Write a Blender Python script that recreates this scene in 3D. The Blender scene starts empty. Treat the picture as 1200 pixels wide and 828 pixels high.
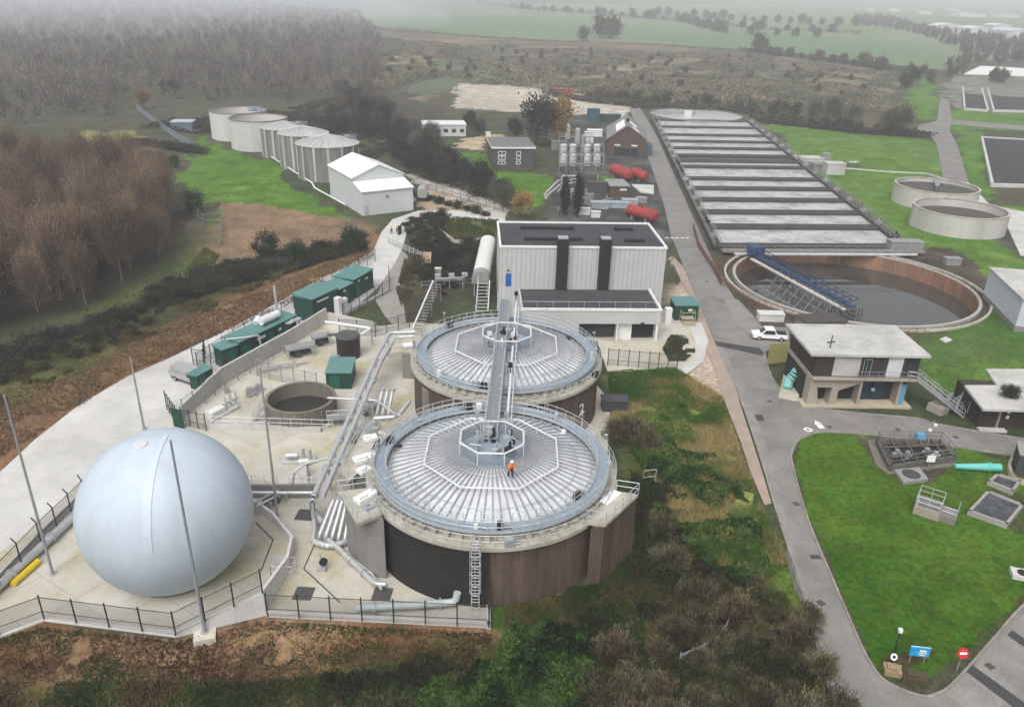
import bpy, bmesh, math, random
import numpy as np
from math import pi, sin, cos, radians, hypot, atan2
from mathutils import Vector, Matrix
from mathutils.geometry import tessellate_polygon
rnd = random.Random(11)
SC = bpy.context.scene
COL = SC.collection
# ------------------------------------------------------------------ camera
EXPOSURE, HAZE = 0.25, 0.00045
F, H = 928.0, 45.0
PITCH, ROLL = radians(24.45), radians(1.5)
RC = Matrix.Rotation(pi/2-PITCH, 3, 'X') @ Matrix.Rotation(ROLL, 3, 'Z')
cd = bpy.data.cameras.new('camera'); cam = bpy.data.objects.new('camera', cd); COL.objects.link(cam)
cam.location = (0, 0, H); cam.rotation_euler = RC.to_euler()
cd.sensor_width = 36; cd.lens = 36*F/1200; cd.clip_start = 0.5; cd.clip_end = 20000
SC.camera = cam

def ray(u, v): return (RC @ Vector(((u-600)/F, -(v-414)/F, -1))).normalized()
def W(u, v, z=0.0):
    """point of the photograph's sight line at height z"""
    d = ray(u, v); t = (z-H)/d.z
    return Vector((d.x*t, d.y*t, z))
def sstep(a, b, x):
    t = np.clip((x-a)/(b-a), 0, 1); return t*t*(3-2*t)
FRONT = [W(*p) for p in ((-300, 800), (-60, 766), (0, 747), (52, 727), (206, 747), (312, 722), (575, 734), (700, 700))]
FX = np.array([p.x for p in FRONT]); FY = np.array([p.y for p in FRONT])
def terrain(x, y):
    x = np.asarray(x, float); y = np.asarray(y, float)
    d = np.hypot(x, y)
    z = 0.012*np.maximum(d-480, 0)
    az = np.degrees(np.arctan2(x, y))
    z = z + 0.006*np.maximum(d-330, 0)*sstep(-9, -18, az)
    gap = np.interp(x, FX, FY) - y
    fade = 1 - sstep(FX[-2]-14, FX[-2]+2, x)
    z = z - fade*(0.9*sstep(0.2, 2.0, gap) + 0.10*np.maximum(gap-1, 0))
    return z
def T(x, y): return float(terrain(x, y))
def G(u, v):
    """point of the sight line on the terrain"""
    d = ray(u, v); t0 = 10.0; t = t0
    while t < 9000:
        t1 = t*1.03
        if H+d.z*t1 < T(d.x*t1, d.y*t1):
            a, b = t, t1
            for _ in range(30):
                m = (a+b)/2
                if H+d.z*m < T(d.x*m, d.y*m): b = m
                else: a = m
            return Vector((d.x*a, d.y*a, H+d.z*a))
        t = t1
    return Vector((d.x*t, d.y*t, T(d.x*t, d.y*t)))

# ------------------------------------------------------------------ materials
def nd(nt, t, **kw):
    n = nt.nodes.new(t)
    for k, v in kw.items():
        if hasattr(n, k): setattr(n, k, v)
    return n
MATS = {}
def M(name, col, rough=.8, var=.18, scale=.6, metal=0.0, streak=0, dirt=None, dirt_amt=.5, bump=0.0, wave=0, spec=.3, dscale=.25, grain=.12, joints=0):
    if name in MATS: return MATS[name]
    m = bpy.data.materials.new(name); m.use_nodes = True; nt = m.node_tree; L = nt.links
    bs = nt.nodes['Principled BSDF']
    bs.inputs['Roughness'].default_value = rough; bs.inputs['Metallic'].default_value = metal
    bs.inputs['Specular IOR Level'].default_value = spec
    geo = nd(nt, 'ShaderNodeNewGeometry')
    mp = nd(nt, 'ShaderNodeMapping'); L.new(geo.outputs['Position'], mp.inputs['Vector'])
    if streak: mp.inputs['Scale'].default_value = (1, 1, 1.0/streak)
    n1 = nd(nt, 'ShaderNodeTexNoise'); n1.inputs['Scale'].default_value = scale; n1.inputs['Detail'].default_value = 8; n1.inputs['Roughness'].default_value = .65
    L.new(mp.outputs[0], n1.inputs['Vector'])
    mr = nd(nt, 'ShaderNodeMapRange'); mr.inputs['From Min'].default_value = .25; mr.inputs['From Max'].default_value = .75
    mr.inputs['To Min'].default_value = 1-var; mr.inputs['To Max'].default_value = 1+var
    L.new(n1.outputs[0], mr.inputs[0])
    mx = nd(nt, 'ShaderNodeMix', data_type='RGBA', blend_type='MULTIPLY'); mx.inputs[0].default_value = 1
    mx.inputs[6].default_value = (*col, 1); L.new(mr.outputs[0], mx.inputs[7])
    out = mx.outputs[2]
    if grain:
        n3 = nd(nt, 'ShaderNodeTexNoise'); n3.inputs['Scale'].default_value = 5.5; n3.inputs['Detail'].default_value = 4; n3.inputs['Roughness'].default_value = .8
        L.new(mp.outputs[0], n3.inputs['Vector'])
        r3 = nd(nt, 'ShaderNodeMapRange'); r3.inputs['From Min'].default_value = .3; r3.inputs['From Max'].default_value = .7
        r3.inputs['To Min'].default_value = 1-grain; r3.inputs['To Max'].default_value = 1+grain; L.new(n3.outputs[0], r3.inputs[0])
        m3 = nd(nt, 'ShaderNodeMix', data_type='RGBA', blend_type='MULTIPLY'); m3.inputs[0].default_value = 1; L.new(out, m3.inputs[6]); L.new(r3.outputs[0], m3.inputs[7]); out = m3.outputs[2]
    if dirt:
        n2 = nd(nt, 'ShaderNodeTexNoise'); n2.inputs['Scale'].default_value = dscale; n2.inputs['Detail'].default_value = 9; n2.inputs['Roughness'].default_value = .7
        L.new(mp.outputs[0], n2.inputs['Vector'])
        r2 = nd(nt, 'ShaderNodeMapRange'); r2.inputs['From Min'].default_value = .47; r2.inputs['From Max'].default_value = .72
        r2.inputs['To Max'].default_value = dirt_amt; L.new(n2.outputs[0], r2.inputs[0])
        m2 = nd(nt, 'ShaderNodeMix', data_type='RGBA'); L.new(r2.outputs[0], m2.inputs[0]); L.new(out, m2.inputs[6]); m2.inputs[7].default_value = (*dirt, 1)
        out = m2.outputs[2]
    if joints:
        bk = nd(nt, 'ShaderNodeTexBrick'); bk.inputs['Scale'].default_value = 1; bk.inputs['Brick Width'].default_value = joints; bk.inputs['Row Height'].default_value = joints*.8
        bk.inputs['Mortar Size'].default_value = .03; bk.inputs['Mortar Smooth'].default_value = .2; bk.offset = .0
        bk.inputs['Color1'].default_value = (1, 1, 1, 1); bk.inputs['Color2'].default_value = (.90, .89, .87, 1); bk.inputs['Mortar'].default_value = (.66, .63, .58, 1)
        rt = nd(nt, 'ShaderNodeMapping'); rt.inputs['Rotation'].default_value = (0, 0, .55); L.new(geo.outputs['Position'], rt.inputs['Vector']); L.new(rt.outputs[0], bk.inputs['Vector'])
        m4 = nd(nt, 'ShaderNodeMix', data_type='RGBA', blend_type='MULTIPLY'); m4.inputs[0].default_value = 1; L.new(out, m4.inputs[6]); L.new(bk.outputs[0], m4.inputs[7]); out = m4.outputs[2]
    L.new(out, bs.inputs['Base Color'])
    if bump or wave:
        bp = nd(nt, 'ShaderNodeBump'); bp.inputs['Strength'].default_value = bump or .4; bp.inputs['Distance'].default_value = .08
        if wave:
            wv = nd(nt, 'ShaderNodeTexWave'); wv.inputs['Scale'].default_value = wave; wv.bands_direction = 'X'
            L.new(geo.outputs['Position'], wv.inputs['Vector']); L.new(wv.outputs[1], bp.inputs['Height'])
        else: L.new(n1.outputs[0], bp.inputs['Height'])
        L.new(bp.outputs[0], bs.inputs['Normal'])
    MATS[name] = m
    return m
def leaf_mat(name, rough=.85):
    m = bpy.data.materials.new(name); m.use_nodes = True; nt = m.node_tree; L = nt.links
    bs = nt.nodes['Principled BSDF']; bs.inputs['Roughness'].default_value = rough; bs.inputs['Specular IOR Level'].default_value = .15
    at = nd(nt, 'ShaderNodeAttribute'); at.attribute_name = 'Col'
    oi = nd(nt, 'ShaderNodeObjectInfo')
    mr = nd(nt, 'ShaderNodeMapRange'); mr.inputs['To Min'].default_value = .58; mr.inputs['To Max'].default_value = 1.12; L.new(oi.outputs['Random'], mr.inputs[0])
    mx = nd(nt, 'ShaderNodeMix', data_type='RGBA', blend_type='MULTIPLY'); mx.inputs[0].default_value = 1
    L.new(at.outputs['Color'], mx.inputs[6]); L.new(mr.outputs[0], mx.inputs[7]); L.new(mx.outputs[2], bs.inputs['Base Color'])
    return m
def mesh_mat(name, col, alpha, cell=0):
    """see-through wire mesh or grating: real openings at the wires' scale"""
    m = bpy.data.materials.new(name); m.use_nodes = True; nt = m.node_tree; L = nt.links
    bs = nt.nodes['Principled BSDF']; bs.inputs['Base Color'].default_value = (*col, 1); bs.inputs['Roughness'].default_value = .6
    tr = nd(nt, 'ShaderNodeBsdfTransparent'); mi = nd(nt, 'ShaderNodeMixShader'); mi.inputs[0].default_value = alpha
    L.new(tr.outputs[0], mi.inputs[1]); L.new(bs.outputs[0], mi.inputs[2])
    L.new(mi.outputs[0], nt.nodes['Material Output'].inputs['Surface'])
    return m

# ------------------------------------------------------------------ mesh builder
def basis(d):
    d = d.normalized(); a = Vector((0, 0, 1)) if abs(d.z) < .95 else Vector((1, 0, 0))
    x = d.cross(a).normalized(); return x, x.cross(d).normalized()
class Fr:
    """a ground frame: origin, x along the front edge, y away from the camera"""
    def __init__(s, A, B=None, ang=None):
        s.o = Vector((A.x, A.y, A.z))
        if B is not None:
            d = Vector((B.x-A.x, B.y-A.y, 0)); s.w = d.length; s.ex = d.normalized()
        else: s.ex = Vector((cos(ang), sin(ang), 0)); s.w = 0
        s.ey = Vector((-s.ex.y, s.ex.x, 0))
    def p(s, x, y, z=0): return s.o + s.ex*x + s.ey*y + Vector((0, 0, z))
ORIG = Fr(Vector((0, 0, 0)), ang=0)
class MB:
    def __init__(s): s.v = []; s.f = []; s.m = []; s.mi = 0
    def add(s, vs, fs):
        b = len(s.v); s.v += [tuple(p) for p in vs]; s.f += [tuple(b+i for i in f) for f in fs]; s.m += [s.mi]*len(fs)
    def box8(s, p): s.add(p, [(3, 2, 1, 0), (4, 5, 6, 7), (0, 1, 5, 4), (1, 2, 6, 5), (2, 3, 7, 6), (3, 0, 4, 7)])
    def fb(s, fr, x0, x1, y0, y1, z0, z1):
        s.box8([fr.p(x0, y0, z0), fr.p(x1, y0, z0), fr.p(x1, y1, z0), fr.p(x0, y1, z0), fr.p(x0, y0, z1), fr.p(x1, y0, z1), fr.p(x1, y1, z1), fr.p(x0, y1, z1)])
    def prism(s, poly, z0, z1):
        n = len(poly); a = sum(poly[i][0]*poly[(i+1) % n][1]-poly[(i+1) % n][0]*poly[i][1] for i in range(n))
        if a < 0: poly = poly[::-1]
        lo = [Vector((p[0], p[1], z0)) for p in poly]; hi = [Vector((p[0], p[1], z1)) for p in poly]
        s.add(lo+hi, [(i, (i+1) % n, n+(i+1) % n, n+i) for i in range(n)])
        tri = tessellate_polygon([hi])
        s.add(hi, tri); s.add(lo, tri)
    def profile(s, fr, prof, x0, x1):
        """yz outline swept along x"""
        n = len(prof); a = [fr.p(x0, y, z) for y, z in prof]; b = [fr.p(x1, y, z) for y, z in prof]
        s.add(a+b, [(i, (i+1) % n, n+(i+1) % n, n+i) for i in range(n)])
        t = tessellate_polygon([[Vector((y, z, 0)) for y, z in prof]]); s.add(a, t); s.add(b, t)
    def profx(s, fr, prof, y0, y1):
        n = len(prof); a = [fr.p(x, y0, z) for x, z in prof]; b = [fr.p(x, y1, z) for x, z in prof]
        s.add(a+b, [(i, (i+1) % n, n+(i+1) % n, n+i) for i in range(n)])
        t = tessellate_polygon([[Vector((x, z, 0)) for x, z in prof]]); s.add(a, t); s.add(b, t)
    def cyl(s, p0, p1, r0, r1=None, n=16, caps=True):
        r1 = r0 if r1 is None else r1; p0 = Vector(p0); p1 = Vector(p1); x, y = basis(p1-p0)
        c = [(cos(2*pi*i/n), sin(2*pi*i/n)) for i in range(n)]
        A = [p0+(x*a+y*b)*r0 for a, b in c]; B = [p1+(x*a+y*b)*r1 for a, b in c]
        s.add(A+B, [(i, (i+1) % n, n+(i+1) % n, n+i) for i in range(n)])
        if caps: s.add(A, [tuple(range(n))[::-1]]); s.add(B, [tuple(range(n))])
    def tube(s, pts, r, n=6):
        for i in range(len(pts)-1):
            if (Vector(pts[i+1])-Vector(pts[i])).length > 1e-5: s.cyl(pts[i], pts[i+1], r, r, n, i in (0, len(pts)-2))
    def pipe(s, pts, r, n=10):
        """tube with rounded elbows"""
        pts = [Vector(p) for p in pts]; q = [pts[0]]
        for i in range(1, len(pts)-1):
            a, b, c = pts[i-1], pts[i], pts[i+1]; k = min(r*2.5, (a-b).length*.45, (c-b).length*.45)
            A = b+(a-b).normalized()*k; C = b+(c-b).normalized()*k
            for t in (0, .33, .66, 1): q.append(A*(1-t)**2+b*2*t*(1-t)+C*t*t)
        q.append(pts[-1]); s.tube(q, r, n)
    def ring(s, c, ri, ro, z0, z1, n=64, a0=0, a1=2*pi):
        full = abs(a1-a0-2*pi) < 1e-6; k = n if full else n+1
        vs = []
        for i in range(k):
            a = a0+(a1-a0)*i/n; ca, sa = cos(a), sin(a)
            for r, z in ((ri, z0), (ro, z0), (ro, z1), (ri, z1)): vs.append(Vector((c.x+ca*r, c.y+sa*r, z)))
        fs = []
        for i in range(n):
            j = (i+1) % k
            for q in range(4): fs.append((4*i+q, 4*i+(q+1) % 4, 4*j+(q+1) % 4, 4*j+q))
        if not full: fs += [(0, 1, 2, 3), (4*n+3, 4*n+2, 4*n+1, 4*n)]
        s.add(vs, fs)
    def lathe(s, c, prof, n=64):
        vs = []; k = len(prof)
        for i in range(n):
            a = 2*pi*i/n
            for r, z in prof: vs.append(Vector((c.x+cos(a)*r, c.y+sin(a)*r, c.z+z)))
        s.add(vs, [(i*k+j, ((i+1) % n)*k+j, ((i+1) % n)*k+j+1, i*k+j+1) for i in range(n) for j in range(k-1)])
    def rail(s, pts, h=1.1, sp=1.6, r=.04, mids=1, closed=False):
        pts = [Vector(p) for p in pts]
        if closed: pts = pts+[pts[0]]
        for k in range(mids+1):
            z = Vector((0, 0, h*(k+1)/(mids+1))); s.tube([p+z for p in pts], r, 5)
        for i in range(len(pts)-1):
            a, b = pts[i], pts[i+1]; n = max(1, round((b-a).length/sp))
            for j in range(n + (1 if i == len(pts)-2 and not closed else 0)):
                q = a.lerp(b, j/n); s.cyl(q, q+Vector((0, 0, h)), r, r, 5, False)
    def build(s, name, mats, parent=None, at=None, smooth=False, **props):
        me = bpy.data.meshes.new(name)
        o = Vector((0, 0, 0))
        if parent is not None: o = ORG.get(parent.name, o)
        if at is not None: o = Vector(at)
        me.from_pydata([(x-o.x, y-o.y, z-o.z) for x, y, z in s.v], [], s.f)
        for m in (mats if isinstance(mats, (list, tuple)) else [mats]): me.materials.append(m)
        if len(set(s.m)) > 1: me.polygons.foreach_set('material_index', s.m)
        bm = bmesh.new(); bm.from_mesh(me); bmesh.ops.recalc_face_normals(bm, faces=bm.faces); bm.to_mesh(me); bm.free()
        if smooth:
            me.polygons.foreach_set('use_smooth', [True]*len(me.polygons))
            if hasattr(me, 'set_sharp_from_angle'): me.set_sharp_from_angle(angle=radians(40))
        ob = bpy.data.objects.new(name, me); COL.objects.link(ob)
        ORG[ob.name] = o
        if parent is not None: ob.parent = parent
        else: ob.location = o
        for k, v in props.items(): ob[k] = v
        return ob
ORG = {}
def tag(o, label, cat, group=None):
    o['label'] = label; o['category'] = cat
    if group: o['group'] = group
    return o
def thing(name, label, cat, loc=(0, 0, 0), group=None):
    o = bpy.data.objects.new(name, None); COL.objects.link(o); o.location = Vector(loc); o.empty_display_size = .1
    ORG[o.name] = Vector(loc); return tag(o, label, cat, group)
def dup(root, loc, rz=0, sc=1, label=None, group=None):
    r = root.copy(); COL.objects.link(r); r.location = loc; r.rotation_euler = (0, 0, rz); r.scale = (sc, sc, sc) if not isinstance(sc, tuple) else sc
    if label: r['label'] = label
    if group: r['group'] = group
    for ch in root.children:
        c = ch.copy(); COL.objects.link(c); c.parent = r
        for g in ch.children:
            d = g.copy(); COL.objects.link(d); d.parent = c
    return r
SHEETPOLY = []
def sheet(name, pts, z, mat, kind='structure', sub=None):
    SHEETPOLY.append(pts)
    vs = [Vector((p.x, p.y, z)) for p in pts]
    mb = MB(); mb.add(vs, tessellate_polygon([vs])); o = mb.build(name, mat)
    for p in o.data.polygons:
        if p.normal.z < 0: p.flip()
    if kind: o['kind'] = kind
    return o
def px(*pp, z=0): return [W(u, v, z) for u, v in pp]
def gx(*pp): return [G(u, v) for u, v in pp]
def raw_mesh(name, V, Fc, cols=None, mat=None, at=None):
    """numpy arrays -> object; Fc is (n,k)"""
    me = bpy.data.meshes.new(name); n, k = Fc.shape
    me.vertices.add(len(V)); me.vertices.foreach_set('co', V.astype(np.float32).ravel())
    me.loops.add(n*k); me.loops.foreach_set('vertex_index', Fc.astype(np.int32).ravel())
    me.polygons.add(n); me.polygons.foreach_set('loop_start', np.arange(0, n*k, k, dtype=np.int32))
    try: me.polygons.foreach_set('loop_total', np.full(n, k, dtype=np.int32))
    except Exception: pass
    me.update(calc_edges=True)
    if cols is not None:
        ca = me.color_attributes.new('Col', 'FLOAT_COLOR', 'POINT')
        ca.data.foreach_set('color', np.c_[cols, np.ones(len(cols))].astype(np.float32).ravel())
    if mat: me.materials.append(mat)
    o = bpy.data.objects.new(name, me); COL.objects.link(o)
    return o
# ------------------------------------------------------------------ sky, sun, air
wd = bpy.data.worlds.new('World'); SC.world = wd; wd.use_nodes = True
nt = wd.node_tree; bg = nt.nodes['Background']
sky = nt.nodes.new('ShaderNodeTexSky'); sky.sky_type = 'NISHITA'; sky.sun_disc = False
SETT = Vector((59.2, 132.2, 0))
SUN_EL, SUN_AZ = radians(52), radians(200)
sky.sun_elevation = SUN_EL; sky.sun_rotation = SUN_AZ; sky.dust_density = 4; sky.air_density = 1.0
hs = nt.nodes.new('ShaderNodeHueSaturation'); hs.inputs['Saturation'].default_value = .22
nt.links.new(sky.outputs[0], hs.inputs['Color']); tc = nt.nodes.new('ShaderNodeTexCoord'); sx = nt.nodes.new('ShaderNodeSeparateXYZ'); nt.links.new(tc.outputs['Generated'], sx.inputs[0])
mrz = nt.nodes.new('ShaderNodeMapRange'); mrz.inputs['To Min'].default_value = .42; mrz.inputs['To Max'].default_value = 1.5; nt.links.new(sx.outputs['Z'], mrz.inputs[0])   # an overcast sky is brightest overhead
mxs = nt.nodes.new('ShaderNodeMix'); mxs.data_type = 'RGBA'; mxs.blend_type = 'MULTIPLY'; mxs.inputs[0].default_value = 1; nt.links.new(hs.outputs[0], mxs.inputs[6]); nt.links.new(mrz.outputs[0], mxs.inputs[7]); nt.links.new(mxs.outputs[2], bg.inputs[0])
bg.inputs[1].default_value = .15
sl = bpy.data.lights.new('sun', 'SUN'); sl.energy = 1.5; sl.angle = radians(50); sl.color = (1, .97, .93)
so = bpy.data.objects.new('sun', sl); COL.objects.link(so)
sd = Vector((sin(SUN_AZ)*cos(SUN_EL), cos(SUN_AZ)*cos(SUN_EL), sin(SUN_EL)))   # towards the sun
so.rotation_euler = sd.to_track_quat('Z', 'Y').to_euler()
SC.view_settings.view_transform = 'Standard'; SC.view_settings.look = 'None'
SC.view_settings.exposure = EXPOSURE; SC.view_settings.gamma = 1; SC.view_settings.use_curve_mapping = False
SC.cycles.max_bounces = 6; SC.cycles.transparent_max_bounces = 24; SC.cycles.volume_bounces = 1
SC.cycles.use_denoising = True
hz = MB(); hz.box8([Vector(p) for p in ((-5600, -120, -25), (5600, -120, -25), (5600, 5600, -25), (-5600, 5600, -25), (-5600, -120, 220), (5600, -120, 220), (5600, 5600, 220), (-5600, 5600, 220))])
hm = bpy.data.materials.new('haze'); hm.use_nodes = True; nt = hm.node_tree
nt.nodes.remove(nt.nodes['Principled BSDF'])
pv = nt.nodes.new('ShaderNodeVolumePrincipled'); pv.inputs['Color'].default_value = (.93, .95, 1, 1); pv.inputs['Density'].default_value = HAZE
nt.links.new(pv.outputs[0], nt.nodes['Material Output'].inputs['Volume'])
def mistbank(c, r, dens):
    # a thicker bank of mist lying over the far wood on the left
    mb = MB(); n, k = 72, 32; vs = []
    for i in range(k+1):
        for j in range(n): th = pi*i/k; a = 2*pi*j/n; vs.append(Vector((c[0]+r[0]*sin(th)*cos(a), c[1]+r[1]*sin(th)*sin(a), c[2]+r[2]*cos(th))))
    mb.add(vs, [(i*n+j, i*n+(j+1) % n, (i+1)*n+(j+1) % n, (i+1)*n+j) for i in range(k) for j in range(n)])
    m = bpy.data.materials.new('mist'); m.use_nodes = True; nt = m.node_tree; nt.nodes.remove(nt.nodes['Principled BSDF'])
    pv = nt.nodes.new('ShaderNodeVolumePrincipled'); pv.inputs['Color'].default_value = (.93, .95, 1, 1); pv.inputs['Density'].default_value = dens
    nt.links.new(pv.outputs[0], nt.nodes['Material Output'].inputs['Volume']); o = mb.build('mist', m); o['kind'] = 'stuff'; o.display_type = 'WIRE'
for c_, r_, d_ in (((-640, 1050, 0), (560, 700, 110), .0008), ((-560, 1150, 5), (420, 620, 85), .0008), ((-700, 800, 5), (470, 520, 75), .0009), ((-420, 1500, 20), (420, 600, 70), .0006)): mistbank(c_, r_, d_)
ho = hz.build('haze', hm); ho['kind'] = 'stuff'; ho.display_type = 'WIRE'

# ------------------------------------------------------------------ ground
def inside(poly, X, Y):
    c = np.zeros(X.shape, bool); n = len(poly)
    for i in range(n):
        x1, y1 = poly[i].x, poly[i].y; x2, y2 = poly[(i+1) % n].x, poly[(i+1) % n].y
        if y1 == y2: continue
        c ^= ((y1 > Y) != (y2 > Y)) & (X < (x2-x1)*(Y-y1)/(y2-y1)+x1)
    return c
def vnoise(X, Y, s, seed=0):
    """value noise"""
    X = X/s+seed*17.3; Y = Y/s+seed*9.1
    xi = np.floor(X).astype(np.int64); yi = np.floor(Y).astype(np.int64); fx = X-xi; fy = Y-yi
    fx = fx*fx*(3-2*fx); fy = fy*fy*(3-2*fy)
    def h(a, b):
        q = (a*374761393+b*668265263+seed*1274126177) & 0x7fffffff
        q = ((q ^ (q >> 13))*1274126177) & 0x7fffffff
        return ((q ^ (q >> 16)) & 0xffff)/65535.0
    return (h(xi, yi)*(1-fx)+h(xi+1, yi)*fx)*(1-fy)+(h(xi, yi+1)*(1-fx)+h(xi+1, yi+1)*fx)*fy
def fbm(X, Y, s, seed=0, o=4):
    return sum(vnoise(X, Y, s/2**k, seed+k)*.5**k for k in range(o))/sum(.5**k for k in range(o))
NA, NR = 760, 620
az = np.linspace(radians(-64), radians(64), NA); rr = 16*np.exp(np.linspace(0, math.log(5400/16), NR))
AZ, RR = np.meshgrid(az, rr); GX = RR*np.sin(AZ); GY = RR*np.cos(AZ)
jit = np.clip(RR*.012, .3, 12)
JX = GX+(fbm(GX, GY, 4, 1, 3)-.5)*2*jit+(fbm(GX, GY, 22, 2, 2)-.5)*jit*3; JY = GY+(fbm(GX, GY, 4, 3, 3)-.5)*2*jit+(fbm(GX, GY, 22, 4, 2)-.5)*jit*3
shp = GX.shape
N1 = fbm(GX, GY, 30, 5); N2 = fbm(GX, GY, 5, 6); N3 = fbm(GX, GY, 120, 7)
C = np.zeros(shp+(3,)); ROUGH = np.full(shp, .35)
def blend(a, b, t): return np.array(a)*(1-t[..., None])+np.array(b)*t[..., None]
def con(n, k=3): return np.clip((n-.5)*k+.5, 0, 1)
C[:] = blend((.075, .07, .045), (.05, .065, .03), con(N1))
def region(pts, a, b, n=None, rough=.0, third=None, k=3, sharp=False):
    poly = gx(*pts); m = inside(poly, GX if sharp else JX, GY if sharp else JY)
    c = blend(a, b, con(N2*.6+N1*.4 if n is None else n, k))
    if third is not None: c = blend(c, third, con(N2, 6)*con(N1, 5)) if False else (c*(1-con(fbm(GX, GY, 9, 12), 6)[..., None])+np.array(third)*con(fbm(GX, GY, 9, 12), 6)[..., None])
    C[m] = c[m]; ROUGH[m] = rough
    return m
GRN = ((.06, .145, .014), (.09, .18, .024))
# far country
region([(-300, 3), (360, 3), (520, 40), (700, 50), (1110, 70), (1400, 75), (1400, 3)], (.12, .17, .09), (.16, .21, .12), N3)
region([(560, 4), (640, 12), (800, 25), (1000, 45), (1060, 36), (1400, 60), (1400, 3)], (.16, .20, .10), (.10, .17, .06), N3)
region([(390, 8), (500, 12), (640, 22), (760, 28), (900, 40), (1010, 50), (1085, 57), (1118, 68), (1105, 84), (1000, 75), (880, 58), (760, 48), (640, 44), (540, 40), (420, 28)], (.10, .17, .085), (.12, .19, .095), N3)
region([(420, 30), (540, 42), (760, 50), (900, 62), (1000, 78), (1050, 88), (1040, 128), (900, 124), (750, 120), (640, 105), (560, 96), (430, 140), (400, 110)], (.17, .135, .09), (.075, .085, .05), N1, .5, k=5)
region([(450, 70), (540, 60), (600, 85), (560, 98), (500, 112), (440, 110)], (.07, .105, .06), (.10, .12, .07), N1, .4, k=4)
region([(820, 70), (900, 80), (960, 100), (1000, 120), (900, 118), (860, 100)], (.075, .10, .06), (.11, .105, .07), N1, .4, k=4)
region([(430, 55), (480, 60), (520, 46), (560, 50), (500, 75), (440, 85)], (.22, .17, .11), (.13, .11, .07), N1, .4, k=5)
region([(620, 75), (700, 78), (760, 82), (680, 95), (630, 92)], (.24, .2, .14), (.12, .11, .07), N1, .4, k=5)
region([(700, 95), (800, 88), (900, 95), (960, 100), (900, 115), (780, 112)], (.21, .17, .12), (.09, .085, .055), N1, .4, k=5)
region([(545, 97), (600, 101), (690, 112), (755, 124), (740, 137), (690, 134), (600, 131), (528, 127)], (.36, .32, .26), (.44, .40, .33), N1)
region([(880, 126), (1000, 135), (1100, 150), (1100, 160), (890, 146)], (.10, .085, .05), (.06, .06, .035), N2, .4)
# left side
region([(100, 152), (190, 150), (203, 170), (180, 176), (110, 168)], (.24, .22, .09), (.17, .17, .06))
region([(190, 100), (330, 60), (430, 60), (520, 140), (480, 170), (400, 120), (260, 115)], (.055, .05, .035), (.08, .075, .05), rough=.4)
region([(236, 158), (252, 172), (330, 196), (372, 238), (408, 262), (350, 250), (300, 240), (250, 238), (215, 236), (198, 205), (212, 182)], *GRN)
region([(246, 238), (300, 240), (350, 250), (410, 262), (440, 270), (432, 292), (380, 312), (255, 318), (244, 285)], (.21, .145, .085), (.165, .115, .07))
region([(140, 345), (205, 322), (238, 285), (236, 240), (252, 262), (258, 300), (230, 335), (160, 360), (60, 400)], (.06, .12, .02), (.12, .14, .035), rough=.2)
region([(-300, 470), (0, 420), (120, 380), (240, 330), (330, 305), (425, 285), (425, 300), (330, 330), (220, 375), (60, 440), (0, 470), (-300, 600)], (.022, .022, .014), (.05, .055, .022), rough=.5)
region([(-300, 570), (0, 458), (90, 430), (220, 372), (330, 326), (425, 292), (442, 268), (446, 295), (400, 325), (300, 378), (200, 425), (140, 450), (60, 505), (0, 556), (-200, 720)], (.22, .135, .07), (.17, .10, .052), rough=.15, third=None)
region([(-300, 540), (0, 456), (100, 418), (170, 396), (120, 430), (40, 465), (0, 490), (-200, 620)], (.10, .115, .03), (.17, .13, .05), rough=.3, third=(.06, .075, .02))
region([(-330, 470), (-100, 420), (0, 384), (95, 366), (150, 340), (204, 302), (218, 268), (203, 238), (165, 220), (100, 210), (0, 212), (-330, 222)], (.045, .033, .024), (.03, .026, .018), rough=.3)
region([(190, 100), (230, 190), (205, 176), (160, 150), (0, 150), (0, 205), (-300, 210), (-300, 130)], (.075, .07, .05), (.06, .06, .035), rough=.3)
# middle
region([(540, 178), (575, 180), (580, 200), (640, 205), (655, 215), (648, 228), (610, 248), (575, 225), (545, 205), (530, 190)], *GRN)
region([(470, 256), (500, 250), (590, 252), (588, 290), (560, 330), (540, 360), (480, 380), (450, 360), (465, 330), (480, 310)], (.03, .027, .02), (.055, .05, .035), rough=.5)
region([(520, 252), (585, 256), (580, 282), (530, 284), (512, 268)], (.14, .15, .03), (.06, .08, .025), rough=.3)
region([(476, 300), (495, 318), (485, 350), (465, 378), (440, 385), (455, 350), (470, 330)], (.13, .09, .05), (.06, .08, .03), rough=.3)
region([(500, 212), (560, 238), (600, 250), (500, 248), (478, 226)], (.40, .31, .21), (.32, .26, .18))
region([(480, 205), (560, 232), (600, 246), (600, 254), (560, 244), (480, 214)], (.42, .39, .35), (.36, .33, .30))
region([(545, 160), (580, 158), (578, 176), (535, 174)], (.44, .36, .24), (.36, .29, .19))
region([(650, 135), (760, 138), (790, 250), (790, 300), (650, 262), (640, 210)], (.04, .04, .038), (.13, .125, .115), rough=.1, third=(.05, .05, .045))
region([(695, 205), (722, 207), (720, 222), (692, 218)], *GRN)
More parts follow.
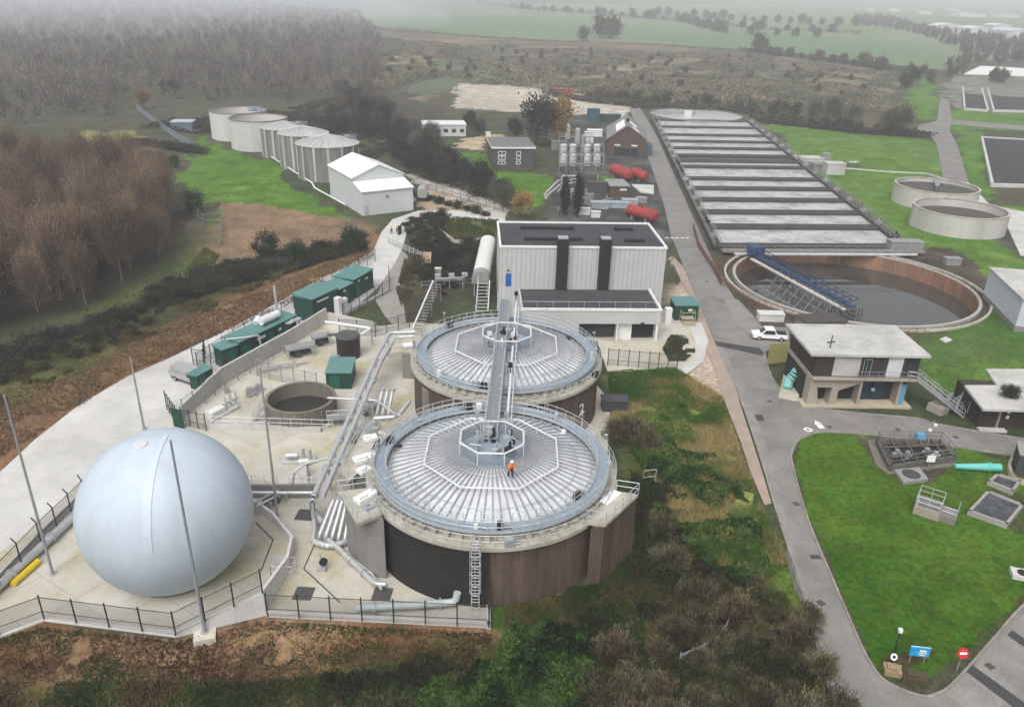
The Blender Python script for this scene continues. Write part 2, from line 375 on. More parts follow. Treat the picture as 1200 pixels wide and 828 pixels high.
# right side
region([(886, 142), (1000, 158), (1090, 165), (1132, 215), (1110, 240), (1200, 300), (1300, 330), (1300, 420), (1200, 408), (1150, 470), (1090, 455), (1082, 430), (1140, 380), (1148, 340), (1060, 280), (960, 205)], (.07, .15, .020), (.10, .18, .034))
region([(1082, 92), (1098, 90), (1100, 140), (1062, 140), (1060, 120)], *GRN)
region([(1110, 128), (1300, 138), (1300, 160), (1110, 150)], *GRN)
region([(1115, 150), (1150, 156), (1168, 240), (1300, 244), (1300, 275), (1190, 262), (1135, 216)], *GRN)
region([(1108, 118), (1112, 95), (1145, 80), (1300, 80), (1300, 140), (1112, 128)], (.2, .19, .16), (.13, .13, .10))
region([(1170, 272), (1200, 275), (1196, 312), (1178, 300)], (.06, .06, .05), (.1, .1, .08))
region([(822, 290), (850, 300), (880, 380), (893, 382), (1060, 385), (1130, 392), (1180, 340), (1120, 292), (960, 268), (840, 275)], (.06, .05, .04), (.09, .075, .055), rough=.1)
region([(1085, 400), (1135, 372), (1195, 350), (1200, 420), (1160, 425), (1110, 425)], (.05, .115, .02), (.08, .12, .035))
region([(1082, 418), (1110, 415), (1150, 430), (1140, 455), (1095, 452)], (.05, .12, .018), (.08, .13, .03))
region([(930, 534), (938, 516), (962, 508), (1000, 510), (1120, 526), (1200, 540), (1300, 552), (1300, 625), (1205, 700), (1150, 755), (1130, 782), (1105, 803), (1075, 808), (1040, 795), (1015, 762), (976, 672), (951, 612)], (.028, .088, .005), (.068, .135, .013), N1*.6+N2*.4)
for o, w_ in (((1005, 512), 0), ):
    region([(1000, 512), (1085, 520), (1120, 548), (1090, 570), (1048, 562), (1025, 548)], (.05, .045, .035), (.08, .07, .05))
region([(1135, 610), (1165, 570), (1210, 585), (1210, 632), (1180, 622)], (.07, .06, .045), (.05, .075, .02))
region([(1020, 770), (1040, 775), (1130, 772), (1140, 758), (1205, 700), (1205, 690), (1130, 765), (1075, 792), (1050, 783)], (.07, .05, .025), (.05, .09, .015))
# bank beside the digesters
region([(712, 430), (735, 405), (800, 432), (832, 440), (850, 470), (868, 530), (884, 580), (905, 620), (925, 660), (950, 720), (968, 800), (985, 900), (560, 900), (560, 735), (590, 705), (700, 690), (735, 640), (745, 580), (712, 500)], (.06, .14, .016), (.14, .17, .035), rough=.4, third=(.04, .07, .014))
region([(745, 455), (790, 440), (842, 462), (862, 530), (880, 590), (850, 600), (800, 560), (770, 500)], (.38, .32, .12), (.11, .19, .028), N2, rough=.35, k=4)
region([(712, 432), (770, 432), (775, 460), (760, 500), (725, 470)], (.18, .15, .06), (.06, .11, .02), N2, rough=.3, k=4)
region([(715, 440), (750, 425), (790, 430), (735, 450)], (.28, .2, .12), (.16, .13, .07))
region([(790, 300), (806, 330), (822, 370), (838, 410), (850, 445), (845, 480), (820, 450), (790, 430), (780, 405), (770, 380), (785, 345)], (.36, .27, .20), (.44, .36, .28))
region([(730, 470), (770, 520), (850, 640), (930, 700), (965, 790), (960, 900), (720, 900), (740, 720), (780, 640), (745, 560)], (.045, .04, .022), (.03, .045, .014), rough=.6, third=(.08, .065, .03))
region([(592, 706), (700, 692), (740, 650), (780, 690), (740, 760), (640, 760), (600, 745)], (.055, .085, .015), (.10, .09, .03), N2, rough=.4)
region([(700, 470), (730, 475), (745, 500), (740, 520), (708, 515)], (.22, .17, .10), (.13, .10, .06))
# brown waste in front of the yard
region([(-500, 830), (0, 745), (52, 724), (206, 744), (312, 718), (575, 732), (592, 750), (590, 900), (-500, 900)], (.16, .085, .04), (.07, .04, .02), N2*.5+N1*.5, .35, third=(.235, .15, .085), k=4)
region([(-500, 870), (0, 792), (150, 796), (300, 792), (420, 775), (480, 765), (520, 742), (600, 760), (600, 950), (-500, 950)], (.06, .075, .018), (.10, .085, .03), N2, .6, third=(.03, .04, .012), k=4)
# ------------------------------------------------------------------ roads, yards, kerbs
ASPH = M('asphalt', (.185, .176, .168), .85, .28, .35, dirt=(.27, .245, .215), dirt_amt=.75, dscale=.10, bump=.2, grain=.2)
ASPD = M('dark_asphalt', (.05, .05, .052), .85, .2, .8)
CONC = M('concrete', (.50, .475, .42), .8, .14, .4, dirt=(.35, .30, .11), dirt_amt=.9, dscale=.12, joints=5)
CONP = M('pale_concrete', (.50, .49, .47), .85, .16, .25, dirt=(.33, .32, .30), dirt_amt=.8, dscale=.09)
CONB = M('raw_concrete', (.47, .455, .43), .85, .12, .8, dirt=(.2, .19, .17), dirt_amt=.6, dscale=.4, streak=3)
PINK = M('pinkish_concrete', (.33, .26, .215), .85, .18, .6, dirt=(.2, .17, .14))
GRAV = M('gravel', (.27, .255, .235), .95, .25, 1.5, dirt=(.18, .15, .11), dirt_amt=.6)
road_px = [(738, 128), (752, 165), (765, 200), (778, 240), (786, 275), (802, 315), (822, 362), (840, 405), (862, 450), (880, 505), (893, 545), (906, 590), (922, 640), (942, 700), (962, 765), (985, 840), (1010, 900), (1300, 900), (1300, 625), (1205, 702), (1165, 745), (1132, 782), (1108, 806), (1085, 815), (1055, 806), (1032, 792), (1013, 762), (998, 728), (974, 672), (949, 612), (934, 562), (928, 534), (936, 516), (958, 507), (1000, 508), (1060, 515), (1120, 524), (1200, 536), (1300, 552), (1300, 530), (1200, 514), (1100, 497), (1075, 490), (1000, 483), (950, 476), (925, 465), (908, 447), (900, 428), (897, 412), (925, 402), (925, 384), (893, 382), (862, 352), (838, 312), (826, 285), (808, 245), (790, 205), (770, 160), (750, 126)]
sheet('road', px(*road_px), .03, ASPH)
sheet('road_patch', px((832, 399), (890, 408), (896, 414), (893, 417), (835, 404)), .034, ASPD)
sheet('road_patch', px((1138, 778), (1205, 826), (1205, 842), (1131, 786)), .034, ASPD)
sheet('road_patch', px((985, 818), (1005, 818), (1010, 834), (985, 834)), .034, ASPD)
ASPL = M('pale_asphalt', (.23, .215, .20), .85, .25, .4, dirt=(.16, .15, .145), dirt_amt=.6, grain=.2)
sheet('road_patch', px((838, 405), (848, 408), (884, 480), (905, 545), (925, 625), (948, 700), (970, 770), (985, 830), (976, 830), (960, 765), (940, 700), (918, 625), (897, 545), (874, 486)), .032, ASPL)
sheet('road_patch', px((866, 352), (890, 378), (880, 392), (858, 372), (846, 345)), .032, ASPL)
sheet('road_patch', px((960, 478), (1010, 485), (1008, 496), (962, 490)), .0325, ASPL)
sheet('road_patch', px((1108, 812), (1138, 786), (1172, 748), (1212, 706), (1290, 722), (1210, 790), (1150, 850)), .032, ASPL)
sheet('road_patch', px((1180, 744), (1186, 738), (1260, 790), (1255, 797)), .0335, ASPD)
sheet('road_patch', px((884, 486), (893, 486), (896, 493), (887, 493)), .0335, ASPD)
sheet('road_patch', px((948, 650), (960, 650), (963, 655), (951, 655)), .0335, ASPD)
sheet('pavement', px((788, 300), (800, 312), (820, 358), (838, 402), (860, 452), (878, 506), (891, 546), (904, 590), (896, 592), (880, 555), (868, 518), (852, 478), (838, 435), (820, 390), (806, 345), (790, 312)), .05, PINK)
sheet('side_road', px((1100, 92), (1114, 92), (1112, 120), (1116, 142), (1112, 152), (1122, 170), (1135, 214), (1106, 214), (1098, 170), (1090, 158), (1075, 152), (1078, 146), (1098, 142), (1102, 115)), .03, ASPH)
sheet('side_road', px((1112, 140), (1300, 156), (1300, 161), (1114, 146)), .034, ASPH)
sheet('pavement', px((1105, 214), (1135, 214), (1160, 240), (1200, 248), (1210, 300), (1196, 300), (1180, 265), (1150, 255)), .036, CONP)
croad = [(-300, 720), (-80, 618), (0, 553), (42, 514), (92, 475), (150, 441), (200, 419), (245, 397), (300, 369), (360, 335), (410, 310), (438, 293), (447, 272), (460, 257), (490, 247), (520, 246), (592, 250), (592, 259), (560, 258), (520, 256), (492, 260), (477, 271), (472, 290), (463, 308), (445, 335), (400, 375), (345, 410), (262, 450), (200, 500), (120, 550), (60, 610), (-40, 690), (-300, 830)]
sheet('concrete_road', px(*croad), .035, CONP)
sheet('gravel_track', px((470, 292), (463, 308), (447, 333), (440, 352), (452, 372), (464, 384), (476, 378), (472, 350), (468, 330), (478, 300)), .03, GRAV)
yard = [(-300, 800), (-60, 766), (0, 745), (52, 725), (206, 744), (312, 719), (575, 732), (573, 706), (640, 690), (708, 610), (715, 470), (690, 440), (560, 382), (480, 378), (445, 382), (385, 372), (345, 398), (262, 446), (200, 488), (120, 540), (60, 600), (-40, 680), (-300, 820)]
sheet('concrete_yard', px(*yard), .045, CONC)
sheet('pavement', px((585, 362), (790, 362), (830, 405), (806, 435), (780, 446), (740, 432), (712, 436), (700, 400), (600, 385)), .04, CONC)
sheet('pavement', px((806, 378), (822, 378), (830, 400), (824, 425), (812, 433), (796, 445), (800, 432), (812, 425), (817, 405)), .06, CONP)
sheet('hardstanding', px((1145, 78), (1300, 80), (1300, 100), (1115, 95)), .04, CONP)
def kerb(pts, w=.18, h=.12, mat=None):
    mb = MB()
    for a, b in zip(pts, pts[1:]):
        f = Fr(a, b); mb.fb(f, -.02, f.w+.02, 0, w, -.1, h)
    o = mb.build('kerb', mat or CONP); o['kind'] = 'structure'
def smooth(pts, n=4):
    out = []
    for i in range(len(pts)-1):
        p0 = pts[max(i-1, 0)]; p1 = pts[i]; p2 = pts[i+1]; p3 = pts[min(i+2, len(pts)-1)]
        for k in range(n):
            t = k/n; out.append(.5*((2*p1)+(p2-p0)*t+(2*p0-5*p1+4*p2-p3)*t*t+(3*p1-3*p2+p3-p0)*t**3))
    return out+[pts[-1]]
KERB = M('kerb_stone', (.27, .25, .215), .9, .35, .8, dirt=(.12, .12, .08), dirt_amt=.7)
kerb(smooth(px((1300, 625), (1205, 702), (1165, 745), (1132, 782), (1108, 806), (1085, 815), (1055, 806), (1032, 792), (1013, 762), (998, 728), (974, 672), (949, 612), (934, 562), (928, 534), (936, 516), (958, 507), (1000, 508), (1060, 515), (1120, 524), (1200, 536))), mat=KERB)
kerb(smooth(px((862, 452), (880, 505), (893, 545), (906, 590), (922, 640), (942, 700), (962, 765), (985, 840))), mat=KERB)
kerb(smooth(px((1200, 514), (1100, 497), (1075, 490), (1000, 483), (950, 476), (925, 465), (908, 447), (900, 428), (897, 412))), mat=KERB)
MARK = M('road_paint', (.75, .75, .72), .8, .15, 2)
# narrow worn white stripes across the road
for i in range(5):
    a = W(780+i*6, 279, .034); f = Fr(a, ang=.1); mb = MB(); mb.fb(f, 0, .7, 0, .5, 0, .004); o = mb.build('road_marking', MARK); o['kind'] = 'structure'

# ------------------------------------------------------------------ the ground sheet itself
# the ground lies just under every paved sheet and stays out of the sunken tank
FLAT = np.zeros(shp, bool)
for poly in SHEETPOLY:
    for ex, ey in ((0, 0), (1.2, 0), (-1.2, 0), (0, 1.2), (0, -1.2), (.8, .8), (-.8, -.8)): FLAT |= inside(poly, GX+ex, GY+ey)
ROUGH[FLAT] = 0
# soft edges between the wild plants' patches; paved and mown edges stay as they are
SOFT = ((ROUGH > .18) & (RR < 170))[..., None]
for _ in range(9):
    Q = C.copy(); Q[1:-1, 1:-1] = (C[1:-1, 1:-1]*2+C[:-2, 1:-1]+C[2:, 1:-1]+(C[1:-1, :-2]+C[1:-1, 2:])*1.0)/6
    for sh in (3, -3): Q[1:-1, 4:-4] = Q[1:-1, 4:-4]*.75+np.roll(C, sh, 1)[1:-1, 4:-4]*.25
    C = np.where(SOFT, Q, C)
GZ = terrain(GX, GY)+ROUGH*((N2-.5)*1.2+(fbm(GX, GY, 1.6, 9, 2)-.5)*.5)-.06*FLAT
C *= (.72+.56*fbm(GX, GY, 1.3, 21, 3))[..., None]
idx = np.arange(NA*NR).reshape(NR, NA)
FC = np.stack([idx[:-1, :-1], idx[:-1, 1:], idx[1:, 1:], idx[1:, :-1]], -1).reshape(-1, 4)
HOLE = np.hypot(GX-SETT.x, GY-SETT.y) < 21.4
FC = FC[~(HOLE.ravel()[FC].all(1))]
gm = bpy.data.materials.new('ground'); gm.use_nodes = True; nt = gm.node_tree; L = nt.links; bs = nt.nodes['Principled BSDF']
bs.inputs['Roughness'].default_value = .95; bs.inputs['Specular IOR Level'].default_value = .1
at = nd(nt, 'ShaderNodeAttribute'); at.attribute_name = 'Col'; geo = nd(nt, 'ShaderNodeNewGeometry')
na = nd(nt, 'ShaderNodeTexNoise'); na.inputs['Scale'].default_value = 1.7; na.inputs['Detail'].default_value = 9; na.inputs['Roughness'].default_value = .75; L.new(geo.outputs['Position'], na.inputs['Vector'])
nb = nd(nt, 'ShaderNodeTexNoise'); nb.inputs['Scale'].default_value = .16; nb.inputs['Detail'].default_value = 5; L.new(geo.outputs['Position'], nb.inputs['Vector'])
m1 = nd(nt, 'ShaderNodeMapRange'); m1.inputs['From Min'].default_value = .3; m1.inputs['From Max'].default_value = .7; m1.inputs['To Min'].default_value = .38; m1.inputs['To Max'].default_value = 1.65; L.new(na.outputs[0], m1.inputs[0])
m2 = nd(nt, 'ShaderNodeMapRange'); m2.inputs['From Min'].default_value = .3; m2.inputs['From Max'].default_value = .7; m2.inputs['To Min'].default_value = .75; m2.inputs['To Max'].default_value = 1.25; L.new(nb.outputs[0], m2.inputs[0])
mm = nd(nt, 'ShaderNodeMath', operation='MULTIPLY'); L.new(m1.outputs[0], mm.inputs[0]); L.new(m2.outputs[0], mm.inputs[1])
mx = nd(nt, 'ShaderNodeMix', data_type='RGBA', blend_type='MULTIPLY'); mx.inputs[0].default_value = 1; L.new(at.outputs['Color'], mx.inputs[6]); L.new(mm.outputs[0], mx.inputs[7])
hsn = nd(nt, 'ShaderNodeHueSaturation'); mh = nd(nt, 'ShaderNodeMapRange'); mh.inputs['From Min'].default_value = .3; mh.inputs['From Max'].default_value = .7; mh.inputs['To Min'].default_value = .475; mh.inputs['To Max'].default_value = .52
nc = nd(nt, 'ShaderNodeTexNoise'); nc.inputs['Scale'].default_value = .6; nc.inputs['Detail'].default_value = 6; L.new(geo.outputs['Position'], nc.inputs['Vector']); L.new(nc.outputs[0], mh.inputs[0]); L.new(mh.outputs[0], hsn.inputs['Hue'])
L.new(mx.outputs[2], hsn.inputs['Color']); L.new(hsn.outputs[0], bs.inputs['Base Color'])
bp = nd(nt, 'ShaderNodeBump'); bp.inputs['Strength'].default_value = .8; bp.inputs['Distance'].default_value = .25; L.new(na.outputs[0], bp.inputs['Height']); L.new(bp.outputs[0], bs.inputs['Normal'])
go = raw_mesh('ground', np.stack([GX, GY, GZ], -1).reshape(-1, 3), FC, C.reshape(-1, 3), gm); go['kind'] = 'structure'
go.data.polygons.foreach_set('use_smooth', [True]*len(go.data.polygons))

# ------------------------------------------------------------------ shared materials
GALV = M('galvanised_steel', (.42, .45, .47), .45, .2, 1.5, metal=.35, dirt=(.3, .3, .29), dirt_amt=.5)
ROOFM = M('ribbed_roof_metal', (.80, .81, .82), .36, .16, .6, metal=.5, dirt=(.40, .40, .39), dirt_amt=.7, dscale=.35)
DECK = M('blue_grey_grating', (.24, .29, .34), .6, .2, 2)
RAILM = M('pale_rail_steel', (.50, .53, .55), .45, .1, 2, metal=.3)
WHITEP = M('white_painted_pipe', (.62, .64, .65), .45, .1, 1)
BROWNC = M('brown_cladding', (.115, .082, .062), .8, .45, 1.3, streak=9, dirt=(.04, .028, .02), dirt_amt=.8, dscale=.45)
BLACKC = M('black_cladding', (.022, .020, .019), .8, .25, 1.2)
LEDGE = M('stained_ledge_concrete', (.42, .40, .34), .85, .2, .9, dirt=(.20, .17, .10), dirt_amt=.8, dscale=.5)
GREYC = M('grey_concrete', (.22, .205, .19), .85, .15, .6, dirt=(.12, .10, .085), dirt_amt=.6, streak=3)
PIPEM = M('lagged_pipe', (.52, .53, .54), .4, .15, 1.2, metal=.4)
BLK = M('black_metal', (.02, .02, .021), .6, .2, 2)
DGREEN = M('dark_green_steel', (.006, .048, .034), .5, .15, .7)
TEAL = M('teal_roof', (.085, .205, .19), .55, .15, .8, dirt=(.15, .24, .23), dirt_amt=.6)
WHITE = M('white_paint', (.78, .78, .77), .5, .06, 1)
MESHF = mesh_mat('wire_mesh', (.09, .10, .10), .15)
MESHP = mesh_mat('blue_mesh_infill', (.25, .30, .35), .42)
GLASS = M('dark_glass', (.03, .035, .04), .15, .1, 1, spec=.6)
WATER = M('dark_water', (.045, .045, .040), .03, .3, .4, spec=.9)
FOAM = M('aerated_water', (.44, .435, .42), .16, .25, .8, dirt=(.09, .088, .08), dirt_amt=.85, dscale=.16, grain=.2)

def octagon(c, r, z, a0=pi/8): return [Vector((c.x+cos(a0+2*pi*i/8)*r, c.y+sin(a0+2*pi*i/8)*r, z)) for i in range(8)]
def circ(c, r, z, n=48, a0=0, a1=2*pi): return [Vector((c.x+cos(a0+(a1-a0)*i/n)*r, c.y+sin(a0+(a1-a0)*i/n)*r, z)) for i in range(n+1)]

PROF = [(9.75, 6.3), (8.6, 6.72), (6.3, 7.35), (4.2, 7.8), (2.4, 8.05), (0.01, 8.15)]
def zroof(r):
    for (r0, z0), (r1, z1) in zip(PROF, PROF[1:]):
        if r1 <= r <= r0: return z0+(z1-z0)*(r0-r)/(r0-r1)
    return PROF[0][1]
def digester(c, label, front):
    t = thing('digester_tank', label, 'tank', c, 'two domed digester tanks')
    mb = MB(); mb.lathe(c, [(10.75, 0), (10.75, 5.7)], 120)
    for i in range(230):
        a = 2*pi*i/230; f = Fr(Vector((c.x+cos(a)*10.75, c.y+sin(a)*10.75, 0)), ang=a+pi/2); mb.fb(f, -.055, .055, -.02, .07 if i % 3 else .10, .02, 5.68)
        # ribs stand outward: local y points to the centre, so mirror
    mb.build('wall', BROWNC, t)
    if front:
        mb = MB(); mb.ring(c, 10.86, 10.93, .03, 5.6, 60, radians(-170), radians(-89)); mb.build('cover_sheet', BLACKC, t)
    mb = MB(); mb.ring(c, 9.6, 11.15, 5.72, 6.08, 96); mb.build('ledge', LEDGE, t)
    mb = MB(); mb.ring(c, 9.72, 10.02, 6.1, 6.42, 96)
    for i in range(60):
        a = 2*pi*i/60; f = Fr(Vector((c.x+cos(a)*10.3, c.y+sin(a)*10.3, 0)), ang=a+pi/2); mb.fb(f, -.22, .22, -.28, .25, 6.09, 6.5)
    mb.build('upstand', LEDGE, t)
    mb = MB(); mb.lathe(c, PROF, 144); mb.build('roof', ROOFM, t)
    mb = MB()
    for i in range(72):
        a = 2*pi*(i+.5)/72; d = Vector((cos(a), sin(a), 0)); q = Vector((-sin(a), cos(a), 0))
        for (r0, z0), (r1, z1) in zip(PROF[:4], PROF[1:5]):
            w = .085; h = .17
            A = c+d*r0; B = c+d*r1
            mb.box8([A+q*w+Vector((0, 0, z0)), A-q*w+Vector((0, 0, z0)), B-q*w+Vector((0, 0, z1)), B+q*w+Vector((0, 0, z1)),
                     A+q*w*.6+Vector((0, 0, z0+h)), A-q*w*.6+Vector((0, 0, z0+h)), B-q*w*.6+Vector((0, 0, z1+h)), B+q*w*.6+Vector((0, 0, z1+h))])
    mb.build('roof_ribs', M('rib_metal', (.36, .37, .385), .45, .15, .8, metal=.4), t)
    for r_, n_, a0_, a1_ in ((4.1, 40, -pi, 0), (7.6, 60, -pi*.9, pi*.15), (8.9, 70, 0, 2*pi)): mb = MB(); mb.tube(circ(c, r_, zroof(r_)+.25, n_, a0_, a1_), .035, 5); mb.build('roof_hoop', GALV, t)
    mb = MB(); mb.ring(c, 9.35, 10.45, 6.86, 6.93, 96)
    for i in range(60):
        a = 2*pi*i/60; f = Fr(Vector((c.x+cos(a)*9.9, c.y+sin(a)*9.9, 0)), ang=a+pi/2); mb.fb(f, -.05, .05, -.55, .5, 6.45, 6.855)
    mb.build('walkway', DECK, t)
    mb = MB(); mb.rail(circ(c, 10.42, 6.93, 60)[:-1], 1.1, 9, .032, 1, True); mb.rail(circ(c, 9.38, 6.93, 60)[:-1], 1.1, 9, .028, 1, True)
    mb.ring(c, 10.43, 10.45, 6.93, 7.13, 96); mb.ring(c, 9.34, 9.36, 6.93, 7.1, 96)
    mb.build('walkway_railing', RAILM, t)
    mb = MB(); mb.rail(circ(c, 11.08, 6.08, 54)[:-1], 1.1, 9, .03, 1, True); mb.build('ledge_railing', RAILM, t)
    o8 = octagon(c, 6.25, zroof(6.25)+.62); mb = MB(); mb.pipe(o8+[o8[0]], .085, 8)
    for i in range(8):
        for k in (0, .5):
            q = o8[i].lerp(o8[(i+1) % 8], k); mb.cyl(q-Vector((0, 0, .75)), q, .05, n=6)
    mb.build('octagon_pipe', WHITEP, t)
    p8 = octagon(c, 3.0, 8.2)
    mb = MB(); mb.prism([(p.x, p.y) for p in p8], 8.0, 8.2); mb.build('centre_platform', DECK, t)
    mb = MB()
    for i in range(8):
        a, b = p8[i], p8[(i+1) % 8]; f = Fr(a, b); mb.fb(f, .03, f.w-.03, -.01, .01, .15, 1.05)
    mb.build('platform_infill', MESHP, t)
    mb = MB(); q8 = [p+Vector((0, 0, 1.25)) for p in p8]; mb.pipe(q8+[q8[0]], .085, 8)
    for i in range(8): mb.cyl(p8[i], q8[i], .05, n=6)
    mb.build('platform_railing', WHITEP, t)
    r2 = random.Random(3+front)
    for i in range(9):
        a = r2.uniform(0, 2*pi); r = r2.uniform(1.1, 2.5); q = c+Vector((cos(a)*r, sin(a)*r, 8.2)); mb = MB(); f = Fr(q, ang=r2.uniform(0, 3))
        s = r2.uniform(.2, .45); mb.fb(f, -s, s, -s*.7, s*.7, 0, r2.uniform(.4, 1.1)); mb.cyl(f.p(0, 0, .3), f.p(0, 0, 1.4), .12); mb.cyl(f.p(-.5, .1, .7), f.p(.5, .1, .7), .09)
        mb.build('mixer_unit', r2.choice([PIPEM, WHITE, GALV, BLK]), t)
    for i in range(14):
        a = 2*pi*(i+.4)/14; q = c+Vector((cos(a)*10.48, sin(a)*10.48, 6.9)); mb = MB(); mb.cyl(q, q+Vector((0, 0, 1.9)), .035, n=5); mb.fb(Fr(q, ang=a), -.22, .1, -.09, .09, 1.9, 2.0); mb.build('lamp_pole', RAILM, t)
    for i in range(12):
        a = r2.uniform(0, 2*pi); r = r2.choice([8.9, 9.9, 9.9, 10.9]); z0 = 6.93 if r == 9.9 else (6.1 if r > 10 else zroof(8.9)); q = c+Vector((cos(a)*r, sin(a)*r, z0)); s = r2.uniform(.12, .28); mb = MB(); mb.fb(Fr(q, ang=a), -s, s, -s*1.4, s*1.4, .0, r2.uniform(.3, .8)); mb.cyl(q+Vector((0, 0, .2)), q+Vector((cos(a+1.5)*.9, sin(a+1.5)*.9, .2)), .06, n=6); mb.build('junction_box', r2.choice([GALV, WHITE, BLK, RAILM]), t)
    if front:
        mb = MB(); x0 = c.x-.85; yb = c.y-11.3
        for sx in (-.3, .3): mb.cyl((x0+sx, yb, .05), (x0+sx, yb, 7.2), .045, n=6)
        for k in range(23): mb.cyl((x0-.3, yb, .3+k*.3), (x0+.3, yb, .3+k*.3), .03, n=5)
        for k in range(6):
            z = 2.2+k*.9; mb.tube([(x0-.3, yb, z), (x0-.42, yb-.4, z), (x0, yb-.75, z), (x0+.42, yb-.4, z), (x0+.3, yb, z)], .03, 5)
        for s in (-.42, .42): mb.cyl((x0+s, yb-.4, 2.2), (x0+s, yb-.4, 7.0), .025, n=5)
        mb.cyl((x0, yb-.75, 2.2), (x0, yb-.75, 7.0), .025, n=5)
        mb.build('caged_ladder', RAILM, t)
    return t
CF = Vector((-1.55, 60.4, 0)); CR = Vector((-.65, 84.2, 0))
dF = digester(CF, 'nearer domed digester with dark sheeting on its left wall', True)
dR = digester(CR, 'farther domed digester with a white numeral on its brown wall', False)
def writing(txt, size, mat, parent, pos, rot, name='numeral', ext=.01):
    cu = bpy.data.curves.new('t', 'FONT'); cu.body = txt; cu.size = size; cu.extrude = ext; cu.align_x = 'CENTER'
    o = bpy.data.objects.new('t', cu); COL.objects.link(o); dg = bpy.context.evaluated_depsgraph_get()
    me = bpy.data.meshes.new_from_object(o.evaluated_get(dg)); bpy.data.objects.remove(o)
    me.materials.clear(); me.materials.append(mat); q = bpy.data.objects.new(name, me); COL.objects.link(q)
    q.parent = parent; q.location = Vector(pos)-ORG[parent.name]; q.rotation_euler = rot; return q
a2 = W(687, 480, 3.4); ad = atan2(a2.y-CR.y, a2.x-CR.x)
writing('2', 2.1, WHITE, dR, CR+Vector((cos(ad)*10.9, sin(ad)*10.9, 2.5)), (pi/2, 0, ad+pi/2))
# corner platforms and access towers: parts of the tank they are built on
def tower(parent, box, slab, zt, mat=BROWNC, ribs=True, rail=True):
    mb = MB(); mb.prism([(p.x, p.y) for p in box], 0, zt-.02)
    if ribs:
        for a, b in zip(box, box[1:]+box[:1]):
            f = Fr(a, b); n = int(f.w/.3)
            for i in range(n+1): mb.fb(f, i*f.w/n-.05, i*f.w/n+.05, -.07, .07, .02, zt-.05)
    mb.build('access_tower', mat, parent)
    mb = MB(); mb.prism([(p.x, p.y) for p in slab], zt, zt+.3)
    c = sum(slab, Vector())/len(slab)
    mb.build('corner_platform', LEDGE, parent)
    if rail:
        mb = MB(); s = [Vector((p.x, p.y, zt+.3)) for p in slab]; mb.rail(s[:4], 1.1, 1.3, .035, 1); mb.build('platform_handrail', RAILM, parent)
    return c
s_ = [W(722, 576, 6.3), W(748, 580, 6.3), W(710, 615, 6.3), W(686, 612, 6.3)]
b_ = [W(702, 690, 0), W(709, 687, 0), W(732, 636, 0), W(715, 640, 0)]
b_ = [Vector((s_[2].x-1.1, s_[2].y-.1, 0)), Vector((s_[2].x-.15, s_[2].y+.15, 0)), Vector((s_[1].x-.2, s_[1].y-.1, 0)), Vector((s_[1].x-2.1, s_[1].y+.2, 0))]
tower(dF, b_, s_, 6.1)
mb = MB(); f = Fr(W(712, 592, 6.4), ang=.9); mb.fb(f, 0, 2.2, 0, .8, 0, .12); mb.build('hatch_cover', WHITE, dF)
s_ = [W(447, 604, 6.3), W(419, 614, 6.3), W(396, 577, 6.3), W(432, 572, 6.3)]
b_ = [Vector((s_[1].x+1.9, s_[1].y+1.0, 0)), Vector((s_[1].x+.35, s_[1].y+1.3, 0)), Vector((s_[2].x+.45, s_[2].y+.2, 0)), Vector((s_[2].x+2.4, s_[2].y+.4, 0))]
tower(dF, b_, s_, 6.1, GREYC, False)
for (u, v, a, l, w_) in ((422, 592, .9, 1.9, .9), (430, 600, .9, .9, .6), (418, 545, .6, 2.2, 1.0), (424, 558, .8, 1.2, .9), (428, 519, .5, 1.3, .8), (430, 508, .5, 1.0, .6)):
    mb = MB(); f = Fr(W(u, v, 6.4 if v > 560 else 5.8), ang=a); mb.fb(f, 0, l, 0, w_, 0, .35); mb.fb(f, .1, l*.5, .1, w_*.6, .35, .6); mb.build('hatch_cover', r2_mat if False else (WHITE if l > 1.1 else GALV), dF)
s_ = [W(408, 566, 5.7), W(400, 552, 5.7), W(428, 500, 5.7), W(444, 500, 5.7), W(432, 540, 5.7)]
mb = MB(); mb.prism([(p.x, p.y) for p in s_], 5.45, 5.75); mb.build('side_platform', LEDGE, dF)
mb = MB(); mb.rail([Vector((p.x, p.y, 5.75)) for p in s_[:3]], 1.1, 1.3, .035, 1); mb.build('platform_handrail', RAILM, dF)
mb = MB(); f = Fr(W(412, 640, 0), ang=.7); mb.prism([(p.x, p.y) for p in (s_[1]+Vector((.8, -.4, 0)), s_[1]+Vector((2.5, 0, 0)), s_[2]+Vector((1.6, -1, 0)), s_[2]+Vector((.4, -.6, 0)))], 0, 5.44); mb.build('access_tower', GREYC, dF)
# rear tank, left side
s_ = [W(495, 455, 5.6), W(478, 405, 5.6), W(459, 405, 5.6), W(466, 428, 5.6)]
mb = MB(); f = Fr(W(496, 505), W(516, 504)); mb.fb(f, 0, f.w, 0, 2.6, 0, 5.0); mb.fb(f, f.w*.2, f.w*.35, -.05, 0, 3.8, 4.4); mb.fb(f, f.w*.65, f.w*.8, -.05, 0, 3.8, 4.4); mb.build('access_tower', GREYC, dR)
s_ = [W(484, 413, 3.7), W(458, 413, 3.7), W(464, 398, 3.7), W(484, 396, 3.7)]
mb = MB(); mb.prism([(p.x, p.y) for p in s_], 3.5, 3.8); mb.build('corner_platform', LEDGE, dR)
mb = MB(); mb.prism([(p.x, p.y) for p in (s_[0]+Vector((-1.4, -.0, 0)), s_[0]+Vector((.4, -.0, 0)), s_[3]+Vector((.3, -.2, 0)), s_[3]+Vector((-.9, -.2, 0)))], 0, 3.48); mb.build('access_tower', GREYC, dR)
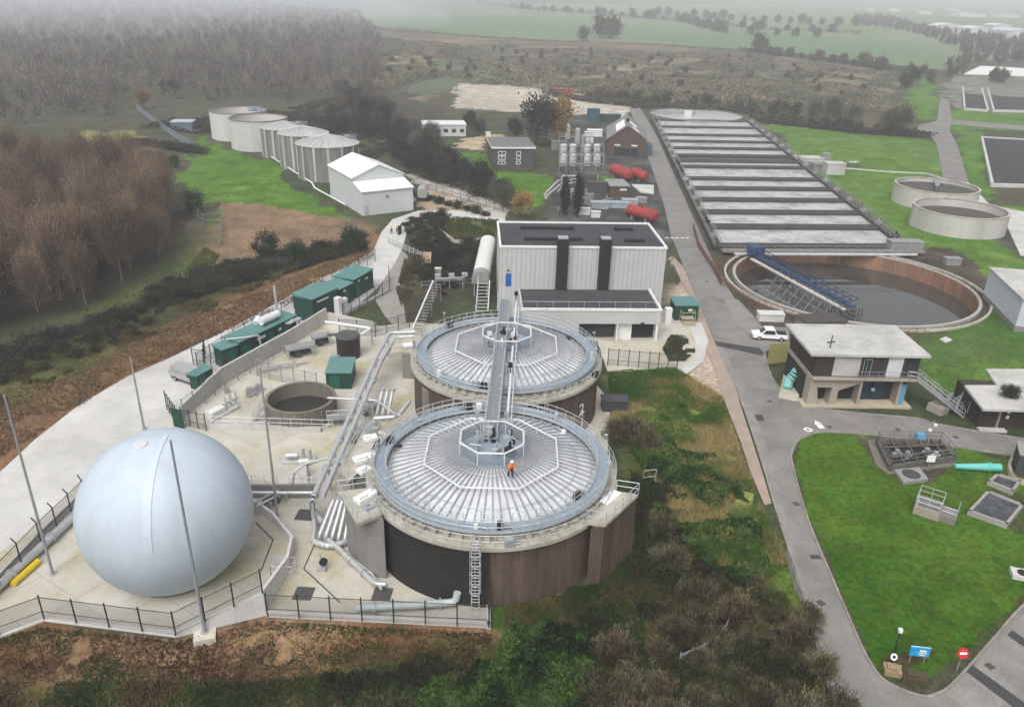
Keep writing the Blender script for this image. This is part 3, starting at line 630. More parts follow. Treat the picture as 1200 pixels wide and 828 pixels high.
mb = MB(); f = Fr(W(474, 407, 3.85), ang=.4); mb.fb(f, 0, 1.2, 0, 1.0, 0, .15); mb.build('hatch_cover', WHITE, dR)
# bridge along the tops
t = thing('access_bridge', 'long railed steel footbridge crossing from the far digester to the near one', 'footbridge', (CR.x-.3, 96.5, 8.3))
A = Vector((CR.x-.35, 96.8, 8.5)); B = Vector((CF.x-.2, CF.y+.9, 8.8)); f = Fr(Vector((A.x, A.y, 0)), Vector((B.x, B.y, 0))); n = 12
def bz(x): return 8.5+.3*x/f.w
mb = MB(); mb.fb(f, 0, f.w, -.55, .55, 8.62, 8.7); mb.build('deck', M('grey_grating', (.20, .22, .235), .6, .35, 4, grain=.3), t)
mb = MB(); mb.fb(f, 0, f.w, -.64, -.56, 8.45, 8.75); mb.fb(f, 0, f.w, .56, .64, 8.45, 8.75)
for i in range(20):
    xa, xb = f.w*i/20, f.w*(i+1)/20
    for y in (-.64, .64): mb.tube([f.p(xa, y, 8.45), f.p((xa+xb)/2, y, 7.9), f.p(xb, y, 8.45)], .035, 5)
for y in (-.64, .64): mb.tube([f.p(0, y, 7.9), f.p(f.w, y, 7.9)], .04, 5)
for x in np.linspace(.5, f.w-.5, 30): mb.fb(f, x-.04, x+.04, -.75, .75, 8.45, 8.6)
mb.build('girder', GALV, t)
mb = MB(); mb.rail([f.p(0, -.6, 8.78), f.p(f.w, -.6, 8.78)], 1.1, 1.5, .03, 1); mb.rail([f.p(0, .6, 8.78), f.p(f.w, .6, 8.78)], 1.1, 1.5, .03, 1); mb.build('railing', RAILM, t)
mb = MB(); mb.pipe([f.p(0, 1.4, 8.7), f.p(f.w*.93, 1.4, 8.9)], .13, 8); mb.pipe([f.p(f.w*.05, 1.75, 8.4), f.p(f.w*.9, 1.75, 8.4)], .07, 8); mb.build('gas_pipe', WHITEP, t)
for k, x in enumerate((.4, f.w*.36, f.w*.62)):
    for y in (-.5, .5): mb = MB(); mb.fb(f, x-.08, x+.08, y-.08, y+.08, 6.08 if k else 5, 8.4); mb.build('support_leg', GALV, t)
for x, z in ((f.w*.63, 9.2), (f.w*.4, 9.0), (.8, 9.0), (f.w*.93, 9.0)):
    for s in (-1.5, 1.5):
        mb = MB(); q = f.p(x, s*.9, 8.5); mb.cyl(q, q+Vector((0, 0, 1.6)), .07, n=6); mb.fb(Fr(q+Vector((0, 0, 1.1)), ang=.3), -.2, .2, -.15, .15, 0, .5); mb.build('valve', rnd.choice([GALV, WHITEP, BLK]), t)
# ------------------------------------------------------------------ gas holder
SP = Vector((-27.85, 53.3, 0)); SR, SZ = 6.72, 5.9
MEMB = M('pale_blue_membrane', (.46, .53, .60), .55, .06, .35, grain=.02, streak=5, dirt=(.37, .42, .465), dirt_amt=.7, dscale=.3, spec=.4)
t = thing('gas_holder', 'big pale blue-white spherical membrane gas holder in the walled corner', 'gas holder', SP)
mb = MB(); a0 = math.asin(-SZ/SR)
mb.lathe(SP, [(SR*cos(a0+(pi/2-a0)*i/40)+.001, SZ+SR*sin(a0+(pi/2-a0)*i/40)) for i in range(41)], 96)
mb.build('membrane', MEMB, t, smooth=True)
mb = MB(); rb = SR*cos(a0); mb.ring(SP, rb-.1, rb+.45, .05, .25, 80); mb.build('base_ring', GREYC, t)
mb = MB(); mb.ring(SP, rb+.05, rb+.2, .26, .5, 80); mb.build('clamp_rail', BLK, t)
mb = MB(); q = SP+Vector((0, 0, SZ)); d = Vector((-.10, -.12, 1)).normalized()
mb.cyl(q+d*(SR-.03), q+d*(SR+.10), .55, .5, 24); mb.build('crown_cap', M('cap_grey', (.55, .56, .56), .6), t)
mb = MB(); arc = []
for i in range(30):
    th = radians(96-i*3.1); arc.append(q+Vector((.12*cos(th)+.10, -cos(th), sin(th))).normalized()*(SR+.015))
for a, b in zip(arc, arc[1:]):
    sx = Vector((.30, .05, 0)); mb.add([a-sx, a+sx, b+sx, b-sx], [(0, 1, 2, 3)])
mb.build('weld_strip', M('weld_strip', (.48, .55, .62), .5, .04, .5), t)
# bund wall and precast retaining walls
def wall(name, label, pts, z0, z1, w, mat, cat='wall', group=None, cap=None, panels=0):
    """pts ground points; z0/z1 scalars or per-point lists"""
    n = len(pts); z0 = z0 if isinstance(z0, (list, tuple)) else [z0]*n; z1 = z1 if isinstance(z1, (list, tuple)) else [z1]*n
    mb = MB()
    for i in range(n-1):
        f = Fr(Vector((pts[i].x, pts[i].y, 0)), Vector((pts[i+1].x, pts[i+1].y, 0))); e = w*.5
        k = max(1, round(f.w/panels)) if panels else 1
        for j in range(k):
            g = .012 if panels else 0
            xa = f.w*j/k+g-(e if j == 0 and i > 0 else 0); xb = f.w*(j+1)/k-g; za = z1[i]+(z1[i+1]-z1[i])*j/k; zb = z1[i]+(z1[i+1]-z1[i])*(j+1)/k; la = z0[i]+(z0[i+1]-z0[i])*j/k; lb = z0[i]+(z0[i+1]-z0[i])*(j+1)/k
            mb.box8([f.p(xa, 0, la), f.p(xb, 0, lb), f.p(xb, w, lb), f.p(xa, w, la), f.p(xa, 0, za), f.p(xb, 0, zb), f.p(xb, w, zb), f.p(xa, w, za)])
    o = mb.build(name, mat, at=(pts[0].x, pts[0].y, 0)); tag(o, label, cat, group); return o
CW = M('white_precast_concrete', (.58, .57, .55), .8, .08, .7, dirt=(.42, .40, .36), dirt_amt=.5, dscale=.5)
wall('retaining_wall', 'low white precast wall rising towards the corner below the gas holder fence', px((-60, 768), (0, 747), (52, 727), (206, 746), (312, 720)), [-1.6]*5, [.12, .12, .12, .35, 2.2], .3, CW, panels=2.4)
wall('bund_wall', 'angled white bund wall between gas holder and pipework yard', px((311, 719), (340, 668), (345, 640), (322, 610), (298, 592)), 0, [2.2, 1.5, 1.2, 1.0, .9], .25, CW, panels=2.4)
wall('kerb_wall', 'thin white kerb wall under the fence in front of the near digester', px((312, 722), (575, 735), (574, 706)), -1.0, .35, .3, CW, panels=3)
wall('bund_wall', 'long grey concrete bund wall between the generators and the pump yard', px((215, 490), (262, 451), (345, 403), (384, 378)), 0, [1.6, 2.3, 2.3, 2.3], .3, CONB, panels=3)
wall('bund_wall', 'short return of the concrete bund wall near the green door kiosk', px((384, 378), (440, 390)), 0, 1.6, .3, CONB)
wall('kerb_wall', 'white kerb wall climbing past the small green kiosks', px((400, 372), (458, 341)), 0, .5, .25, CW)
wall('low_wall', 'low grey wall with a pipe on top crossing behind the gas holder', px((268, 584), (372, 584)), 0, 1.5, .3, GREYC)
wall('low_wall', 'low pale wall in front of the round concrete pit', px((242, 503), (376, 507)), 0, .55, .5, CONP)
wall('roadside_wall', 'long low grey wall carrying cranked fence posts beside the concrete road', px((-60, 735), (0, 685), (48, 634), (100, 583), (140, 556)), 0, .9, .25, CONB, panels=3)
wall('garden_wall', 'bent grey retaining wall in the dark shrub hollow', px((513, 271), (532, 286), (576, 283)), 0, .8, .25, CONB)
# ------------------------------------------------------------------ process building
WCL = M('white_corrugated_cladding', (.56, .56, .555), .5, .05, .4, wave=2.2, bump=.6, dirt=(.43, .42, .40), dirt_amt=.4)
ROOFD = M('dark_membrane_roof', (.045, .046, .05), .75, .25, .4, dirt=(.085, .085, .088), dirt_amt=.6)
WTRIM = M('white_trim', (.72, .72, .71), .5, .05, 1)
A = Vector((-2.15, 112.2, 0)); B = Vector((22.55, 113.6, 0)); f = Fr(A, B); BW = f.w; BD = 13.6; BH = 11
t = thing('process_building', 'tall pale corrugated building with flat black roof and two black ducts', 'building', A)
mb = MB(); mb.fb(f, 0, BW, 0, BD, 0, BH); mb.build('wall', WCL, t)
mb = MB()
for x in np.arange(.35, BW, .7): mb.fb(f, x-.05, x+.05, -.045, -.002, 3.0, BH-.02)
mb.build('cladding_rib', M('cladding_joint', (.40, .40, .40), .5), t)
mb = MB(); mb.fb(f, .2, BW-.2, .2, BD-.2, BH+.003, BH+.06); mb.build('roof', ROOFD, t)
mb = MB(); mb.fb(f, -.12, BW+.12, -.12, .15, BH+.004, BH+.3); mb.fb(f, -.12, BW+.12, BD-.15, BD+.12, BH+.004, BH+.3); mb.fb(f, -.12, .2, .152, BD-.152, BH+.004, BH+.3); mb.fb(f, BW-.2, BW+.12, .152, BD-.152, BH+.004, BH+.3); mb.build('parapet', WTRIM, t)
for x0 in (BW*.338, BW*.593):
    mb = MB(); mb.fb(f, x0, x0+1.65, -1.0, .6, 3.0, BH+1.6); o = mb.build('exhaust_duct', BLK, t)
    mb = MB(); mb.fb(f, x0+.1, x0+1.55, -.9, .5, BH+1.6, BH+1.75); mb.build('duct_cap', GALV, o)
for x0, x1, y0 in ((3.5, 12, 9.6), (3.8, 12.6, 3.4), (18.5, 21.4, 9.4), (19, 22, 3)):
    mb = MB(); mb.fb(f, x0, x1, y0, y0+.7, BH+.07, BH+.5); mb.build('roof_light', BLK, t)
mb = MB(); mb.fb(f, .9, 1.75, -.06, -.005, 5.0, 7.0); mb.build('blue_door', M('blue_panel', (.02, .10, .36), .5), t)
mb = MB(); mb.cyl(f.p(1.3, -.15, 7.5), f.p(1.3, -.01, 7.5), .15); mb.build('wall_lamp', BLK, t)
# annex
A2 = Vector((1.2, 103.2, 0)); fa = Fr(A2, Vector((20.9, 104.3, 0))); AW = fa.w; AD = 8.6
AH = 4.7
mb = MB(); mb.fb(fa, 0, AW, 0, AD, 2.75, AH); mb.fb(fa, 0, 8.2, .0, AD, 0, 2.74); an = mb.build('annex_wall', WCL, t)
mb = MB(); mb.fb(fa, 8.21, AW-.2, 1.6, AD, 0, 2.74); mb.build('recess_wall', M('recess_shade', (.05, .05, .05), .8), t)  # near-black wall colour holds the shade of the recess
for xa, xb in ((AW-.5, AW-.2), (13.6, 13.8)): mb = MB(); mb.fb(fa, xa, xb, .1, 1.58, 0, 2.74); mb.build('column', WTRIM, t)
mb = MB(); mb.fb(fa, .25, AW-.25, .25, AD, AH+.003, AH+.06); mb.build('annex_roof', ROOFD, t)
mb = MB(); mb.fb(fa, -.1, AW+.1, -.1, .2, AH+.004, AH+.35); mb.fb(fa, AW-.2, AW+.1, .202, AD-.1, AH+.004, AH+.35); mb.build('annex_parapet', WTRIM, t)
mb = MB(); mb.rail([fa.p(0, .3, AH+.35), fa.p(AW, .3, AH+.35), fa.p(AW, AD, AH+.35)], .9, 2.2, .025, 0); mb.build('annex_railing', RAILM, t)
mb = MB(); mb.fb(fa, 16.2, AW-.55, 1.5, 1.59, .05, 2.5); mb.build('dark_opening', BLK, t)  # black panel painting the shaded opening under the annex, not a door leaf
mb = MB(); mb.fb(fa, 14.0, 15.9, .8, .9, .05, 2.6); mb.build('side_door', WTRIM, t)
mb = MB(); mb.fb(fa, 17, 17.4, -.25, -.005, 2.6, 3.0); mb.build('wall_lamp', BLK, t)
mb = MB(); mb.fb(f, BW-1.7, BW-.6, -.03, -.005, .1, 2.9); mb.build('dark_door', BLK, t)
# long white vessel and stair at its left
WV = M('white_vessel', (.66, .66, .63), .5, .08, .5, dirt=(.5, .49, .44), dirt_amt=.6)
A = W(553, 332, 2.6); t = thing('conveyor_housing', 'long white round-topped conveyor housing beside the tall pale building', 'conveyor', (A.x, A.y, 0))
fv = Fr(Vector((A.x, A.y, 0)), ang=-.02); prof = [(cos(a)*1.35+1.35, 3.6+sin(a)*1.0) for a in np.linspace(0, pi, 12)]+[(0, 2.6), (2.7, 2.6)]
mb = MB(); mb.profx(fv, prof, 2.2, 21); mb.build('cover', WV, t)
mb = MB(); mb.profx(fv, prof, 0, 2.19); mb.build('end_hopper', M('grey_hopper', (.25, .25, .24), .6), t)
for k, y in enumerate((1, 7, 13, 19)):
    mb = MB(); mb.fb(fv, .2, .4, y, y+.2, 0, 2.59); mb.fb(fv, 2.3, 2.5, y, y+.2, 0, 2.59); mb.build('support_leg', GALV, t)
t = thing('steel_stair', 'white steel ladder stair below the white conveyor housing', 'stair', W(560, 358))
f2 = Fr(W(558, 364), W(583, 364)); mb = MB()
for x in (0, f2.w*.55, f2.w): mb.tube([f2.p(x, 0, 0), f2.p(x+.4, 4.5, 3.4)], .09, 6)
for k in range(9): mb.tube([f2.p(.4*k/9, .5*k, .38*k), f2.p(f2.w*.55+.4*k/9, .5*k, .38*k)], .05, 5)
mb.build('stringer', WHITEP, t)
mb = MB(); mb.rail([f2.p(0, 0, 0), f2.p(.4, 4.5, 3.4)], 1.0, 1.2, .035, 1); mb.rail([f2.p(f2.w, 0, 0), f2.p(f2.w+.4, 4.5, 3.4)], 1.0, 1.2, .035, 1); mb.build('handrail', WHITEP, t)
# white plank stair left of the far digester
t = thing('steel_stair', 'white edged stair running up behind the far digester', 'stair', W(486, 392))
mb = MB(); a, b = W(484, 394, 0), W(508, 352, 0); f2 = Fr(a, b)
mb.box8([f2.p(0, -.1, 1), f2.p(f2.w, -.1, 3), f2.p(f2.w, .1, 3), f2.p(0, .1, 1), f2.p(0, -.1, 1.4), f2.p(f2.w, -.1, 3.4), f2.p(f2.w, .1, 3.4), f2.p(0, .1, 1.4)]); mb.build('stringer', WHITEP, t)
mb = MB()
for i in range(16):
    x = f2.w*(i+.5)/16; mb.fb(f2, x-.15, x+.15, -1.3, -.12, 1+2*i/16, 1.06+2*i/16)
for x in (.3, f2.w*.5, f2.w*.97): mb.fb(f2, x-.06, x+.06, -.06, .06, 0, 1+2*x/f2.w); mb.fb(f2, x-.06, x+.06, -1.3, -1.18, 0, 1+2*x/f2.w)
mb.build('treads', GREYC, t)
# ------------------------------------------------------------------ pipework in the yard
def V3(u, v, z): return W(u, v, z)
def pipe_thing(name, label, runs, r, mat, legs=(), group=None, cat='pipe', flanges=0):
    base = Vector(runs[0][0]); t = thing(name, label, cat, (base.x, base.y, 0), group)
    for k, run in enumerate(runs):
        mb = MB(); mb.pipe(run, r if not isinstance(r, (list, tuple)) else r[k], 12); o = mb.build('pipe', mat, t, smooth=True)
        if flanges:
            for a, b in zip(run, run[1:]):
                a = Vector(a); b = Vector(b); n = int((b-a).length/flanges)
                for i in range(1, n+1):
                    q = a.lerp(b, i/(n+1)); d = (b-a).normalized(); rr_ = r if not isinstance(r, (list, tuple)) else r[k]
                    mb = MB(); mb.cyl(q-d*.06, q+d*.06, rr_*1.5, n=12); mb.build('flange', GALV, o)
    for q in legs:
        mb = MB(); mb.fb(Fr(Vector((q.x, q.y, 0)), ang=0), -.1, .1, -.1, .1, .04, q.z-.1); mb.fb(Fr(Vector((q.x, q.y, 0)), ang=0), -.45, .45, -.1, .1, q.z-.25, q.z-.1); mb.build('support_leg', GALV, t)
    return t
z = 3.2
m0, m1, m2, m3 = V3(486, 389, z), V3(456, 390, z), V3(440, 420, z), V3(366, 585, z)
off = Vector((.75, .1, 0)); legs = [m1.lerp(m2, .1), m2]+[m2.lerp(m3, k) for k in (.2, .4, .6, .8, 1)]
pipe_thing('pipe_bridge', 'twin silver overhead pipes running diagonally down the yard from the far digester', [[m0, m1, m2, m3, V3(366, 596, 1.0), V3(378, 612, .9)], [m0+Vector((0, -.8, -.3)), m1+Vector((.9, -.8, -.3)), m2+off+Vector((0, 0, -.2)), m3+off+Vector((0, .4, -.2))]], .27, PIPEM, legs, flanges=6)
a, b, c = V3(381, 377, 2.6), V3(435, 384.5, 2.6), V3(420, 394, 2.6)
pipe_thing('overhead_pipe', 'white overhead pipe bending round above the black tank', [[a, b, c, V3(421, 404, 1.2)]], .2, WHITEP, [a.lerp(b, .5), b])
a, b = V3(384, 466, 2.6), V3(442, 469, 2.8)
pipe_thing('overhead_pipe', 'thin pale pipe crossing from the concrete pit to the near digester', [[a, b, V3(462, 484, 2.8), V3(472, 488, 3.6)]], .13, PIPEM, [a.lerp(b, .9)])
pipe_thing('overhead_pipe', 'bent pale pipe rising from the low wall under the twin pipes', [[V3(343, 566, 1.0), V3(345, 553, 2.2), V3(358, 543, 2.6), V3(398, 533, 2.8)]], .13, PIPEM, [V3(360, 542, 2.6)])
a, b = V3(140, 575, .6), V3(0, 696, .6); a = V3(100, 592, .6); bb = V3(-40, 722, .6)
pipe_thing('ground_pipe', 'thick grey flanged pipe along the roadside wall by the gas holder', [[a, bb]], .36, PIPEM, [], flanges=5)
pipe_thing('yellow_pipe', 'short bright yellow pipe sleeve lying beside the thick grey pipe', [[V3(15, 684, .3), V3(45, 657, .3)]], .28, M('yellow_plastic', (.68, .49, .02), .45, .1), [])
pipe_thing('wall_pipe', 'grey pipe laid along the low wall behind the gas holder', [[V3(268, 577, 1.75), V3(372, 577, 1.75)]], .16, PIPEM)
pipe_thing('ground_pipe', 'pale pipe running over the ground along the near digester foot', [[V3(385, 632, .7), V3(400, 645, .5), V3(440, 684, .5), V3(452, 684, .5)]], [.24], PIPEM, [], flanges=2.5)
pipe_thing('ground_pipe', 'thin pale pipe with valves beside the near digester corner', [[V3(410, 652, .5), V3(436, 672, .5), V3(447, 690, .5)]], .12, PIPEM, [], flanges=1.2)
pipe_thing('valve_pipe', 'flanged green-grey pipe with upturned end behind the front fence', [[V3(418, 712, .6), V3(480, 709, .6), V3(534, 705, .6), V3(536, 694, 1.5)]], .3, M('pale_green_pipe', (.42, .47, .46), .5, .1), [], flanges=1.4)
# manifold
t = thing('pipe_manifold', 'bundle of silver upright loop pipes beside the near digester corner', 'pipe manifold', W(390, 640))
for k in range(5):
    a = V3(374+k*7.5, 628+k*1.0, .7); b = V3(391+k*5.5, 585-k*.5, 3.3); mb = MB()
    mb.pipe([a+Vector((0, 0, -.5)), a, b, b+Vector((.2, .4, -.1))], .2, 10); mb.build('loop_pipe', PIPEM, t, smooth=True)
mb = MB(); mb.pipe([V3(368, 634, .5), V3(384, 640, .5), V3(402, 636, .5), V3(412, 630, .5)], .28, 12); mb.build('header_pipe', PIPEM, t, smooth=True)
mb = MB(); mb.pipe([V3(366, 590, 1.2), V3(369, 620, .9), V3(366, 634, .6)], .2, 10); mb.build('loop_pipe', PIPEM, t, smooth=True)
mb = MB()
for u, v in ((392, 580), (410, 580), (372, 632), (405, 628)): q = W(u, v, 3.2 if v < 600 else .3); mb.fb(Fr(Vector((q.x, q.y, 0)), ang=.6), -.08, .08, -.08, .08, .04, q.z)
a, b = V3(390, 583, 2.9), V3(416, 580, 2.9); mb.tube([a, b], .08); mb.build('frame', GALV, t)
t = thing('pipe_manifold', 'small group of silver pipes beside the far digester tower', 'pipe manifold', W(455, 490))
for k in range(3):
    a = V3(441+k*7, 486, .8); b = V3(448+k*6, 458, 3.2); mb = MB(); mb.pipe([a+Vector((0, 0, -.5)), a, b, b+Vector((.1, .5, 0))], .2, 10); mb.build('loop_pipe', PIPEM, t, smooth=True)
mb = MB(); mb.pipe([V3(438, 490, 2), V3(466, 488, 2.2), V3(480, 470, 2.8)], .24, 10); mb.build('header_pipe', PIPEM, t, smooth=True); mb = MB(); mb.pipe([V3(440, 505, 2), V3(462, 512, 2), V3(480, 500, 3)], .2, 10); mb.build('header_pipe', PIPEM, t, smooth=True)
mb = MB(); mb.pipe([V3(516, 500, 1), V3(516, 462, 5), V3(525, 452, 5.3)], .12, 8); mb.build('riser_pipe', PIPEM, dR)
# vertical sampler and floor gratings
t = thing('hose_stand', 'small grey hose stand with a dark round reel on the yard slab', 'hose stand', W(377, 666))
q = W(377, 668); mb = MB(); mb.cyl(q, q+Vector((0, 0, 1.8)), .05); mb.fb(Fr(q, ang=0), -.4, .4, -.3, .3, .05, .35); mb.build('post', GALV, t)
mb = MB(); mb.cyl(q+Vector((.2, -.1, .9)), q+Vector((.2, .15, .9)), .35); mb.build('reel', BLK, t)
for k, (u, v, s, lab) in enumerate(((358, 603, 1.2, 'square dark floor grate beside the pipe manifold'), (356, 695, 1.1, 'square dark floor grate near the front fence'), (448, 696, 1.1, 'dark framed floor grate by the upturned pipe'), (318, 587, 1.6, 'round dark drain cover below the low wall'))):
    f = Fr(W(u, v, .05), ang=-.05); mb = MB()
    if k == 3: mb.cyl(f.p(0, 0, 0), f.p(0, 0, .03), .9)
    else: mb.fb(f, -s*.7, s*.7, -s*.7, s*.7, 0, .03)
    tag(mb.build('floor_grate', M('dark_grate', (.07, .07, .065), .7), at=f.o), lab, 'grate')
sl_ = MB(); sl_.tube([W(371, 632, .06), W(356, 666, .06), W(398, 705, .06)], .06, 5); tag(sl_.build('floor_channel', M('dark_grate', (.07, .07, .065)), at=W(356, 666)), 'dark narrow drain channel bent across the yard slab', 'drain')
sl_ = MB(); sl_.tube([W(300, 612, .06), W(320, 632, .06), W(306, 668, .06)], .06, 5); tag(sl_.build('floor_channel', M('dark_grate', (.07, .07, .065)), at=W(320, 632)), 'dark narrow drain channel on the floor right of the gas holder', 'drain')
# ------------------------------------------------------------------ round concrete pit, black tank, kiosks
c = W(354, 485); rp = 3.95
t = thing('concrete_pit', 'round open-topped concrete tank with stair, black liquor low inside', 'tank', c)
mb = MB(); mb.ring(c, rp-.3, rp, 0, 2.2, 72); mb.build('wall', M('brown_grey_concrete', (.165, .145, .118), .85, .2, .6, streak=4, dirt=(.10, .09, .07), dirt_amt=.7), t)
mb = MB(); mb.ring(c, rp-.34, rp+.05, 2.203, 2.27, 72); mb.build('rim', M('brown_grey_concrete', (.165, .145, .118)), t)
mb = MB(); mb.cyl(c+Vector((0, 0, .06)), c+Vector((0, 0, .5)), rp-.31, n=72); mb.build('sludge', M('black_sludge', (.03, .028, .024), .35), t)
mb = MB()
for i in range(26): a = 2*pi*i/26; q = c+Vector((cos(a), sin(a), 0))*(rp+.06); mb.cyl(q+Vector((0, 0, .1)), q+Vector((0, 0, 2.1)), .05, n=5)
mb.build('wall_conduit', GREYC, t)
mb = MB(); a = W(297, 491); b = W(313, 470, 2.2); f = Fr(a, Vector((b.x, b.y, 0)))
for i in range(10): mb.fb(f, f.w*i/10, f.w*(i+.8)/10, -.8, .0, 2.2*(i+1)/10-.06, 2.2*(i+1)/10)
for y in (-.85, .05): mb.tube([f.p(0, y, 0), f.p(f.w, y, 2.2)], .07)
mb.rail([f.p(0, -.85, 0), f.p(f.w, -.85, 2.2)], 1, 1.2, .03); mb.rail([f.p(0, .05, 0), f.p(f.w, .05, 2.2)], 1, 1.2, .03); mb.build('stair', GALV, t)
c = W(409, 417); t = thing('black_tank', 'squat black round tank with a dark lid behind the teal roofed kiosk', 'tank', c)
mb = MB(); mb.cyl(c+Vector((0, 0, .05)), c+Vector((0, 0, 3.0)), 1.55, n=32); mb.build('body', M('black_plastic', (.022, .018, .018), .5, .2), t)
mb = MB(); mb.cyl(c+Vector((0, 0, 3.003)), c+Vector((0, 0, 3.2)), 1.62, 1.5, n=32); mb.fb(Fr(c+Vector((-2.0, .3, 2.9)), ang=.1), -.8, .8, -.4, .4, 0, .08); mb.build('lid', M('dark_grey_lid', (.075, .072, .07), .7), t)

def kiosk(label, A, B, depth, h, roof_over=.12, roof_slope=.15, group=None, doors=(), name='kiosk', cat='kiosk'):
    f = Fr(A, B); t = thing(name, label, cat, A, group)
    mb = MB(); mb.fb(f, 0, f.w, 0, depth, .04, h); mb.build('wall', DGREEN, t)
    o = roof_over; mb = MB(); mb.box8([f.p(-o, -o, h+.003), f.p(f.w+o, -o, h+.003), f.p(f.w+o, depth+o, h+.003), f.p(-o, depth+o, h+.003), f.p(-o, -o, h+.12), f.p(f.w+o, -o, h+.12), f.p(f.w+o, depth+o, h+.12+roof_slope), f.p(-o, depth+o, h+.12+roof_slope)])
    mb.build('roof', TEAL, t)
    for (x0, x1, z0, z1, m) in doors:
        mb = MB(); mb.fb(f, x0, x1, -.05, -.005, z0, z1); mb.build('door' if z0 < .5 else 'panel', m, t)
    return t, f
LGREY = M('light_grey_panel', (.6, .6, .58), .6)
DG2 = M('green_door', (.012, .10, .07), .5)
A, B = W(284, 425), W(349, 392)
t, f = kiosk('long dark green generator container with a white silencer on its teal roof', A, B, 2.7, 2.9, doors=((f_ := 3.1, 4.6, 2.0, 2.4, LGREY), (7.2, 7.7, 1.9, 2.3, LGREY), (.4, 1.6, .1, 2.3, DG2), (5, 6.2, .1, 2.3, DG2), (8.2, 9.4, .1, 2.3, DG2)), name='generator_container', cat='generator')
mb = MB(); mb.cyl(f.p(5.2, 1.2, 3.75), f.p(8.6, 1.2, 3.75), .55, n=20); mb.cyl(f.p(4.9, 1.9, 3.5), f.p(5.9, 2.2, 3.9), .4); mb.build('silencer', WHITEP, t, smooth=True)
mb = MB(); mb.fb(f, 5.6, 5.8, .8, 1.6, 3.05, 3.3); mb.fb(f, 8, 8.2, .8, 1.6, 3.05, 3.3); mb.fb(f, 5.2, 8.6, 1.15, 1.25, 3.05, 3.2); mb.build('cradle', BLK, t)
mb = MB(); mb.cyl(f.p(8.9, 1.6, 3.0), f.p(8.9, 1.6, 7.6), .2); mb.build('exhaust_stack', GALV, t)
mb = MB(); mb.pipe([f.p(f.w-1.6, -.5, 2.8), f.p(f.w-.2, -.6, 2.6), f.p(f.w+.3, -.6, .2)], .22); mb.fb(f, f.w-2.4, f.w+.2, -.8, -.1, 2.55, 2.7); mb.build('gas_duct', PIPEM, t)
mb = MB(); mb.pipe([f.p(-.8, 1.6, 3.3), f.p(1.2, -.35, 3.3), f.p(2.6, -.9, 3.2), f.p(2.7, -1.0, .2)], .12); mb.build('cable_duct', PIPEM, t)
kiosk('narrow green cabinet attached to the end of the long generator container', W(263, 432), W(281, 425.5), 2.0, 2.6, name='green_cabinet', cat='cabinet', doors=((.3, 1.7, .1, 2.2, DG2),))
t, f = kiosk('tall green kiosk with dark open doorway beside the generator container', W(368, 379), W(397, 364.5), 3.5, 3.7, roof_slope=.35, doors=((3.1, 4.5, .2, 2.7, BLK), (1.0, 3.6, 2.9, 3.15, LGREY)))  # black door panel paints the dark inside of the open doorway
mb = MB(); mb.fb(f, f.w*.80, f.w*.80+.9, -1.0, -.1, .04, 2.6); tag(mb.build('white_cabinet', WTRIM, at=f.p(f.w*.8, -.5)), 'upright white cabinet against the tall green kiosk', 'cabinet')
mb = MB(); mb.fb(f, f.w+.5, f.w+1.2, -.9, -.2, .04, 2.0); tag(mb.build('white_cabinet', WTRIM, at=f.p(f.w+1, -.5)), 'shorter white cabinet right of the tall green kiosk', 'cabinet')
kiosk('middle green kiosk with teal roof between two taller ones', W(399, 361), W(415, 352.5), 3.3, 3.0, doors=((1.2, 2.2, .1, 2.2, DG2), (1.0, 1.6, 2.3, 2.6, LGREY)))
kiosk('green kiosk with teal roof nearest the bend of the concrete road', W(416, 350.5), W(438, 337), 3.6, 3.2, doors=((.5, 1.5, .1, 2.3, DG2), (3.4, 4.2, 2.2, 2.5, LGREY), (1.2, 1.7, 2.5, 2.8, LGREY)))
kiosk('small dark green kiosk in front of the silver van', W(233, 457.5), W(251, 447), 1.2, 1.9, doors=((.3, 1.4, .1, 1.9, DG2),))
kiosk('green kiosk with big teal roof beside the round concrete pit', W(383, 456), W(412, 456), 4.2, 2.2, roof_slope=.1, doors=((.4, 1.6, .1, 1.9, DG2),))
t, f = kiosk('lone green kiosk beside the main road right of the pale building', W(790, 375.5), W(817, 375.5), 3.3, 2.4, doors=((2.0, 2.6, 1.5, 1.9, LGREY),))
mb = MB()
mb.fb(f, .8, 2.8, -1.4, -.05, .7, .8)
for x in (.8, 2.8): mb.tube([f.p(x, -1.4, .05), f.p(x, -1.4, 1.8), f.p(x, -.1, 1.8)], .05); mb.tube([f.p(x, -.1, .05), f.p(x, -.1, 1.8)], .05)
mb.tube([f.p(.8, -1.4, 1.8), f.p(2.8, -1.4, 1.8)], .05)
for k in range(3): mb.fb(f, .9, 2.7, -1.5-.3*(k+1), -1.5-.3*k, .05, .7-.2*(k+1)+.05)
mb.build('step_platform', M('tan_metal', (.36, .31, .21), .6), t)
mb = MB(); f = Fr(W(779, 380), ang=.2); mb.fb(f, 0, 1.0, 0, .8, .05, 2.5); tag(mb.build('white_cabinet', WTRIM, at=f.o), 'pale upright cabinet left of the lone roadside kiosk', 'cabinet')
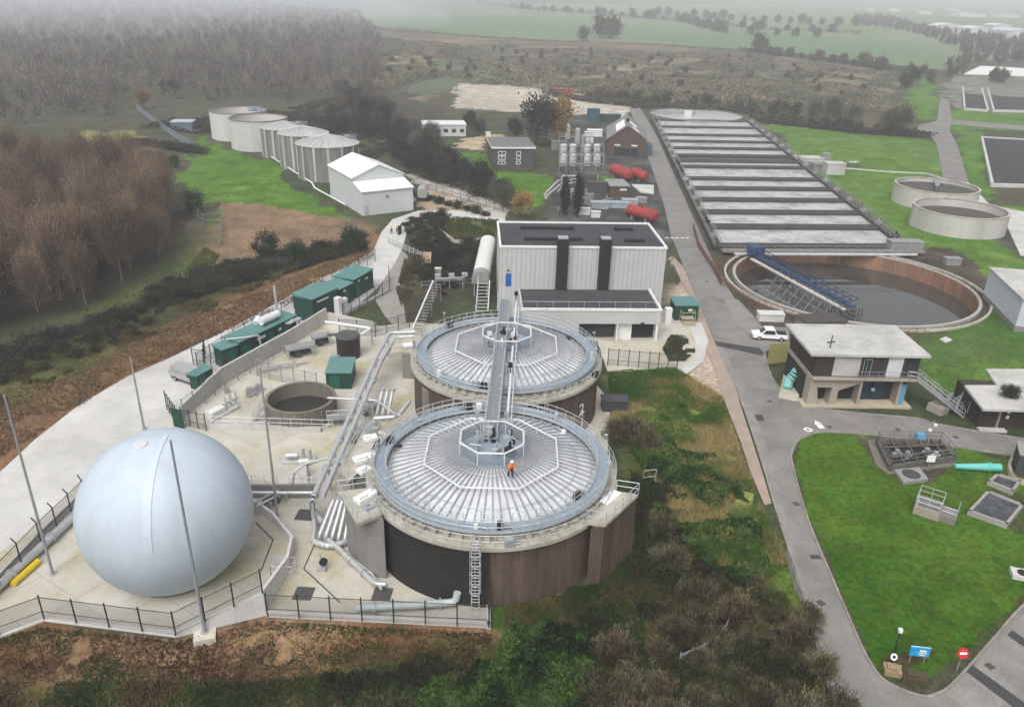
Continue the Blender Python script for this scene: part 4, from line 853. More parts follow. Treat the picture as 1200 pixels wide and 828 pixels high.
# steel equipment skids
def skid(label, u, v, L_, D_, hh, ang, top=LGREY):
    f = Fr(W(u, v), ang=ang); t = thing('equipment_skid', label, 'equipment skid', f.o)
    mb = MB(); mb.fb(f, 0, L_, 0, D_, hh, hh+.25); mb.build('cover', top, t)
    for x in (.1, L_-.25):
        for y in (.1, D_-.25): mb = MB(); mb.fb(f, x, x+.15, y, y+.15, .05, hh-.003); mb.build('leg', GALV, t)
    mb = MB(); mb.cyl(f.p(.4, D_*.5, hh*.5), f.p(L_-.4, D_*.5, hh*.5), hh*.28); mb.fb(f, L_*.3, L_*.5, .3, D_-.3, .1, hh*.9); mb.build('pump', M('dark_pump', (.05, .055, .06), .5), t)
    return t
GSK = M('weathered_grey_cover', (.25, .25, .245), .6, .2)
skid('grey covered pump skid on legs against the bund wall', 338, 423, 3.6, 1.8, 1.3, .52, GSK)
skid('grey skid with dark pumps further along the bund wall', 368, 409, 2.6, 1.5, 1.4, .52, GSK)
t = thing('pump_set', 'pale boxed pump set on a concrete plinth near the mesh gates', 'pump set', W(250, 492))
f = Fr(W(249, 496), W(282, 478)); mb = MB(); mb.fb(f, 0, f.w, 0, 1.6, .05, .35); mb.build('plinth', CONP, t)
mb = MB(); mb.fb(f, .3, 2.4, .3, 1.3, .353, 1.0); mb.build('pump_box', LGREY, t)
for x in (2.8, 3.6, 4.4): mb = MB(); mb.cyl(f.p(x, .8, .353), f.p(x, .8, 2.0), .13); mb.cyl(f.p(x-.3, .8, 1.0), f.p(x+.3, .8, 1.0), .2); mb.build('pump', PIPEM, t)
mb = MB(); mb.rail([f.p(2.6, -.2, .05), f.p(f.w+2, -.2, .05), f.p(f.w+5, -.1, .05)], 1.1, 1.3, .03); mb.build('railing', RAILM, t)
for k, (u, v, s) in enumerate(((290, 467, .9), (300, 460, .7), (264, 462, .5))):
    f = Fr(W(u, v), ang=.5); mb = MB(); mb.fb(f, 0, s*1.3, 0, s, .05, s); mb.fb(f, .1, s, .1, s*.7, s, s*1.4)
    tag(mb.build('control_box', GSK, at=f.o), ('grey valve box on the yard left of the pit stair', 'smaller grey valve box close to the bund wall', 'little grey box fixed low on the bund wall')[k], 'control box')
# tall lightning masts
for k, ((u, v), (tu, tv), lab) in enumerate((((62, 673), (17, 459), 'slim grey lightning mast left of the gas holder'), ((240, 741), (209, 513), 'slim grey lightning mast on a concrete block in front of the gas holder'), ((326, 611), (308, 430), 'slim grey lightning mast between gas holder and concrete pit'), ((169, 503), (157, 417), 'slim grey lightning mast standing behind the gas holder'))):
    q = W(u, v); best = min(np.arange(6, 26, .1), key=lambda zz: (W(tu, tv, float(zz))-q-Vector((0, 0, float(zz)))).length)
    mb = MB(); mb.cyl(q+Vector((0, 0, .05)), q+Vector((0, 0, float(best))), .13, .075, 10); t = thing('lightning_mast', lab, 'mast', q); mb.build('pole', M('mast_grey', (.26, .27, .28), .5), t)
    mb = MB(); mb.cyl(q+Vector((0, 0, .05)), q+Vector((0, 0, .12)), .3, n=12); mb.build('base_plate', GALV, t)
    if k == 1:
        mb = MB(); mb.fb(Fr(q, ang=.3), -.8, .8, -.8, .8, -1.2, .05); mb.build('concrete_block', M('cream_concrete', (.52, .47, .39), .8), t)
# ------------------------------------------------------------------ aeration lanes
P0, P1, P2, P3 = W(836, 291), W(1064, 292), W(880, 144), W(765, 142)
t = thing('aeration_tank', 'long rectangular aeration tank of parallel pale frothy lanes', 'tank', P0)
def lerp2(s, q): return P0.lerp(P1, s).lerp(P3.lerp(P2, s), q)
ys = [268+12, 268, 250.7, 236, 222.7, 211.2, 197.3, 190.5, 184, 175.5, 167.5, 160, 150.7, 144]
def qof(v):
    d = [abs((W(900, v).y-P0.y)/(P3.y-P0.y))]
    return max(0, min(1, (W(900, v).y-W(900, 291).y)/(W(900, 143).y-W(900, 291).y)))
qs = [0]+[qof(v) for v in ys[1:-1]]+[1]
AW = M('lane_wall_concrete', (.048, .046, .043), .85, .25, .5, dirt=(.05, .05, .045), dirt_amt=.7)
for i, (q0, q1) in enumerate(zip(qs, qs[1:])):
    a, b, c, d = lerp2(.035, q0), lerp2(.955, q0), lerp2(.955, q1), lerp2(.035, q1)
    low = i in (7,)
    zc = .25 if not low else -.9
    vs = [Vector((p.x, p.y, .35)) for p in (a, b, c, d)]
    mb = MB(); mb.add(vs, [(0, 1, 2, 3)]); mb.build('water_lane', FOAM if not low else M('dark_lane_water', (.05, .05, .048), .3, .3), t)
for q in qs:
    a, b = lerp2(.0, q), lerp2(1.0, q); f = Fr(a, b); mb = MB(); w_ = 3.6 if q not in (0, 1) else 3.0
    mb.fb(f, 0, f.w, -w_/2, w_/2, 0, .75); mb.build('lane_wall', AW, t)
for s0, s1 in ((-.005, .035), (.955, 1.0)):
    a, b = lerp2(s0, -.01), lerp2(s0, 1.01); c, d = lerp2(s1, 1.01), lerp2(s1, -.01)
    mb = MB(); mb.prism([(p.x, p.y) for p in (a, b, c, d)], 0, .9); mb.build('channel', AW, t)
    for off in (0, 1):
        a, b = (lerp2(s0 if not off else s1, -.01), lerp2(s0 if not off else s1, 1.01)); mb = MB()
        mb.rail([Vector((a.x, a.y, .9)), Vector((b.x, b.y, .9))], 1.15, 2.6, .05, 1); mb.build('railing', M('grey_rail', (.28, .28, .28), .5), t)
    for k in range(16):
        p_ = lerp2((s0+s1)/2, (k+.5)/16); mb = MB(); f = Fr(p_, ang=.2); mb.fb(f, -.7, .7, -.5, .5, .9, 1.5); mb.cyl(f.p(0, 0, 1.5), f.p(0, 0, 2.2), .2); mb.build('valve_actuator', rnd.choice([GALV, BLK, GSK]), t)
a, b = lerp2(.02, -.015), lerp2(1.03, -.015); f = Fr(a, b); mb = MB(); mb.fb(f, 0, f.w, -2.2, -.6, .6, .9); mb.rail([f.p(0, -2.2, .9), f.p(f.w, -2.2, .9)], 1.1, 2, .05); mb.build('end_walkway', GREYC, t)
mb = MB(); mb.pipe([f.p(2, -2.8, .5), f.p(f.w-2, -2.8, .5)], .3); mb.build('air_main', PIPEM, t)
# far clarifier
c = W(815, 136.5); t = thing('clarifier_tank', 'pale round clarifier at the far end of the aeration lanes', 'tank', c)
mb = MB(); mb.ring(c, 18.6, 19.2, 0, .9, 80); mb.build('wall', GREYC, t)
mb = MB(); mb.cyl(c, c+Vector((0, 0, .5)), 18.59, n=80); mb.build('water', M('pale_still_water', (.42, .42, .40), .25), t)
mb = MB(); f = Fr(c, ang=pi*.98); mb.fb(f, 0, 18, -.6, .6, 1.2, 1.5); mb.rail([f.p(0, -.6, 1.5), f.p(18, -.6, 1.5)], 1.1, 2, .05); mb.build('scraper_bridge', GREYC, t)
mb = MB(); f = Fr(c+Vector((-4, -3, 0)), ang=0); mb.fb(f, -1.5, 1.5, -1, 1, .5, 2.6); mb.build('drive_house', LGREY, t)
# ------------------------------------------------------------------ settlement tank with travelling bridge
c = SETT.copy(); R0 = 20.0
t = thing('settlement_tank', 'large round sunken settlement tank with rusty inner wall and blue bridge', 'tank', c)
RUST = M('rusty_brick_wall', (.26, .135, .085), .9, .35, .4, streak=4, dirt=(.11, .085, .06), dirt_amt=.85, dscale=.3)
mb = MB()
for i in range(48):
    a0 = 2*pi*i/48+.006; a1 = 2*pi*(i+1)/48-.006; mb.ring(c, R0-.25, R0, -2.9, .1, 2, a0, a1)
mb.build('inner_wall', RUST, t)
mb = MB(); mb.ring(c, R0+.01, R0+.3, -3, .1, 96); mb.ring(c, R0-.2, R0+.3, .103, .3, 96); mb.build('inner_coping', M('weathered_coping', (.36, .345, .31), .85, .25, .6, dirt=(.2, .18, .15)), t)
mb = MB(); mb.ring(c, R0+.36, R0+1.4, -.6, -.25, 96); mb.build('launder', M('wet_channel', (.07, .062, .05), .6), t)
mb = MB(); mb.ring(c, R0+1.41, R0+1.8, -.6, .32, 96); mb.build('outer_coping', LEDGE, t)
mb = MB(); mb.cyl(c-Vector((0, 0, 3.2)), c-Vector((0, 0, 2.6)), R0-.01, n=96); mb.build('water', WATER, t)
BLUE = M('blue_painted_steel', (.035, .065, .135), .6, .3, 1.5)
a = W(884, 297, 1.2); b = W(1000, 359, 1.2); f = Fr(Vector((a.x, a.y, 0)), Vector((b.x, b.y, 0)))
f.o.z = -1.1
bt = MB(); bt.fb(f, 0, f.w, -.5, .5, 2.25, 2.35)
for y in (-.6, .6):
    bt.fb(f, 0, f.w, y-.06, y+.06, 2.05, 2.25); bt.fb(f, 0, f.w, y-.05, y+.05, 3.5, 3.6)
    n = 16
    for i in range(n):
        x = f.w*i/n; x2 = f.w*(i+1)/n; bt.tube([f.p(x, y, 2.3), f.p(x, y, 3.5)], .06, 5); bt.tube([f.p(x, y, 2.3), f.p(x2, y, 3.5)], .05, 5)
        bt.tube([f.p(x, y, 2.9), f.p(x2, y, 2.9)], .04, 5)
bt.build('travelling_bridge', BLUE, t)
mb = MB(); mb.fb(f, 1, f.w-.4, -1.5, -.85, 1.55, 1.8); mb.build('bridge_beam', CONP, t)
mb = MB(); mb.fb(f, -.8, 1.4, -1.3, 1.3, 2.45, 3.9); mb.cyl(f.p(.4, -1.6, 2.3), f.p(.4, 1.6, 2.3), .35); mb.build('drive_unit', BLUE, t)
mb = MB()
for y in np.linspace(-3.2, 1.2, 8):
    mb.tube([f.p(f.w-1, y, -1.5), f.p(f.w-1, y, 2.2)], .05, 5); mb.tube([f.p(f.w+.8, y, -1.5), f.p(f.w+.8, y, 2.2)], .05, 5)
for zz in (-1, -.3, .4, 1.1, 1.8): mb.tube([f.p(f.w-1, -3.2, zz), f.p(f.w-1, 1.2, zz)], .04, 5); mb.tube([f.p(f.w+.8, -3.2, zz), f.p(f.w+.8, 1.2, zz)], .04, 5)
mb.build('centre_cage', M('dark_wet_steel', (.035, .033, .03), .5), t)
mb = MB()
for i in range(12):
    x = f.w*(.3+.7*i/12); x2 = f.w*(.3+.7*(i+1)/12)
    for y in (-1.1, 1.1): mb.tube([f.p(x, y, 2.0), f.p(x, y, -1.3)], .05, 5); mb.tube([f.p(x, y, 2.0), f.p(x2, y, -1.3)], .045, 5)
for zz in (-1.3, .3):
    for y in (-1.1, 1.1): mb.tube([f.p(f.w*.3, y, zz), f.p(f.w, y, zz)], .05, 5)
mb.build('under_lattice', M('dark_wet_steel', (.035, .033, .03), .5), t)
mb = MB()
for i in range(8):
    x = f.w*(.35+.6*i/8); mb.tube([f.p(x, -.7, 2.1), f.p(x, -3.2, -1.4)], .05, 5); mb.tube([f.p(x, -3.2, -1.4), f.p(x, -5.2, -1.4)], .04, 5)
for k in range(3): mb.tube([f.p(f.w*.3, -1.4-k*1.3, 1.5-k*1.2), f.p(f.w, -1.4-k*1.3, 1.5-k*1.2)], .05, 5)
mb.build('scraper_frame', GSK, t)
mb = MB(); mb.rail(circ(c, R0+3.2, 0, 40, radians(155), radians(275)), 1.1, 3, .05); mb.build('red_railing', M('rust_red_rail', (.20, .055, .035), .6), t)
# dark concrete slab by the tank, box trailer
t = thing('valve_chamber', 'dark flat chamber lid between the settlement tank and the pump house', 'chamber', W(950, 384))
f = Fr(W(944, 388), W(991, 386)); mb = MB(); mb.fb(f, 0, f.w, 0, 3.4, 0, 1.2); mb.build('wall', GREYC, t); mb = MB(); mb.fb(f, -.1, f.w+.1, -.1, 3.5, 1.203, 1.4); mb.build('lid', M('dark_lid', (.065, .06, .055), .8), t)
# ------------------------------------------------------------------ twin open tanks
TW = M('weathered_white_concrete', (.50, .485, .455), .85, .2, .5, streak=6, dirt=(.25, .23, .20), dirt_amt=.75)
def open_tank(label, c, R, h, mat, level, rail=None, cat='tank', group=None):
    t = thing('open_tank', label, cat, c, group)
    mb = MB(); mb.ring(c, R-.35, R, 0, h, 80); mb.build('wall', mat, t)
    mb = MB(); mb.ring(c, R-.45, R+.06, h+.003, h+.18, 80); mb.build('rim', LEDGE, t)
    mb = MB(); mb.cyl(c+Vector((0, 0, .02)), c+Vector((0, 0, level)), R-.36, n=80); mb.build('sludge', M('brown_sludge', (.065, .058, .048), .5, .2), t)
    if rail is not None:
        mb = MB(); f = Fr(c, ang=rail); mb.fb(f, -.5, .5, -.4, .4, h, h+.9); mb.cyl(f.p(0, 0, level), f.p(0, 0, h+1.6), .12)
        mb.rail([f.p(-R, 0, h+.2), f.p(0, 0, h+.2)], 1.0, 2, .04); mb.fb(f, -R, .3, -.45, .45, h, h+.18); mb.build('gantry', GALV, t)
    return t
cL, cR, cB = W(1070, 271), W(1170, 272), W(1120, 280)
cc = Vector(((cL.x+cR.x)/2, (cL.y+cR.y)/2, 0)); RT = (cR-cL).length/2
open_tank('nearer of two open whitewashed concrete tanks at the right', W(1120, 266.5), 9.6, 4.3, TW, 2.6)
open_tank('farther of two open whitewashed concrete tanks, mixer at its rim', W(1093, 238), 9.6, 4.3, TW, 3.4, -2.0)
# ------------------------------------------------------------------ pump house
A = Vector((36.0, 85.7, 0)); B = Vector((48.6, 86.0, 0)); f = Fr(A, B); PW = f.w; PD = 8.6; PH = 6.85
PCON = M('board_marked_concrete', (.33, .29, .245), .85, .15, .8, dirt=(.18, .15, .12), dirt_amt=.5, streak=3)
FLATR = M('pale_flat_roof', (.46, .45, .43), .85, .14, .5, dirt=(.24, .235, .22), dirt_amt=.8, dscale=.22)
BROWNB = M('dark_brown_brick', (.045, .035, .03), .85, .25, 1.2)
t = thing('pump_house', 'two-storey concrete pump house with pale flat roof and dark upper storey', 'building', A)
mb = MB(); mb.fb(f, -.7, PW+1.0, -.4, PD+.5, PH, PH+.32); mb.build('roof', FLATR, t)
mb = MB(); mb.fb(f, .2, PW-.1, .15, PD, 4.0, PH-.003); mb.build('upper_wall', BROWNB, t)
mb = MB(); mb.fb(f, 0, PW, -.1, PD, 3.55, 3.997); mb.build('floor_slab', PCON, t)
mb = MB(); mb.fb(f, .1, PW, 1.6, PD, .04, 3.547); mb.build('undercroft_wall', M('undercroft_shade', (.03, .028, .026), .9), t)  # shade of the undercroft openings put into a near-black wall colour
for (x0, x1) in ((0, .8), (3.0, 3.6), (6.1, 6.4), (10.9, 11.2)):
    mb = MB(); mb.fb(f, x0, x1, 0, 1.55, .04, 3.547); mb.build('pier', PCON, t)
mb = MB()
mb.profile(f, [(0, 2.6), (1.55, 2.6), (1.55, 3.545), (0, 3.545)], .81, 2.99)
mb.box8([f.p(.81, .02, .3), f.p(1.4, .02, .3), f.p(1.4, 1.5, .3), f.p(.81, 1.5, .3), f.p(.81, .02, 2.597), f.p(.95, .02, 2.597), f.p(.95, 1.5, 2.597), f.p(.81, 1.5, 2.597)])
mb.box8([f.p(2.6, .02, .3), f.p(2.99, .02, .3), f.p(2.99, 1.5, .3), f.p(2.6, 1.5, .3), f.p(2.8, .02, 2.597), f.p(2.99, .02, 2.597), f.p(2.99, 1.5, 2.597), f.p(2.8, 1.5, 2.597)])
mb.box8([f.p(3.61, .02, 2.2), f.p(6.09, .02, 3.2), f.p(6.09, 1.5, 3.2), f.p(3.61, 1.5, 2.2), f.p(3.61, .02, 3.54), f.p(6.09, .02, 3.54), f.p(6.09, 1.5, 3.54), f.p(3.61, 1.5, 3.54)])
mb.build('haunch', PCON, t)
mb = MB(); mb.fb(f, -.6, PW+.2, -.4, 1.6, 0, .3); mb.build('plinth', M('yellowed_concrete', (.42, .37, .27), .85), t)
DBLU = M('dark_blue_door', (.012, .045, .075), .5)
for x in (6.8, 8.6): mb = MB(); mb.fb(f, x, x+1.3, 1.5, 1.59, .31, 3.2); mb.build('blue_door', DBLU, t)
mb = MB(); mb.fb(f, 8.35, 8.75, 1.4, 1.495, 1.5, 1.9); mb.build('notice', M('pale_blue_notice', (.4, .55, .68), .5), t)
mb = MB(); mb.fb(f, 11.35, 12.0, .3, .6, .31, 2.9); mb.build('blue_panel', M('sky_blue_panel', (.12, .32, .50), .5), t)
SHUT = M('pale_shutter', (.42, .41, .39), .6, .1, 1, dirt=(.3, .29, .27))
mb = MB(); mb.fb(f, 2.4, 5.6, .02, .145, 4.15, PH-.2); mb.build('shutter', SHUT, t)
mb = MB(); mb.fb(f, 8.9, 10.7, .02, .145, 4.1, PH-.15); mb.build('white_shutter', M('white_shutter', (.58, .59, .60), .5), t)
mb = MB(); mb.fb(f, 5.9, 7.0, .06, .145, 4.05, PH-.3); mb.build('window', GLASS, t)
mb = MB(); mb.tube([f.p(6.0, .0, 4.1), f.p(6.0, 0, 6.4), f.p(6.9, 0, 6.4), f.p(6.9, 0, 4.1)], .05); mb.tube([f.p(6.4, 0, 4.1), f.p(6.4, 0, 6.4)], .03); mb.build('window_frame', GSK, t)
mb = MB(); mb.fb(f, 11.2, 12.7, .06, .145, 4.05, PH-.2); mb.build('window', GLASS, t)
mb = MB(); mb.fb(f, .1, 13.0, -.5, -.12, 3.8, 3.97); mb.build('balcony', PCON, t)
mb = MB(); mb.rail([f.p(5.2, -.45, 3.97), f.p(13.0, -.45, 3.97)], 1.0, 1.3, .03); mb.build('balcony_rail', GSK, t)
mb = MB(); q = f.p(2.2, 1.5, PH+.33); mb.cyl(q, q+Vector((0, 0, 1.6)), .06); mb.fb(Fr(q, ang=.3), -.5, .5, -.1, .1, .7, .8); mb.build('roof_aerial', BLK, t)
# outside stair right of the pump house
t = thing('steel_stair', 'grey steel stair with railings at the right end of the pump house', 'stair', W(1110, 470))
f2 = Fr(f.p(PW+.1, -.4, 0), f.p(PW+5.6, -2.4, 0)); mb = MB()
for i in range(15): x = f2.w*i/15; mb.fb(f2, x, x+.3, 0, 1.2, 3.9-3.85*(i+1)/15, 3.96-3.85*(i+1)/15)
mb.build('treads', GSK, t)
mb = MB()
for y in (-.06, 1.22): mb.tube([f2.p(0, y, 3.85), f2.p(f2.w, y, .05)], .12, 5)
mb.build('stringer', GSK, t)
mb = MB()
for y in (-.06, 1.22): mb.rail([f2.p(-1.2, y, 3.9), f2.p(0, y, 3.9), f2.p(f2.w, y, .05)], 1.05, 1.1, .04)
mb.build('handrail', GALV, t)
t = thing('railing_cage', 'jumble of grey steel railings at the foot of the pump house stair', 'railing', W(1125, 482))
for i in range(6):
    mb = MB(); a = W(1100+i*8, 484+(i % 3)*4); b = W(1112+i*8, 470+(i % 2)*8); a.z = b.z = .03+.5*(i % 3); mb.rail([a, b, b+Vector((1.5, -.8, 0))], 1.1+.1*i, .9, .04, 2); mb.build('rail_frame', GALV, t)
f3 = Fr(W(1085, 480), W(1102, 488)); mb = MB(); mb.fb(f3, 0, f3.w, 0, 1.5, .03, 1.0); mb.build('base_block', PCON, t)
TURQ = M('turquoise_pipe', (.20, .46, .43), .55, .12, 1)
t = pipe_thing('turquoise_pipe', 'faded turquoise pipe elbow rising beside the pump house', [[W(922, 456, .2), W(924, 446, .9), W(930, 440, 1.7), W(936, 432, 2.2)]], .62, TURQ)
mb = MB(); f3 = Fr(W(914, 465), ang=.2); mb.prism([(p.x, p.y) for p in px((912, 466), (935, 471), (941, 438), (930, 425), (918, 440))], .03, .18); o = mb.build('apron', CONC); o['kind'] = 'structure'; o.name = 'pavement'
mb = MB(); mb.prism([(p.x, p.y) for p in px((898, 428), (902, 405), (935, 402), (936, 424))], .03, .2); o = mb.build('verge', M('yellow_grass', (.16, .14, .045), .95, .4, 2, dirt=(.06, .09, .02), dirt_amt=.8)); o['kind'] = 'structure'
# right-hand low building
t = thing('control_building', 'low dark-walled building with pale L-shaped flat roof at the right edge', 'building', W(1150, 500))
f = Fr(W(1147, 503), W(1215, 506)); mb = MB(); mb.fb(f, 0, f.w+4, .6, 7, .04, 3.1); mb.build('wall', BROWNB, t)
rp_ = [W(1155, 433, 3.3), W(1290, 433, 3.3), W(1290, 483, 3.3), W(1152, 480, 3.3), W(1130, 452, 3.3), W(1168, 452, 3.3)]
mb = MB(); mb.prism([(p.x, p.y) for p in rp_], 3.12, 3.42); mb.build('roof', FLATR, t)
mb = MB(); mb.fb(f, 2.0, 2.2, .3, .58, .04, 3.1); mb.build('post', PCON, t)
for z0 in (1.3, 2.0): mb = MB(); mb.fb(f, 3.0, 3.3, .5, .595, z0, z0+.4); mb.build('wall_notice', WHITE, t)
mb = MB(); mb.fb(f, -.2, 2.9, -.6, .2, .03, .25); mb.build('step', CONP, t)
# white box building at the right edge
t = thing('white_building', 'plain pale blue-white box building cut off by the right edge', 'building', W(1190, 380))
f = Fr(W(1188, 388), W(1230, 392)); WB = M('pale_blue_cladding', (.50, .54, .58), .5, .05, .5)
a_ = Fr(W(1188, 388), W(1161, 350)); ww = f.w+6; dd = (W(1161, 350)-W(1188, 388)).length
mb = MB(); mb.box8([f.o, f.p(ww, 0), f.p(ww, dd), f.p(-.1, dd)]+[p+Vector((0, 0, 5.2)) for p in (f.o, f.p(ww, 0), f.p(ww, dd), f.p(-.1, dd))]); mb.build('wall', WB, t)
mb = MB(); mb.fb(f, -.3, ww+.3, -.3, dd+.3, 5.203, 5.4); mb.build('roof', FLATR, t)
mb = MB(); mb.fb(f, -.1, ww, -.15, dd, .02, .9); mb.build('base_course', GREYC, t)
# ------------------------------------------------------------------ lawn fixtures, lower right
t = thing('valve_chamber', 'sunken railed valve chamber with dark pipework beside the road', 'chamber', W(1062, 545))
poly = px((1027, 521), (1100, 522), (1117, 541), (1042, 552)); mb = MB()
pl = poly+[poly[0]]
for a, b in zip(pl, pl[1:]): f = Fr(a, b); mb.fb(f, -.1, f.w+.1, -.18, .18, 0, .75)
mb.build('wall', M('damp_concrete', (.11, .10, .09), .9, .3, .8), t)
mb = MB(); mb.prism([(p.x, p.y) for p in px((1016, 516), (1100, 517), (1122, 546), (1040, 556), (1026, 545))], .01, .12); mb.build('slab', M('dirty_slab', (.16, .14, .12), .9), t)
mb = MB(); mb.prism([(p.x, p.y) for p in poly], .13, .2); mb.build('floor', BLK, t)
mb = MB()
for k in (.2, .42, .64, .85):
    a = poly[0].lerp(poly[1], k); b = poly[3].lerp(poly[2], k); mb.tube([a+Vector((0, 0, .85)), b+Vector((0, 0, .85))], .09, 6)
for k in (.35, .7):
    a = poly[0].lerp(poly[3], k); b = poly[1].lerp(poly[2], k); mb.tube([a+Vector((0, 0, .85)), b+Vector((0, 0, .85))], .09, 6)
mb.build('beam', M('damp_concrete', (.11, .10, .09)), t)
mb = MB(); mb.rail([p+Vector((0, 0, .75)) for p in poly], 1.0, 1.6, .04, 1, True); mb.build('railing', M('dull_rail', (.13, .13, .125), .6), t)
for u, v in ((1050, 535), (1062, 537), (1085, 533), (1095, 537)): mb = MB(); q = W(u, v, .2); mb.cyl(q, q+Vector((0, 0, .9)), .25); mb.cyl(q+Vector((-.5, 0, .4)), q+Vector((.5, 0, .4)), .2); mb.build('valve', rnd.choice([GALV, GSK]), t)
t = thing('control_cabinet', 'sky-blue control cabinet standing at the back of the valve chamber', 'cabinet', W(1077, 521)); f = Fr(W(1073, 522), W(1083, 522)); mb = MB(); mb.fb(f, 0, f.w, 0, .8, .3, 1.4); mb.build('box', M('sky_blue_paint', (.13, .34, .52), .5), t); mb = MB(); mb.fb(f, .1, f.w-.1, .1, .7, .03, .297); mb.build('stand', BLK, t)
t = thing('notice_sign', 'small white notice board on a post at the chamber front', 'sign', W(1087, 551)); q = W(1087, 551); mb = MB(); mb.cyl(q, q+Vector((0, 0, 1.9)), .05); mb.build('post', GSK, t); mb = MB(); mb.fb(Fr(q, ang=0), -.45, .45, -.09, -.05, 1.1, 1.9); mb.build('board', WHITE, t)
t = thing('lamp_post', 'short lamp post with two white floodlights by the valve chamber', 'lamp', W(1087, 522)); q = W(1086, 524); mb = MB(); mb.cyl(q, q+Vector((0, 0, 3.4)), .06); mb.build('post', GSK, t)
for s in (-.25, .3): mb = MB(); mb.fb(Fr(q, ang=.3), s-.15, s+.15, -.2, .1, 2.4+s, 2.65+s); mb.build('lamp_head', WHITE, t)
t = thing('hatch_slab', 'low square concrete slab with a round cover in the lawn', 'slab', W(1066, 560)); mb = MB(); pl = px((1047, 553), (1076, 550), (1087, 564), (1058, 568)); mb.prism([(p.x, p.y) for p in pl], 0, .35); mb.build('slab', GSK, t)
c = sum(pl, Vector())/4; mb = MB(); mb.cyl(c+Vector((0, 0, .353)), c+Vector((0, 0, .4)), .9, n=24); mb.build('cover', M('dark_cover', (.06, .06, .06)), t)
pipe_thing('turquoise_pipe', 'fat turquoise pipe tapering across the grass to the chamber', [[W(1152, 547, .5), W(1172, 547.5, .5)]], .42, M('bright_turquoise', (.13, .47, .42), .4, .05))
mb = MB(); mb.cyl(W(1119, 546, .4), W(1153, 547, .5), .26, .42, 14); mb.cyl(W(1157, 547, .5), W(1160, 547, .5), .5); o = mb.build('pipe_taper', MATS['bright_turquoise'], bpy.data.objects['turquoise_pipe.001'])
t = thing('railed_chamber', 'small concrete chamber topped by a galvanised rail cage on the lawn', 'chamber', W(1090, 608)); pl = px((1069, 601), (1099, 611), (1107, 597), (1078, 589)); f = Fr(pl[0], pl[1])
dd = (pl[3]-pl[0]).length; mb = MB(); mb.fb(f, 0, f.w, 0, dd, 0, .9); mb.build('wall', PCON, t); mb = MB(); mb.fb(f, f.w+.003, f.w+1.4, .2, dd-.4, 0, .7); mb.build('side_box', GREYC, t)
mb = MB(); mb.rail([f.p(.05, .05, .9), f.p(f.w-.05, .05, .9), f.p(f.w-.05, dd-.05, .9), f.p(.05, dd-.05, .9)], 1.1, 1.0, .04, 1, True); mb.rail([f.p(f.w+.05, .25, .7), f.p(f.w+1.35, .25, .7), f.p(f.w+1.35, dd-.45, .7)], 1.0, 1, .035); mb.build('rail_cage', GALV, t)
mb = MB(); mb.fb(f, .25, f.w-.25, .25, dd-.25, .9, .96); mb.build('grating', M('mid_grating', (.15, .15, .15), .6), t)
def basin(label, pts, h=.55):
    pl = px(*pts); t = thing('basin', label, 'basin', pl[0]); mb = MB()
    for a, b in zip(pl, pl[1:]+pl[:1]): f = Fr(a, b); mb.fb(f, -.13, f.w+.13, -.13, .13, 0, h)
    mb.build('wall', M('basin_concrete', (.30, .28, .26), .85), t)
    mb = MB(); mb.prism([(p.x, p.y) for p in pl], .02, h-.2); mb.build('dark_surface', M('littered_dark_surface', (.05, .053, .06), .7, .5, 1.5, dirt=(.16, .19, .2), dirt_amt=.6, dscale=1.2), t)
basin('larger square basin with dark litter-strewn surface on the lawn', ((1135, 603), (1157, 580), (1196, 596), (1178, 618)))
basin('smaller dark topped square basin behind the larger one', ((1158, 568), (1168, 560), (1193, 568), (1185, 579)))
t = thing('manhole_block', 'small concrete manhole block at the right lawn edge', 'manhole', W(1192, 675)); f = Fr(W(1186, 678), ang=-.3); mb = MB(); mb.fb(f, 0, 1.7, 0, 1.3, 0, .4); mb.build('block', CONP, t); mb = MB(); mb.cyl(f.p(.85, .6, .403), f.p(.85, .6, .5), .42); mb.build('cover', BLK, t)
t = thing('dark_shed', 'dark grey shed at the right edge beside a curved tan wall', 'shed', W(1195, 548)); f = Fr(W(1188, 556), W(1215, 562)); mb = MB(); mb.fb(f, 0, f.w+2, 0, 3, 0, 2.4); mb.build('wall', M('dark_grey_cladding', (.055, .055, .055), .7), t); mb = MB(); mb.fb(f, -.1, f.w+2.1, -.1, 3.1, 2.403, 2.55); mb.build('roof', GSK, t)
wall('curved_wall', 'low curved tan kerb wall sweeping round the dark shed', smooth(px((1186, 536), (1180, 546), (1182, 558), (1192, 566), (1206, 570))), 0, .6, .3, M('tan_concrete', (.46, .40, .29), .85))
# signs near the bottom right
q = W(1073, 780)
t = thing('site_sign', 'bright blue board with white lettering on two posts at the lawn point', 'sign', W(1072, 772))
q = W(1064, 776); f = Fr(q, W(1083, 778)); mb = MB()
for x in (.05, f.w-.1): mb = MB(); mb.fb(f, x, x+.06, .03, .09, 0, 1.55); mb.build('post', GSK, t)
mb = MB(); mb.fb(f, -.12, f.w+.12, -.03, .02, .75, 1.6); b_ = mb.build('board', M('sign_blue', (.02, .30, .62), .4, .03), t)
mb = MB()
mb.fb(f, f.w*.48, f.w*.9, -.045, -.035, 1.2, 1.36); mb.fb(f, f.w*.42, f.w*.95, -.045, -.035, 1.02, 1.1); mb.fb(f, f.w*.5, f.w*.85, -.045, -.035, .86, .93); mb.build('lettering', WHITE, b_)
mb = MB(); mb.fb(f, -.12, f.w+.12, -.04, .03, 1.601, 1.66); mb.build('top_trim', M('pale_blue_trim', (.35, .62, .8), .5), t)
